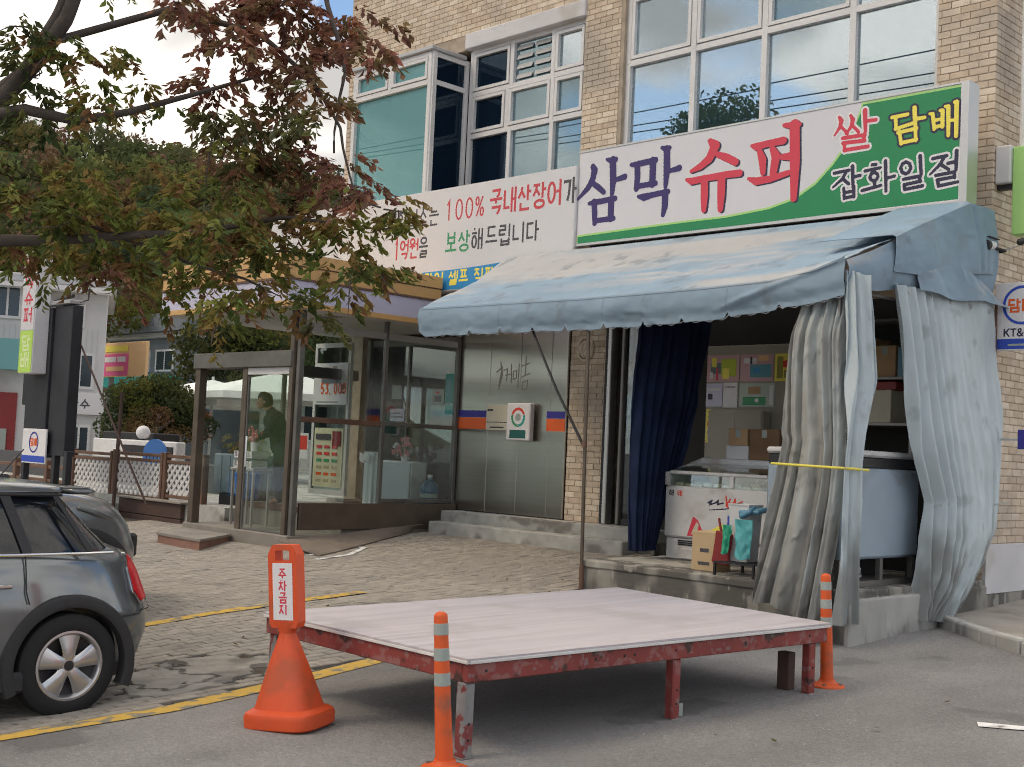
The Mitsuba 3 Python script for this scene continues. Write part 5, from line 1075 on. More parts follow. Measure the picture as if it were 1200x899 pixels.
part(VS, 'top_rail', bev(-13.20, -13.15, 9.27, 11.89, 2.93, 3.02, .006), 'm_alu'); part(VS, 'mid_rail', bev(-13.215, -13.145, 9.27, 10.575, 1.76, 1.83, .006), 'm_wood'); part(VS, 'mid_rail', bev(-13.21, -13.15, 10.645, 11.895, 1.775, 1.83, .006), 'm_bronze_light')
part(VS, 'bottom_rail', bev(-13.205, -13.15, 10.645, 11.895, .745, .80, .006), 'm_bronze_light')
part(VS, 'glass_pane', quadbox(-13.180, -13.174, 9.27, 10.575, 1.83, 2.93), 'm_glass'); part(VS, 'glass_pane', quadbox(-13.180, -13.174, 9.27, 10.575, .75, 1.76), 'm_glass')
part(VS, 'glass_pane', quadbox(-13.180, -13.174, 10.645, 11.895, 1.83, 2.93), 'm_glass'); part(VS, 'glass_pane', quadbox(-13.180, -13.174, 10.645, 11.895, .80, 1.775), 'm_glass')
gd = part(VS, 'glass_door', quadbox(-14.24, -13.29, 9.19, 9.20, .36, 2.35), 'm_glass'); part(gd, 'frame', cat(quadbox(-14.245, -13.285, 9.18, 9.21, .335, .36), quadbox(-13.31, -13.285, 9.178, 9.212, .36, 2.35), quadbox(-14.245, -14.225, 9.178, 9.212, .36, 2.35)), 'm_alu_dark'); part(gd, 'handle', tube([(-14.16, 9.15, 1.15), (-14.16, 9.15, 1.55)], .014), 'm_chrome')
part(VS, 'glass_pane', quadbox(-15.535, -15.529, 9.31, 10.59, .70, 2.48), 'm_glass')
# the restaurant's own glazed front behind the porch
RF = part(B, 'shopfront', cat(quadbox(-15.25, -15.17, 11.92, 12.02, .62, 3.1), quadbox(-15.17, -13.23, 11.95, 12.02, 3.0, 3.1), quadbox(-15.17, -13.23, 11.95, 12.02, .62, .72), quadbox(-14.32, -14.28, 11.96, 12.01, .72, 3.0)), 'm_alu_dark')
part(RF, 'pane', quadbox(-15.17, -13.23, 11.985, 11.992, .72, 3.0), 'm_glass_dark')
wd = thing('white_door', 'white framed glass door with a banner and a yellow menu, at the left of the dark shopfront', 'door')
part(wd, 'frame', cat(quadbox(-16.12, -16.06, 11.58, 11.64, .72, 3.05), quadbox(-15.27, -15.21, 11.58, 11.64, .72, 3.05), quadbox(-16.06, -15.27, 11.585, 11.635, 2.98, 3.05), quadbox(-16.06, -15.27, 11.585, 11.635, .72, .80)), 'm_frame_white')
part(wd, 'pane', quadbox(-16.06, -15.27, 11.605, 11.612, .80, 2.98), 'm_glass_dark')
def sheetlet(name, label, cat_, x0, x1, y, z0, z1, base, marks):
    k = thing(name, label, cat_); part(k, 'sheet', quadbox(x0, x1, y, y + .004, z0, z1), base); w, h = x1 - x0, z1 - z0
    for i, (a, b, c, d, m_) in enumerate(marks): part(k, 'print', quadbox(x0 + a * w, x0 + b * w, y - .0015 - .0007 * i, y - .0003 - .0007 * i, z0 + c * h, z0 + d * h), m_)
    return k
bn = sheetlet('price_banner', 'white price banner with red figures on the white framed door', 'banner', -16.08, -15.24, 11.56, 2.10, 2.74, 'm_label_white', [(.22, .80, .50, .66, 'm_slate'), (.32, .44, .78, .9, 'm_sand'), (.55, .68, .76, .92, 'm_sand'), (.1, .75, .04, .08, 'm_reflector')])
part(bn, 'figures', onplane(extrude(text_shape('53,000', .15, .16, .17), .002), (-15.90, 11.556, 2.27), XF, ZF), 'm_stripe_orange'); part(bn, 'figures', onplane(extrude(text_shape('원', .12, .11, .14), .002), (-15.39, 11.556, 2.28), XF, ZF), 'm_ink_grey')
rows = [(.12 + .27 * c, .30 + .27 * c, .08 + .115 * r, .13 + .115 * r, m_) for r, m_ in enumerate(('m_sand', 'm_stripe_orange', 'm_sand', 'm_ink_green', 'm_red', 'm_ink_red2')) for c in range(3)]
sheetlet('menu_poster', 'yellow menu poster with rows of print low on the white framed door', 'poster', -16.0, -15.28, 11.56, .84, 1.74, 'm_menu', rows + [(.66, .95, .70, .95, 'm_dark_red'), (.08, .6, .80, .9, 'm_ink_grey')])
sheetlet('red_notice', 'small red and white notice left of the yellow menu poster', 'notice', -16.40, -16.16, 11.56, 1.25, 1.65, 'm_label_white', [(.1, .9, .35, .9, 'm_red')])
for lab, x0, x1, z0, z1, m_, mk in (('pale notice taped to the dark shopfront glass, upper left', -14.68, -14.45, 2.21, 2.42, 'm_reflector', []), ('lilac notice taped low on the dark shopfront glass', -14.69, -14.36, 1.88, 2.07, 'm_canopy_lilac', [(.1, .9, .3, .4, 'm_ink_grey'), (.1, .7, .6, .7, 'm_ink_grey')]),
    ('grey picture notice on the shopfront glass beside the teal poster', -13.76, -13.50, 2.13, 2.36, 'm_reflector', [(.2, .8, .2, .6, 'm_ink_grey'), (.3, .6, .7, .85, 'm_red')]), ('tall teal poster at the right end of the dark shopfront glass', -13.48, -13.25, 2.16, 2.58, 'm_teal', [(.1, .5, .2, .8, 'm_teal_print')]), ('small turquoise notice below the teal poster', -13.47, -13.26, 2.0, 2.14, 'm_teal_light', [])):
    sheetlet('window_notice', lab, 'notice', x0, x1, 11.975, z0, z1, m_, mk)
FR = thing('small_refrigerator', 'pale low refrigerator behind the porch glass with pink flowers on it', 'refrigerator'); part(FR, 'cabinet', bev(-14.48, -13.70, 11.60, 11.90, .70, 1.30, .015), 'm_freezer_white', 40); part(FR, 'door', bev(-14.47, -13.71, 11.575, 11.598, .72, 1.285, .01), 'm_fridge_door', 40); part(FR, 'handle', bev(-14.42, -14.30, 11.555, 11.574, 1.19, 1.22, .006), 'm_chrome')
def blossoms(k, c, n, r, m_, s=.035):
    ms = []
    for i in range(n):
        d = RNG.normal(size=3); d /= np.linalg.norm(d); p = np.array(c) + d * r * RNG.uniform(.3, 1) * (1.6, .8, .9)
        for a in range(5):
            q = p + s * .55 * np.array([math.cos(a * 1.257), RNG.normal(0, .3), math.sin(a * 1.257)])
            ms.append(trimesh.convex.convex_hull(np.array([q + RNG.normal(0, s * .4, 3) for _ in range(6)])))
    return part(k, 'blossom', cat(ms), m_, kind='stuff')
FL = thing('flower_bunch', 'bunch of pink and white flowers on the pale refrigerator', 'flowers'); part(FL, 'pot', lathe([(0, 0), (.05, 0), (.065, .10), (.055, .10)], 16, (-14.02, 11.74, 1.302)), 'm_label_white', 40); blossoms(FL, (-14.02, 11.72, 1.50), 16, .15, 'm_pink_flower'); blossoms(FL, (-14.10, 11.70, 1.47), 7, .16, 'm_label_white', .03)
WB_ = thing('water_bottle', 'large blue water bottle with a white cap right of the refrigerator', 'bottle'); part(WB_, 'bottle', lathe([(0, .0), (.13, .0), (.137, .02), (.137, .08), (.130, .09), (.137, .10), (.137, .17), (.130, .18), (.137, .19), (.135, .26), (.09, .33), (.032, .36), (.03, .40)], 30, (-13.42, 11.72, .70)), 'm_water', 40); part(WB_, 'cap', lathe([(.036, .39), (.036, .43), (0, .432)], 16, (-13.42, 11.72, .70)), 'm_label_white', 40); part(WB_, 'label', lathe([(.1385, .11), (.1385, .165)], 30, (-13.42, 11.72, .70)), 'm_reflector', 40)
part(VS, 'ledge', quadbox(-15.1, -13.24, 11.50, 11.94, .62, .698), 'm_wood')
UD = thing('umbrella_dispenser', 'tall ribbed white stand with plastic bags just inside the porch glass', 'stand')
P = np.array([[((.105 + .012 * math.cos(a * 9) + .02 * (h > .7)) * math.cos(a) - 13.55, (.105 + .012 * math.cos(a * 9)) * math.sin(a) + 10.78, .62 + h) for a in np.linspace(0, 2 * math.pi, 73)[:-1]] for h in (0, .05, .3, .6, .70, .74, .80)])
part(UD, 'column', grid_mesh(P, True), 'm_reflector_white', 50); part(UD, 'bags', thick(np.array([[(-13.60 + .14 * a, 10.67 - .02 * math.sin(a * 9), 1.40 - q * .12 + .02 * math.sin(a * 7)) for q in np.linspace(0, 1, 6)] for a in np.linspace(-.6, .9, 12)]), .004), 'm_label_white', 40)
SB = thing('porch_step', 'reddish wooden block step in front of the porch', 'step')
z_ = GZ(-14.2, 8.6)
def slabpoly(pts, z0, z1): m = extrude(Polygon(pts), z1 - z0); m.apply_translation((0, 0, z0)); return m
part(SB, 'tread', slabpoly([(-14.75, 8.25), (-13.62, 8.22), (-14.33, 9.10), (-15.60, 9.10)], z_ + .095, z_ + .125), 'm_deck'); part(SB, 'front', slabpoly([(-14.73, 8.27), (-13.66, 8.24), (-14.35, 9.09), (-15.58, 9.09)], z_ - .08, z_ + .094), 'm_wood_red')
# intercom panel and service badge on the steel wall
IC = thing('cream_panel', 'cream metal panel on the steel wall between the blue and orange stripes', 'panel'); part(IC, 'plate', bev(-12.555, -11.95, 11.93, 11.963, 1.79, 2.14, .006), 'm_cream'); part(IC, 'slot', cat(quadbox(-12.53, -12.42, 11.927, 11.931, 2.05, 2.08)), 'm_ink_grey'); part(IC, 'seam', quadbox(-12.54, -11.965, 11.928, 11.931, 1.895, 1.905), 'm_ink_grey'); part(IC, 'print', quadbox(-12.47, -12.2, 11.928, 11.931, 1.82, 1.84), 'm_ink_grey')
SBX = thing('round_logo_sign', 'white sign box with a red and green ring emblem over a dark green bar', 'sign'); part(SBX, 'box', bev(-12.06, -11.62, 11.84, 11.928, 1.66, 2.16, .012), 'm_label_white')
def ring(cx, cz_, r0, r1, a0, a1):
    w = np.linspace(math.radians(a0), math.radians(a1), 30); return Polygon([(cx + r1 * math.cos(a), cz_ + r1 * math.sin(a)) for a in w] + [(cx + r0 * math.cos(a), cz_ + r0 * math.sin(a)) for a in w[::-1]])
for sh, m_ in ((ring(-11.84, 1.97, .095, .13, 20, 160), 'm_red'), (ring(-11.84, 1.97, .095, .13, 165, 270), 'm_ink_green'), (ring(-11.84, 1.97, .095, .13, 275, 375), 'm_teal'), (ring(-11.84, 1.97, .0, .05, 0, 359), 'm_reflector'), (sbox(-11.99, 1.69, -11.69, 1.80), 'm_teal_dark')): part(SBX, 'emblem', onplane(extrude(sh, .001), (0, 11.838, 0), XF, ZF), m_)

# ---------------------------------------------------------------- a person in the porch
PS = thing('person', 'person with short black hair in a dark green top bending forward inside the glass porch', 'person')
px, py, pz_ = -14.87, 10.18, .622
J = {'hip': (0, 0, .88, .135), 'waist': (-.03, 0, 1.05, .13), 'chest': (-.12, 0, 1.27, .15), 'neck': (-.22, 0, 1.43, .06), 'head': (-.30, 0, 1.54, .095), 'chin': (-.34, 0, 1.47, .055)}
def jt(*p): return (px + .93 * (p[0] * .55 + p[1] * .83), py + .93 * (p[0] * .83 - p[1] * .55), pz_ + .93 * p[2])
def limb(*ch):
    out = m3.Manifold()
    for a, b in zip(ch[:-1], ch[1:]): out = out + to_m3(hull((*jt(*a[:3]), a[3]), (*jt(*b[:3]), b[3])))
    return out
bodyM = m3.Manifold()
for s in (-1, 1):
    bodyM = bodyM + limb((0, s * .09, .86, .085), (-.02, s * .10, .46, .058), (.02, s * .10, .07, .042), (-.10, s * .11, .03, .03))
    bodyM = bodyM + limb((-.13, s * .19, 1.32, .058), (-.22, s * .23, 1.05, .045), (-.40, s * .14, .98, .034), (-.48, s * .12, .96, .03))
    for q in range(5): bodyM = bodyM + limb((-.48, s * .12 + (q - 2) * .013, .955, .012), (-.52 - .012 * (2 - abs(q - 2)), s * .12 + (q - 2) * .015, .935, .009), (-.545, s * .12 + (q - 2) * .014, .905, .008))
bodyM = bodyM + limb((0, 0, .90, .13), (-.03, 0, 1.05, .13), (-.12, 0, 1.25, .14)) + limb((-.12, -.13, 1.30, .07), (-.12, .13, 1.30, .07)) + limb((-.15, 0, 1.36, .06), (-.24, 0, 1.47, .055), (-.29, 0, 1.56, .088), (-.325, 0, 1.50, .062), (-.345, 0, 1.455, .04))
for s in (-1, 1): bodyM = bodyM + limb((-.285, s * .082, 1.535, .018), (-.28, s * .088, 1.515, .015))
bodyM = bodyM + limb((-.375, 0, 1.525, .014), (-.392, 0, 1.497, .015))
bm = from_m3(bodyM); bm = bm.subdivide_to_size(.03); bm.merge_vertices(); trimesh.smoothing.filter_taubin(bm, iterations=6)
part(PS, 'body', bm, 'm_skin', 60)
sh_ = limb((.0, 0, .88, .150), (-.03, 0, 1.05, .146), (-.12, 0, 1.25, .155)) + limb((-.12, -.14, 1.30, .082), (-.12, .14, 1.30, .082)) + limb((-.13, 0, 1.33, .085), (-.185, 0, 1.40, .066))
for s in (-1, 1): sh_ = sh_ + limb((-.13, s * .19, 1.32, .070), (-.22, s * .23, 1.05, .058), (-.36, s * .16, .985, .047))
sm_ = from_m3(sh_).subdivide_to_size(.03); sm_.merge_vertices(); trimesh.smoothing.filter_taubin(sm_, iterations=6); part(PS, 'shirt', sm_, 'm_shirt', 60)
tr = m3.Manifold()
for s in (-1, 1): tr = tr + limb((0, 0, .90, .142), (0, s * .09, .84, .098), (-.02, s * .10, .46, .072), (.02, s * .10, .09, .060))
part(PS, 'trousers', from_m3(tr), 'm_trousers', 60)
hm = hull((*jt(-.265, 0, 1.575), .098), (*jt(-.245, 0, 1.525), .088), (*jt(-.30, 0, 1.60), .08)).subdivide_to_size(.02); hm.merge_vertices()
hm.vertices += hm.vertex_normals * ((meshkit.fbm(np.array(hm.vertices) * 40, 3, 3) - .5) * .02)[:, None]; part(PS, 'hair', hm, 'm_hair', 60)
for s in (-1, 1): part(PS, 'eye', hull((*jt(-.372, s * .032, 1.535), .010)), 'm_hair', 60)
part(PS, 'mouth', hull((*jt(-.378, -.018, 1.468), .006), (*jt(-.378, .018, 1.468), .006)), 'm_dark_red', 60)

# ---------------------------------------------------------------- signs and fittings at the building's right corner
TS = thing('tobacco_sign', 'white sign with a blue ring and red lettering fixed at the right building corner', 'sign')
part(TS, 'plate', bev(-5.47, -4.86, 12.07, 12.10, 2.72, 3.39, .006), 'm_label_white'); part(TS, 'arm', cat(quadbox(-5.49, -5.40, 12.10, 12.14, 3.2, 3.24), quadbox(-5.49, -5.40, 12.10, 12.14, 2.85, 2.89)), 'm_alu')
part(TS, 'ring', onplane(extrude(ring(-5.20, 3.165, .165, .192, 0, 359.9), .001), (0, 12.068, 0), XF, ZF), 'm_blue'); t_ = text_shape('담배', .13, .12, .16); part(TS, 'lettering', onplane(extrude(affinity.translate(t_, -5.335, 3.10), .001), (0, 12.068, 0), XF, ZF), 'm_stripe_orange')
part(TS, 'lettering', inter('KT&G', .075, .001, (-5.385, 12.068, 2.86), XF, ZF, True), 'm_ink_dark'); part(TS, 'bar', quadbox(-5.468, -4.862, 12.0665, 12.0685, 2.735, 2.835), 'm_blue'); part(TS, 'bar_print', quadbox(-5.33, -4.95, 12.065, 12.0663, 2.765, 2.785), 'm_reflector')
CM = thing('security_camera', 'small black and white security camera on the right corner of the building', 'camera')
part(CM, 'housing', hull((-5.42, 11.86, 3.74, .045), (-5.40, 11.74, 3.72, .045)), 'm_label_white', 40); part(CM, 'lens', lathe([(.05, 0), (.05, .05), (.036, .056), (0, .05)], 20).apply_transform(trimesh.transformations.rotation_matrix(math.pi / 2, (1, 0, 0))).apply_translation((-5.40, 11.72, 3.715)), 'm_black', 40)
part(CM, 'bracket', cat(tube([(-5.42, 11.88, 3.72), (-5.36, 12.02, 3.70), (-5.48, 12.05, 3.70)], .016)), 'm_black', 40); part(CM, 'sun_shade', bev(-5.47, -5.36, 11.68, 11.90, 3.79, 3.80, .003), 'm_black'); part(CM, 'lamp', hull((-5.22, 12.04, 3.78, .035), (-5.17, 12.06, 3.80, .03)), 'm_black', 40); part(CM, 'arm', tube([(-5.36, 12.02, 3.71), (-5.19, 12.05, 3.77)], .010), 'm_alu')
part(B, 'conduit', cat(tube([(-5.475, 11.965, 3.3), (-5.475, 11.965, 3.66)], .014), tube([(-5.455, 12.06, 1.9), (-5.455, 12.06, 3.18)], .016)), 'm_wood', 40)
PJ = thing('projecting_sign', 'green projecting sign with a grey housing high on the right side wall', 'sign'); part(PJ, 'housing', bev(-5.485, -5.33, 12.02, 12.22, 4.38, 4.76, .012), 'm_frame_white'); part(PJ, 'panel', bev(-5.325, -4.2, 12.06, 12.2, 3.86, 4.74, .01), 'm_sign_lime'); part(PJ, 'bracket', quadbox(-5.485, -5.33, 12.08, 12.16, 4.33, 4.375), 'm_black')
DP = solo('drain_pipe', tube([(-5.27, 12.2, 4.76), (-5.27, 12.2, 9.8)], .05, 14), 'm_frame_white', 'white pipe rising along the right edge of the building above the green sign', 'pipe', smooth=40)
BS = thing('blue_plate', 'small dark blue plate low on the right side wall', 'sign'); part(BS, 'plate', bev(-5.235, -5.0, 12.12, 12.14, 1.76, 1.95, .004), 'm_stripe_blue'); part(BS, 'arm', quadbox(-5.49, -5.235, 12.125, 12.135, 1.84, 1.86), 'm_alu')
CLUMPS = [(-7.31, 4.81, 4.44, 0.41, 'r'), (-7.21, 5.25, 4.42, 0.37, 'r'), (-7.22, 4.37, 4.07, 0.31, 'r'), (-7.18, 4.89, 4.01, 0.35, 'r'), (-8.1, 4.78, 4.03, 0.26, 'r'), (-7.88, 4.95, 4.68, 0.38, 'r'), (-6.41, 4.85, 3.98, 0.18, 'r'), (-6.44, 4.99, 4.04, 0.1, 'r'), (-6.51, 4.61, 3.6, 0.23, 'm'), (-7.6, 4.28, 4.36, 0.23, 'r'), (-7.17, 3.86, 4.19, 0.16, 'r'), (-7.36, 4.62, 3.63, 0.26, 'm'), (-7.44, 4.95, 3.62, 0.3, 'm'), (-7.29, 4.31, 3.55, 0.2, 'm'), (-7.39, 5.08, 3.39, 0.27, 'r'), (-7.11, 5.18, 3.28, 0.3, 'r'), (-6.27, 4.84, 3.04, 0.18, 'r'), (-7.45, 4.76, 3.37, 0.31, 'm'), (-7.22, 4.38, 3.14, 0.31, 'g'), (-6.66, 5.29, 3.01, 0.19, 'o'), (-6.7, 4.97, 2.91, 0.27, 'o'), (-7.41, 5.12, 3.02, 0.29, 'm'), (-7.3, 4.71, 2.75, 0.35, 'g'), (-7.17, 4.23, 2.76, 0.33, 'g'), (-7.93, 4.28, 2.95, 0.33, 'o'), (-8.52, 4.19, 3.01, 0.34, 'g'), (-8.09, 3.61, 2.94, 0.34, 'g'), (-8.14, 3.37, 3.02, 0.27, 'g'), (-8.06, 3.8, 3.08, 0.24, 'o'), (-8.47, 4.55, 3.28, 0.23, 'o'), (-9.08, 4.05, 2.77, 0.31, 'g'), (-8.24, 4.27, 2.64, 0.27, 'g'), (-8.21, 4.8, 2.55, 0.35, 'g'), (-7.82, 5.07, 2.47, 0.34, 'g'), (-7.02, 4.89, 2.32, 0.24, 'g'), (-7.01, 4.31, 2.2, 0.21, 'g'), (-8.04, 4.45, 2.34, 0.2, 'g'), (-8.08, 4.2, 2.37, 0.15, 'r'), (-7.96, 3.9, 2.43, 0.15, 'r'), (-6.63, 4.94, 2.54, 0.23, 'g'), (-6.69, 5.26, 2.68, 0.18, 'g'), (-6.67, 5.42, 2.64, 0.09, 'g'), (-6.69, 5.0, 2.32, 0.15, 'g'), (-6.79, 4.96, 2.19, 0.11, 'm'), (-7.57, 4.53, 2.16, 0.12, 'g'), (-8.72, 4.18, 2.66, 0.25, 'g'), (-8.66, 3.64, 2.8, 0.24, 'g'), (-7.92, 3.66, 3.9, 0.2, 'g'), (-8.04, 3.52, 3.99, 0.16, 'g'), (-8.43, 3.5, 4.01, 0.23, 'd'), (-8.09, 3.31, 4.05, 0.14, 'd'), (-7.73, 3.7, 3.65, 0.17, 'g'), (-8.27, 3.82, 3.66, 0.15, 'g'), (-7.5, 3.67, 3.89, 0.11, 'g'), (-7.99, 4.01, 4.01, 0.09, 'g'), (-8.25, 3.52, 3.65, 0.21, 'd'), (-8.88, 3.61, 3.64, 0.17, 'd'), (-8.38, 4.2, 3.74, 0.12, 'g'), (-8.64, 3.82, 3.59, 0.12, 'd'), (-6.89, 5.63, 3.09, 0.11, 'm'), (-6.5, 5.37, 2.93, 0.07, 'o'), (-8.01, 4.4, 3.8, 0.08, 'g'), (-7.69, 4.02, 3.77, 0.06, 'g')]
# ---------------------------------------------------------------- the street tree in front, leaves overhanging the lot
PALS = {'r': [(.110, .052, .038), (.130, .066, .044), (.085, .045, .034), (.10, .068, .038)], 'm': [(.090, .066, .032), (.070, .072, .030), (.105, .062, .036), (.06, .058, .03)],
        'g': [(.070, .082, .024), (.095, .098, .030), (.050, .062, .022), (.105, .085, .028), (.10, .06, .03)], 'o': [(.10, .095, .028), (.075, .085, .024), (.115, .080, .030)], 'd': [(.036, .048, .022), (.055, .06, .024)]}
def leaves(clumps, per, size, rng, droop=.5, cup=.25):
    """Pointed leaves, four triangles each, in hanging sprays through every clump; returns mesh and vertex colours."""
    V, C = [], []
    for (x, y, z, r, c) in clumps:
        n = max(10, int(per * r * r)); pal = PALS[c]
        ns = max(3, int(n / 14))
        for _ in range(ns):
            d = rng.normal(size=3); d /= np.linalg.norm(d); base = np.array([x, y, z]) + d * r * rng.uniform(.1, 1.0) * np.array([1.05, 1.05, .9])
            out = d * np.array([1, 1, .25]); out[2] -= droop * rng.uniform(.4, 1.1); out /= np.linalg.norm(out)
            side = np.cross(out, [0, 0, 1.0]); side /= np.linalg.norm(side) + 1e-9
            sc = pal[rng.integers(len(pal))]; L_ = rng.uniform(.06, .17)
            for i in range(14):
                t = i / 13
                p = base + out * L_ * t + np.array([0, 0, -.05 * t * t]) + rng.normal(0, .012, 3)
                s = 1 if i % 2 else -1
                a = out * rng.uniform(.3, .9) + side * s * rng.uniform(.4, 1.0) + np.array([0, 0, -rng.uniform(.1, .9)]); a /= np.linalg.norm(a)
                b = np.cross(a, rng.normal(size=3) * .6 + np.array([0, 0, 1.0])); b /= np.linalg.norm(b) + 1e-9
                nn = np.cross(a, b); l = size * rng.uniform(.7, 1.25); w = l * rng.uniform(.20, .28)
                q = [p, p + a * l * .42 + b * w + nn * cup * w, p + a * l - nn * l * .12, p + a * l * .42 - b * w + nn * cup * w]
                V.append(q); k = rng.uniform(1.6, 3.5); C.append(np.array(sc) * k * (1 + rng.normal(0, .06, 3)))
    V = np.array(V); n = len(V)
    f = np.array([[0, 1, 2], [0, 2, 3]]); F_ = (f[None] + (np.arange(n) * 4)[:, None, None]).reshape(-1, 3)
    return trimesh.Trimesh(V.reshape(-1, 3), F_, process=False), np.clip(np.repeat(np.array(C), 4, 0), .004, 1)
def scatter(cl, per, size, rng):
    """Small leaf faces spread through clumps far away: (x, y, z, r, palette)."""
    V, C = [], []
    for (x, y, z, r, c) in cl:
        n = max(12, int(per * r * r)); d = rng.normal(size=(n, 3)); d /= np.linalg.norm(d, axis=1, keepdims=True)
        p = np.array([x, y, z]) + d * r * (rng.uniform(.25, 1, (n, 1)) ** .5) * np.array([1, 1, .85])
        a = rng.normal(size=(n, 3)); a /= np.linalg.norm(a, axis=1, keepdims=True); b = np.cross(a, rng.normal(size=(n, 3))); b /= np.linalg.norm(b, axis=1, keepdims=True)
        l = size * rng.uniform(.6, 1.3, (n, 1)); V.append(np.stack([p - a * l * .5, p + b * l * .28, p + a * l * .5, p - b * l * .28], 1))
        pal = np.array(PALS[c]); C.append(pal[rng.integers(len(pal))] * rng.uniform(1.0, 1.7) * rng.uniform(.8, 1.4, (n, 1)))
    V = np.concatenate(V); n = len(V); F_ = (np.array([[0, 1, 2], [0, 2, 3]])[None] + (np.arange(n) * 4)[:, None, None]).reshape(-1, 3)
    return trimesh.Trimesh(V.reshape(-1, 3), F_, process=False), np.repeat(np.concatenate(C), 4, 0)
TR = thing('street_tree', 'tree with reddish brown and green autumn leaves overhanging the parked cars from the left', 'tree')
def limb_t(name, pts, r0, r1): 
    p = np.array(pts, float); tck = np.linspace(0, len(p) - 1, len(p) * 6); q = np.stack([np.interp(tck, range(len(p)), p[:, i]) for i in range(3)], 1)
    q += (meshkit.fbm(q * 2.2, 3, 3)[:, None] - .5) * .08 * np.array([1, 1, .6]) * np.linspace(0, 1, len(q))[:, None]
    return part(TR, name, tube(q, np.linspace(r0, r1, len(q)), 10), 'm_bark', 60)
limb_t('trunk', [(-9.35, 2.45, GZ(-9.35, 2.45) - .1), (-9.33, 2.46, 1.0), (-9.28, 2.55, 2.1), (-9.15, 2.75, 2.9), (-8.95, 3.0, 3.35)], .17, .11)
limb_t('limb', [(-8.95, 3.0, 3.35), (-8.62, 3.34, 3.62), (-8.40, 3.58, 4.03), (-8.25, 3.68, 4.3), (-8.17, 3.75, 4.62), (-8.0, 3.9, 5.6)], .075, .035)
limb_t('limb', [(-9.05, 2.9, 3.2), (-8.44, 3.52, 3.95), (-8.29, 3.64, 4.33), (-8.3, 3.75, 4.7)], .05, .03)
limb_t('limb', [(-9.15, 2.75, 2.55), (-8.57, 3.48, 2.78), (-8.32, 3.73, 2.8), (-7.99, 4.06, 2.85), (-7.58, 4.47, 2.91), (-7.21, 4.84, 3.03), (-6.92, 5.13, 3.01)], .05, .008)
limb_t('limb', [(-8.75, 3.15, 3.55), (-8.34, 3.5, 3.66), (-8.1, 3.75, 3.60), (-7.85, 3.99, 3.67), (-7.55, 4.29, 3.81), (-7.24, 4.59, 3.95)], .045, .010)
limb_t('limb', [(-8.35, 3.62, 4.15), (-7.83, 4.24, 4.45), (-7.41, 4.68, 4.31), (-7.08, 4.89, 4.0), (-6.92, 5.08, 3.66), (-6.85, 5.15, 3.2)], .028, .006)
limb_t('limb', [(-8.17, 3.75, 4.62), (-7.5, 4.5, 5.0), (-7.08, 4.99, 4.7), (-6.94, 5.02, 4.3), (-6.92, 5.06, 4.01), (-6.96, 5.05, 3.48)], .028, .007)
limb_t('limb', [(-8.3, 3.75, 3.0), (-7.9, 4.4, 2.75), (-7.55, 4.8, 2.62), (-7.3, 4.9, 2.5)], .02, .004)
limb_t('limb', [(-7.58, 4.47, 2.91), (-7.3, 4.8, 2.8), (-7.0, 5.0, 2.78)], .014, .003)
rngl = np.random.default_rng(21)
for i in range(70):      # twigs between limbs and clumps
    x, y, z, r, c = CLUMPS[rngl.integers(len(CLUMPS))]
    a = np.array([x, y, z]) + rngl.normal(0, r * .4, 3) + [0, 0, .05]; b = np.array([x, y, z]) + rngl.normal(0, r * .5, 3) - [0, 0, .05]
    if i < 40: part(TR, 'twig', tube([a, (a + b) / 2 + rngl.normal(0, .02, 3), b], [.007, .005, .003], 5), 'm_bark', 60)
EXTRA = [(-8.6 + rngl.uniform(-.9, 1.8), 3.2 + rngl.uniform(-1.2, 2.0), rngl.uniform(5.0, 6.8), rngl.uniform(.3, .55), 'rmg'[i % 3]) for i in range(26)] + [(-9.6 + rngl.uniform(-.9, .5), 2.2 + rngl.uniform(-1.2, .5), rngl.uniform(3.4, 5.2), rngl.uniform(.3, .5), 'gmr'[i % 3]) for i in range(14)]
def outside(c):
    p = np.array(c[:3]) - (0, 0, 1.5); d = p @ np.array(CAM_FWD); q = p - d * np.array(CAM_FWD); r_ = np.cross(CAM_FWD, CAM_UP)
    return q @ np.array(CAM_UP) / d > .31 + c[3] / d or q @ r_ / d < -.41 - c[3] / d
EXTRA = [c for c in EXTRA if outside(c)]
lm, lc = leaves([(x, y, z + (.15 if z < 2.6 else .07), r * (.85 if z < 2.6 else 1), c) for x, y, z, r, c in CLUMPS], 4000, .078, rngl, .42); part(TR, 'crown', lm, 'm_leaf', color=lc, kind='stuff')
lm, lc = leaves(EXTRA, 1500, .075, rngl); part(TR, 'crown', lm, 'm_leaf', color=lc, kind='stuff')

V, C = [], []
for _ in range(150):
    x, y = rngl.uniform(-10.5, -3.6), rngl.uniform(3.2, 10.5)
    if rngl.random() > .35 + .65 * (x < -6.9): continue
    if (-6.7 < x < -4.3 and 4.2 < y < 7.6) or (x > -8.6 and y > 9.2) or (-9 < x < -6.9 and y < 4.2): continue
    a, z, l = rngl.uniform(0, 6.3), GZ(x, y) + .016, rngl.uniform(.035, .06); u_, w_2 = np.array([math.cos(a), math.sin(a), .1]), np.array([-math.sin(a), math.cos(a), .1])
    p = np.array([x, y, z]); V.append([p, p + u_ * l * .4 + w_2 * l * .3, p + u_ * l + [0, 0, .008], p + u_ * l * .4 - w_2 * l * .3 + [0, 0, .006]]); C.append(np.array([(.20, .085, .05), (.22, .15, .06), (.13, .12, .05), (.14, .07, .04)][rngl.integers(4)]))
n = len(V); F_ = (np.array([[0, 1, 2], [0, 2, 3]])[None] + (np.arange(n) * 4)[:, None, None]).reshape(-1, 3)
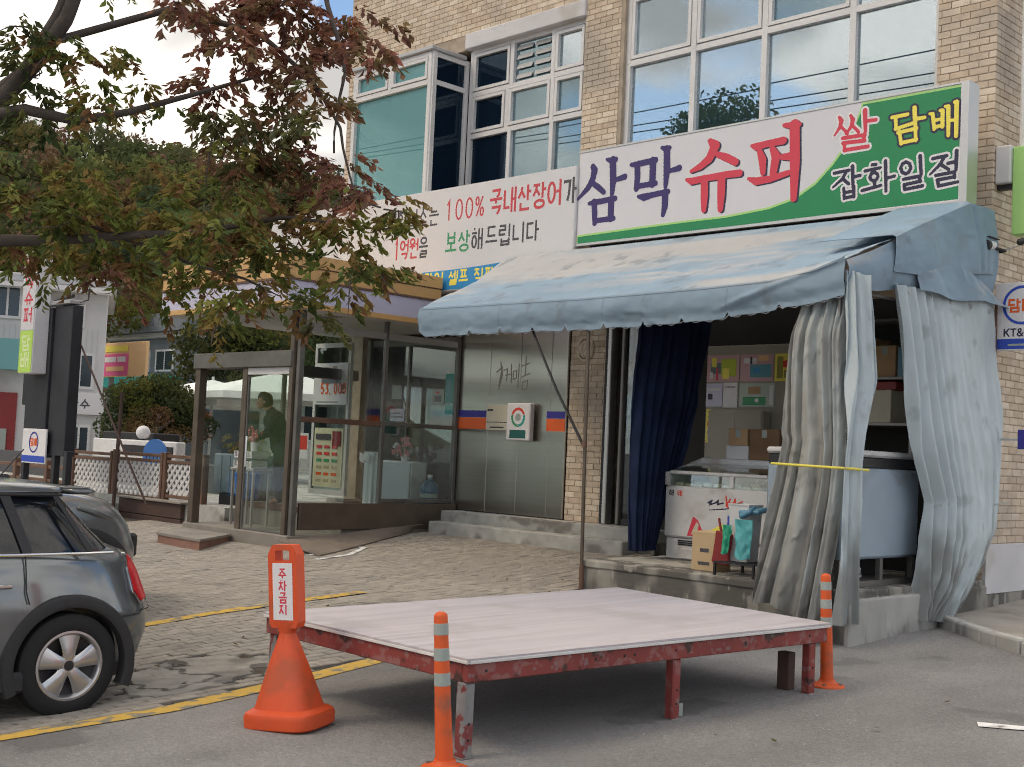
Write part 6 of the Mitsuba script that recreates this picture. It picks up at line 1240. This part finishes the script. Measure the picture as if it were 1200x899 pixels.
scene['fallen_leaves'] = mikit.ply(trimesh.Trimesh(np.array(V).reshape(-1, 3), F_, process=False), 'm_leaf', color=np.repeat(np.array(C), 4, 0)); labels['fallen_leaves'] = {'label': 'scattered fallen brown leaves lying on the paved lot', 'category': 'leaves', 'kind': 'stuff'}
# ---------------------------------------------------------------- left background: terrace, fences, roadside sign, buildings, trees
struct('terrace', cat(quadbox(-60, -15.62, 9.80, 40, -1, .52), quadbox(-60, -18.6, 6.5, 9.80, -1, .40)), 'm_step_stone')
RW = thing('timber_edging', 'low dark brown timber edging below the white lattice fence', 'edging')
for z0, z1 in ((.06, .27), (.28, .50)): part(RW, 'board', bev(-18.6, -16.7, 9.72, 9.795, z0, z1, .008), 'm_wood_dark')
part(RW, 'cap', bev(-18.65, -16.62, 9.66, 9.85, .505, .535, .006), 'm_deck')
def lattice(label, x0, x1, y, z0, z1):
    k = thing('lattice_fence', label, 'fence', None); ms = []
    w, h = x1 - x0, z1 - z0; s = .15
    n = int((w + h) / s)
    for i in range(n + 1):
        for sg in (1, -1):
            pts = []
            a = i * s
            ln = LineString([(a, 0), (a - h, h)]) if sg > 0 else LineString([(w - a, 0), (w - a + h, h)])
            c = ln.intersection(sbox(0, 0, w, h))
            if c.is_empty or c.length < .02: continue
            (xa, za), (xb, zb) = list(c.coords)[0], list(c.coords)[-1]
            yy = y + (.006 if sg > 0 else -.006)
            ms.append(bar((x0 + xa, yy, z0 + za), (x0 + xb, yy, z0 + zb), .046, .010, up=(0, 1, 0)))
    part(k, 'slat', cat(ms), 'm_frame_white', kind='stuff')
    part(k, 'post', bev(x0 - .08, x0 - .01, y - .05, y + .05, .3, z1 + .17, .006), 'm_wood'); part(k, 'post', bev(x1 + .01, x1 + .07, y - .05, y + .05, .3, z1 + .17, .006), 'm_wood')
    for z in (z0 - .035, z1 + .03, z1 + .115): part(k, 'rail', bev(x0 - .01, x1 + .01, y - .028, y + .028, z - .025, z + .025, .005), 'm_wood')
    return k
lattice('white lattice fence panel with brown rails at the left, beside the leaning brown prop', -20.55, -19.25, 9.9, .46, 1.05); lattice('white lattice fence panel with brown rails, middle of three', -19.07, -17.62, 9.9, .56, 1.08); lattice('white lattice fence panel with brown rails, nearest the glass porch', -17.44, -16.42, 9.9, .62, 1.08)
RFN = thing('brown_rail_fence', 'dark brown rail fence running behind the parked cars at the far left', 'fence')
for x in (-24.5, -22.9, -21.6, -20.75): part(RFN, 'post', bev(x - .05, x + .05, 9.85, 9.95, .2, .98, .006), 'm_wood')
for z in (.62, .86): part(RFN, 'rail', bev(-26, -20.7, 9.87, 9.93, z - .03, z + .03, .005), 'm_wood')
SPN = thing('sign_tower', 'dark boxy sign tower of black panels on posts behind the parked cars', 'sign tower')
part(SPN, 'panel', bev(-19.72, -19.02, 8.62, 8.80, 1.08, 3.42, .01), 'm_tower_black'); part(SPN, 'panel', bev(-19.0, -18.40, 8.66, 8.84, 1.12, 3.44, .01), 'm_tower_black'); part(SPN, 'panel', bev(-20.15, -19.74, 8.72, 8.86, 1.9, 2.5, .01), 'm_tower_black')
for x in (-19.83, -18.75, -18.34): part(SPN, 'post', bev(x - .05, x + .05, 8.66, 8.76, .2, 3.3 if x < -18.5 else 1.2, .006), 'm_tower_black')
part(SPN, 'arm', cat(tube([(-19.7, 8.7, 3.60), (-19.2, 8.7, 3.52), (-18.6, 8.75, 3.60)], .03, 6), tube([(-19.75, 8.65, 3.95), (-19.5, 8.7, 3.52)], .03, 6)), 'm_black'); part(SPN, 'cap', bev(-19.5, -18.4, 8.6, 8.85, 3.46, 3.52, .008), 'm_frame_grey')
VSN = thing('vertical_sign', 'tall white lightbox sign with red lettering and a lime lower end on the sign tower', 'sign')
part(VSN, 'box', bev(-19.58, -19.10, 8.38, 8.62, 2.38, 4.30, .01), 'm_label_white'); part(VSN, 'panel', quadbox(-19.57, -19.11, 8.372, 8.379, 3.06, 4.29), 'm_sign_white'); part(VSN, 'panel', quadbox(-19.57, -19.11, 8.372, 8.379, 2.39, 3.05), 'm_lime_bright')
tv = text_shape('삼막슈퍼', .24, .30, .15, .12, True); part(VSN, 'lettering', onplane(extrude(affinity.translate(tv, -19.49, 3.98), .002), (0, 8.371, 0), XF, ZF), 'm_ink_red'); tv = text_shape('담배', .24, .30, .16, .12, True); part(VSN, 'lettering', onplane(extrude(affinity.translate(tv, -19.49, 2.74), .002), (0, 8.371, 0), XF, ZF), 'm_lime_pale')
TB = thing('tobacco_plate', 'small white plate with a blue ring and red lettering low on the sign tower', 'sign'); part(TB, 'plate', bev(-19.70, -18.86, 8.58, 8.61, .98, 1.52, .006), 'm_label_white'); part(TB, 'ring', onplane(extrude(ring(-19.28, 1.31, .14, .165, 0, 359.9), .002), (0, 8.577, 0), XF, ZF), 'm_stripe_blue'); part(TB, 'bar', quadbox(-19.69, -18.87, 8.574, 8.579, 1.0, 1.10), 'm_blue')
t_ = text_shape('담배', .12, .11, .16); part(TB, 'lettering', onplane(extrude(affinity.translate(t_, -19.40, 1.255), .002), (0, 8.577, 0), XF, ZF), 'm_stripe_orange')
solo('leaning_prop', tube([(-18.90, 8.72, 3.55), (-17.9, 8.95, 2.1), (-16.95, 9.3, .48)], [.014, .016, .018], 8), 'm_wood_dark', 'thin brown prop leaning from the top of the sign tower to the ground', 'prop', smooth=60)
solo('brown_post', tube([(-18.15, 9.4, .3), (-18.10, 9.4, 2.15)], .03, 8), 'm_wood_dark', 'rusty brown post standing between the sign tower and the lattice fence', 'post', smooth=60)
def far_house(key, label, x0, x1, y0, y1, z1, m, cells, extras=(), base=.3):
    k = thing(key, label, 'building'); part(k, 'wall', bev(x0, x1, y0, y1, base, z1, .02), m)
    part(k, 'roof', bev(x0 - .2, x1 + .2, y0 - .25, y1 + .2, z1 + .005, z1 + .22, .03), 'm_frame_grey')
    for (a, b, c, d) in cells:
        w = part(k, 'window', cat(quadbox(a - .07, a, y0 - .05, y0 + .02, c - .07, d + .07), quadbox(b, b + .07, y0 - .05, y0 + .02, c - .07, d + .07), quadbox(a, b, y0 - .05, y0 + .02, c - .07, c), quadbox(a, b, y0 - .05, y0 + .02, d, d + .07), quadbox((a + b) / 2 - .025, (a + b) / 2 + .025, y0 - .045, y0 + .02, c, d)), 'm_frame_white')
        part(w, 'pane', quadbox(a, b, y0 - .03, y0 - .022, c, d), 'm_window_dark')
    for nm, bx_, m_ in extras: part(k, nm, quadbox(*bx_), m_)
    return k
hs = len(scene)
WH = far_house('white_house', 'pale two-storey building with dark windows and a white shop sign at the far left', -4.6, 0, 0, 7, 5.15, 'm_pale_wall', [(-2.65, -2.1, 4.3, 5.0), (-.92, -.60, 4.2, 4.66), (-.86, -.30, 2.65, 3.43), (-.72, -.30, 1.0, 1.62), (-1.7, -1.2, 4.2, 4.7)],
    [('awning', (-3.4, -1.85, -.6, -.02, 2.95, 3.7), 'm_teal_dusty'), ('sign_board', (-1.05, .06, -.12, -.02, 1.95, 2.5), 'm_label_white'), ('eaves', (-4.7, .08, -.5, -.01, 5.0, 5.12), 'm_label_white'), ('notice', (-1.25, -.75, -.09, -.02, .9, 1.4), 'm_reflector'), ('notice', (-2.8, -2.2, -.09, -.02, .9, 1.5), 'm_reflector'), ('shop_door', (-2.6, -2.0, -.05, -.01, .5, 2.4), 'm_dark_red')])
t_ = text_shape('국수', .26, .24, .14); part(WH, 'lettering', onplane(extrude(affinity.translate(t_, -.80, 2.08), .003), (0, -.123, 0), XF, ZF), 'm_ink_grey')
for i in range(34): part(WH, 'cladding_rib', quadbox(-4.5 + i * .13, -4.485 + i * .13, -.014, -.001, 3.5, 4.1), 'm_frame_grey')
HM = T().translate([-29.9, 15, 0]).rotate([0, 0, 1], 63.5)
for kk in list(scene)[hs:]:
    if kk.startswith('white_house'): scene[kk]['to_world'] = HM
GH = far_house('grey_house', 'dark grey building with a slate roof far behind the round bush', -47.5, -41.5, 24, 34, 5.2, 'm_slate', [(-45.5, -44.2, 4.0, 4.7), (-43.6, -42.4, 4.0, 4.7)], [('awning', (-46.4, -41.8, 23.2, 23.98, 3.3, 3.75), 'm_teal')])
part(GH, 'upper_roof', slabpoly([(-48, 23.6), (-41, 23.6), (-41, 34), (-48, 34)], 5.43, 6.1), 'm_slate')
far_house('back_house', 'low white building behind the white parasols', -41, -26.5, 27, 34, 3.9, 'm_pale_wall', [(-38 + 2.6 * i, -36.6 + 2.6 * i, 1.6, 2.9) for i in range(4)], [('awning', (-40.5, -27, 26.0, 26.98, 2.9, 3.3), 'm_teal')])
far_house('ochre_house', 'ochre house on the slope above the parked cars, half hidden by leaves', -56, -50, 22, 30, 6.0, 'm_sand', [(-55, -53.8, 3.6, 4.8), (-52.5, -51.2, 3.6, 4.8)])
BBD = thing('billboard', 'apricot and pink billboard beyond the round bush, beside the pale building', 'billboard'); part(BBD, 'panel', bev(-36.9, -34.2, 18.45, 18.55, 3.25, 4.3, .01), 'm_apricot'); part(BBD, 'print', quadbox(-36.85, -35.25, 18.435, 18.448, 3.28, 3.95), 'm_pink')
for a, b, c, d, m_ in ((-36.7, -36.0, 3.70, 3.86, 'm_label_white'), (-35.9, -35.4, 3.70, 3.86, 'm_label_white'), (-36.6, -35.5, 3.42, 3.56, 'm_apricot'), (-36.75, -35.3, 4.02, 4.2, 'm_ink_yellow')): part(BBD, 'print', quadbox(a, b, 18.42, 18.434, c, d), m_)
for x in (-36.6, -34.5): part(BBD, 'post', quadbox(x - .06, x + .06, 18.56, 18.68, .3, 4.2), 'm_alu_dark')
def parasol(label, x, y, z, r):
    k = thing('parasol', label, 'parasol', None); w = np.linspace(0, 2 * np.pi, 9)[:-1] + .3
    P = np.array([[(x + r * t * math.cos(a) * 1.0, y + r * t * math.sin(a), z - .62 * t ** 1.15 * (r / 2.4)) for a in w] for t in (.02, .35, .7, 1.0)] + [[(x + r * math.cos(a), y + r * math.sin(a), z - .62 * (r / 2.4) - .16) for a in w]])
    part(k, 'canopy', grid_mesh(P, True), 'm_umbrella'); part(k, 'pole', tube([(x, y, .3), (x, y, z + .08)], .035, 8), 'm_frame_white', 60)
    for a in w: part(k, 'rib', tube([(x, y, z - .05), (x + r * .97 * math.cos(a), y + r * .97 * math.sin(a), z - .62 * (r / 2.4) - .03)], .012, 4), 'm_frame_grey')
parasol('white parasol seen through the porch glass, left of two', -28.0, 17.0, 2.98, 2.1); parasol('white parasol seen through the porch glass, right of two', -25.6, 17.6, 3.2, 2.3)
LW = thing('terrace_wall', 'low white wall with a dark slot on the terrace behind the lattice fence', 'wall'); part(LW, 'wall', bev(-24.2, -20.9, 12.0, 12.2, 1.02, 1.40, .02), 'm_frame_white'); part(LW, 'base', quadbox(-30, -17.5, 12.02, 12.18, .4, 1.015), 'm_dark_grey'); part(LW, 'slot', quadbox(-22.9, -21.0, 11.985, 12.0, 1.10, 1.30), 'm_black'); part(LW, 'counter', bev(-24.6, -22.5, 12.4, 13.0, .5, 1.55, .02), 'm_black')  # dark base added so the holes of the lattice in front look dark
GL = thing('globe_lamp', 'white globe lamp on the low white terrace wall', 'lamp'); part(GL, 'globe', hull((-22.35, 12.1, 1.55, .135)), 'm_label_white', True); part(GL, 'stem', tube([(-22.35, 12.1, 1.40), (-22.35, 12.1, 1.44)], .06), 'm_black')
CHR = thing('blue_chair', 'blue plastic chair with an arched back behind the lattice fence', 'chair')
part(CHR, 'seat', bev(-21.35, -20.55, 12.05, 12.5, .86, .90, .01), 'm_blue_chair'); part(CHR, 'back', onplane(extrude(Polygon([(-.42, 0)] + [(.42 * math.cos(a), .18 + .28 * math.sin(a)) for a in np.linspace(math.pi, 0, 14)] + [(.42, 0)]).difference(unary_union([sbox(-.3 + .13 * i, .03, -.24 + .13 * i, .20) for i in range(5)])), .03), (-20.95, 11.62, .98), XF, ZF), 'm_blue_chair')
for x in (-21.3, -20.6):
    for y in (12.08, 12.45): part(CHR, 'leg', tube([(x, y, .5), (x, y, .86)], .022, 6), 'm_blue_chair')
PL_ = thing('planter_box', 'grey-blue planter box with green plants seen through the open porch', 'planter'); part(PL_, 'box', bev(-16.72, -15.80, 10.25, 10.75, .70, 1.28, .015), 'm_planter'); part(PL_, 'foot', quadbox(-16.6, -15.9, 10.3, 10.7, .52, .69), 'm_black')
for x in (-16.5, -16.27, -16.04): part(PL_, 'groove', quadbox(x, x + .012, 10.243, 10.2495, .73, 1.25), 'm_slate')
lm, lc = leaves([(-16.5, 10.5, 1.42, .22, 'g'), (-16.2, 10.5, 1.48, .24, 'g'), (-16.0, 10.5, 1.38, .18, 'o')], 4200, .055, rngl, .1); part(PL_, 'plants', lm, 'm_leaf', color=lc, kind='stuff')
CRT = thing('blue_crate', 'bright blue plastic tub on the porch floor in front of the person', 'tub'); part(CRT, 'tub', lathe([(0, 0), (.15, 0), (.185, .34), (.20, .35), (.195, .365), (.17, .35), (.14, .02), (0, .02)], 24, (-15.42, 10.02, .66)), 'm_blue_bright', 40)
TBX = thing('white_tray_stack', 'stack of two white trays with pots in front of the person', 'trays')
for i in range(2): part(TBX, 'tray', cat(bev(-15.15, -14.70, 9.60, 9.86, 1.12 + .13 * i, 1.14 + .13 * i, .004), quadbox(-15.15, -15.13, 9.60, 9.86, 1.141 + .13 * i, 1.22 + .13 * i), quadbox(-14.72, -14.70, 9.60, 9.86, 1.141 + .13 * i, 1.22 + .13 * i), *[bev(-15.11 + .1 * j, -15.03 + .1 * j, 9.62, 9.84, 1.142 + .13 * i, 1.21 + .13 * i, .01) for j in range(4)]), 'm_frame_white')
part(TBX, 'table', cat(bev(-15.2, -14.62, 9.58, 9.9, 1.08, 1.115, .006), *[quadbox(x, x + .03, y, y + .03, .62 if y > 9.97 else .33, 1.08) for x in (-15.18, -14.67) for y in (9.6, 9.85)]), 'm_alu')
FL2 = thing('flower_bunch', 'pink flowers standing on the white trays by the person', 'flowers'); part(FL2, 'vase', lathe([(0, 0), (.05, 0), (.06, .12), (.045, .12)], 14, (-14.86, 9.74, 1.35)), 'm_label_white', 40); blossoms(FL2, (-14.86, 9.72, 1.58), 18, .13, 'm_pink_flower', .03)

# trees and the wooded hillside behind
def bush(key, label, cat_, c, r, n, pal, trunk=None, seed=0, size=.16, per=420, fine=1.0):
    rg = np.random.default_rng(seed); k = thing(key, label, cat_, None); cl = []
    for _ in range(n):
        d = rg.normal(size=3); d /= np.linalg.norm(d); d[2] = abs(d[2]) * 1.0 - .35
        q = np.array(c) + d * np.array(r) * rg.uniform(.35, 1.0); cl.append((*q, min(r) * rg.uniform(.25, .45), pal[rg.integers(len(pal))]))
    lm, lc = scatter(cl, per * 2.4 * fine, size * .8 / fine ** .5, rg); part(k, 'crown', lm, 'm_leaf', color=lc, kind='stuff')
    part(k, 'trunk', tube([(c[0], c[1], trunk or .3), (c[0] + .1, c[1], c[2] - r[2] * .2), (c[0] + .25, c[1] + .1, c[2] + r[2] * .5)], [.14 * max(1, r[2] / 2.5), .10, .04], 7), 'm_bark', 60)
    for s in (-1, 1): part(k, 'branch', tube([(c[0], c[1], c[2] - r[2] * .4), (c[0] + s * r[0] * .4, c[1], c[2]), (c[0] + s * r[0] * .7, c[1] + .2, c[2] + r[2] * .3)], [.07, .05, .02], 6), 'm_bark', 60)
bush('round_bush', 'dense dark green tree between the pale building and the white parasols', 'tree', (-26.3, 14.6, 1.95), (1.25, 1.1, 1.3), 64, 'ddg', .3, 5, .12, 900)
bush('bare_shrub', 'greyish brown shrub in front of the dense dark green tree', 'shrub', (-25.4, 13.9, 1.6), (.75, .7, .75), 16, 'm', .3, 6, .09, 900)
bush('background_tree', 'dark tree behind the porch, left of the white parasols', 'tree', (-33.5, 21.5, 3.6), (2.2, 2.2, 2.4), 40, 'dgd', .3, 8, .22, 180)
bush('background_tree', 'bright yellow-green tree above the billboard', 'tree', (-50, 27, 6.6), (3.2, 2.5, 1.8), 30, 'og', 1, 9, .3, 90)
bush('background_tree', 'dark tree right of the grey building', 'tree', (-36.5, 25.5, 4.6), (2.6, 2.2, 2.4), 36, 'dg', .3, 10, .25, 130)
bush('background_tree', 'olive tree above the pale building at the far left', 'tree', (-45, 21, 6.2), (3.4, 2.5, 2.0), 40, 'go', .3, 11, .28, 110)
bush('background_tree', 'green tree over the roofs behind the glass porch', 'tree', (-39.5, 33, 6.0), (4.0, 2.5, 2.6), 40, 'gd', .3, 12, .3, 90)
# hill: a ridge with a forest of crowns
def hill_z(x, y):
    d = -(x * .91 - y * .41)          # distance away along the line of sight to the hill
    s = x * .41 + y * .91
    ridge = 26.3 - .040 * (s + 5) + 5.5 * (meshkit.fbm(np.stack([s * .02, d * .01, 0 * s], -1), 3, 2) - .5)
    return np.where(d > 48, ridge * sm(48, 125, d) - 1 * sm(140, 400, d), -1) 
hx, hy = np.meshgrid(np.linspace(-190, -20, 80), np.linspace(-60, 190, 90), indexing='ij')
hz_ = hill_z(hx, hy)
struct('hill', grid_mesh(np.stack([hx, hy, hz_], -1)), 'm_forest', True)
rgh = np.random.default_rng(31); hc = []
while len(hc) < 900:
    d, s = rgh.uniform(58, 122), rgh.uniform(-45, 70)
    x, y = -.91 * d + .41 * s, .41 * d + .91 * s
    hc.append((x, y, float(hill_z(np.array(x), np.array(y))) + rgh.uniform(.3, 1.6), rgh.uniform(1.1, 2.3), 'gogdgm'[rgh.integers(6)]))
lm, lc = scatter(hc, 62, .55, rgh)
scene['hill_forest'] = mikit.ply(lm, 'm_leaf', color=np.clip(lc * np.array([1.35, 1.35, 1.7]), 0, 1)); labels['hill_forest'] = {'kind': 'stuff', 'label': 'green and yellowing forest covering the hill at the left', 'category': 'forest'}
fx, fy = np.meshgrid(np.linspace(-420, -180, 40), np.linspace(-150, 420, 60), indexing='ij')
dd = -(fx * .91 - fy * .41); ss_ = fx * .41 + fy * .91
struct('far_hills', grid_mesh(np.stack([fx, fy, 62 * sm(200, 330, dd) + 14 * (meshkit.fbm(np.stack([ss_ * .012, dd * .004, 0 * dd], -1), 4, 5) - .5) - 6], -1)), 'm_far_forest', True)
# unseen low rise added to darken reflections, and one tall tree mirrored in the windows
wx, wy = np.meshgrid(np.linspace(-160, 160, 80), np.linspace(-120, -16, 30), indexing='ij')
struct('opposite_slope', grid_mesh(np.stack([wx, wy, (-16 - wy) * .0 + 1.5 * sm(16, 60, -wy) + 2.0 * meshkit.fbm(np.stack([wx * .12, wy * .12, 0 * wx], -1), 4, 3) * sm(16, 24, -wy) - 1.0], -1)), 'm_slate', True)
bush('tall_tree', 'tall dark tree across the street, mirrored in the large upper windows', 'tree', (-19.4, -2.4, 9.7), (1.9, 1.9, 2.3), 46, 'dgd', -.6, 13, .2, 120)
cb = thing('power_cables', 'thin black power cables strung over the street in front of the building', 'cables')
for (ax, ay, az), (bx2, by2, bz) in (((-53, -6.73, 13.4), (11.75, 1.55, 9.73)), ((-53, -6.72, 13.48), (11.74, 1.48, 8.85)), ((-53, -6.73, 13.38), (11.74, 1.46, 8.54))):
    part(cb, 'cable', tube([(ax + (bx2 - ax) * t, ay + (by2 - ay) * t, az + (bz - az) * t - 1.2 * t * (1 - t)) for t in np.linspace(0, 1, 40)], .018, 5), 'm_black')

GROUPS = {'flexible_bollard': 'orange flexible bollards beside the platform', 'poster': 'posters and notices on the stall wall', 'parked_car': 'cars parked along the lot', 'lattice_fence': 'white lattice fence panels on the terrace', 'parasol': 'white parasols behind the porch',
    'window_notice': 'notices taped to the dark shopfront glass', 'snack_box': 'packaged snacks on the stall shelves', 'shop_carton': 'cartons on the stall shelves', 'carton': 'cartons on the ice cream freezer', 'background_tree': 'trees behind the buildings at the left', 'plastic_bag': 'plastic bags hanging on the white bin'}
import re
for kk in list(labels):
    stem = re.sub(r'_[0-9]{3}$', '', kk)
    if stem in GROUPS and 'category' in labels[kk]: labels[kk]['group'] = GROUPS[stem]
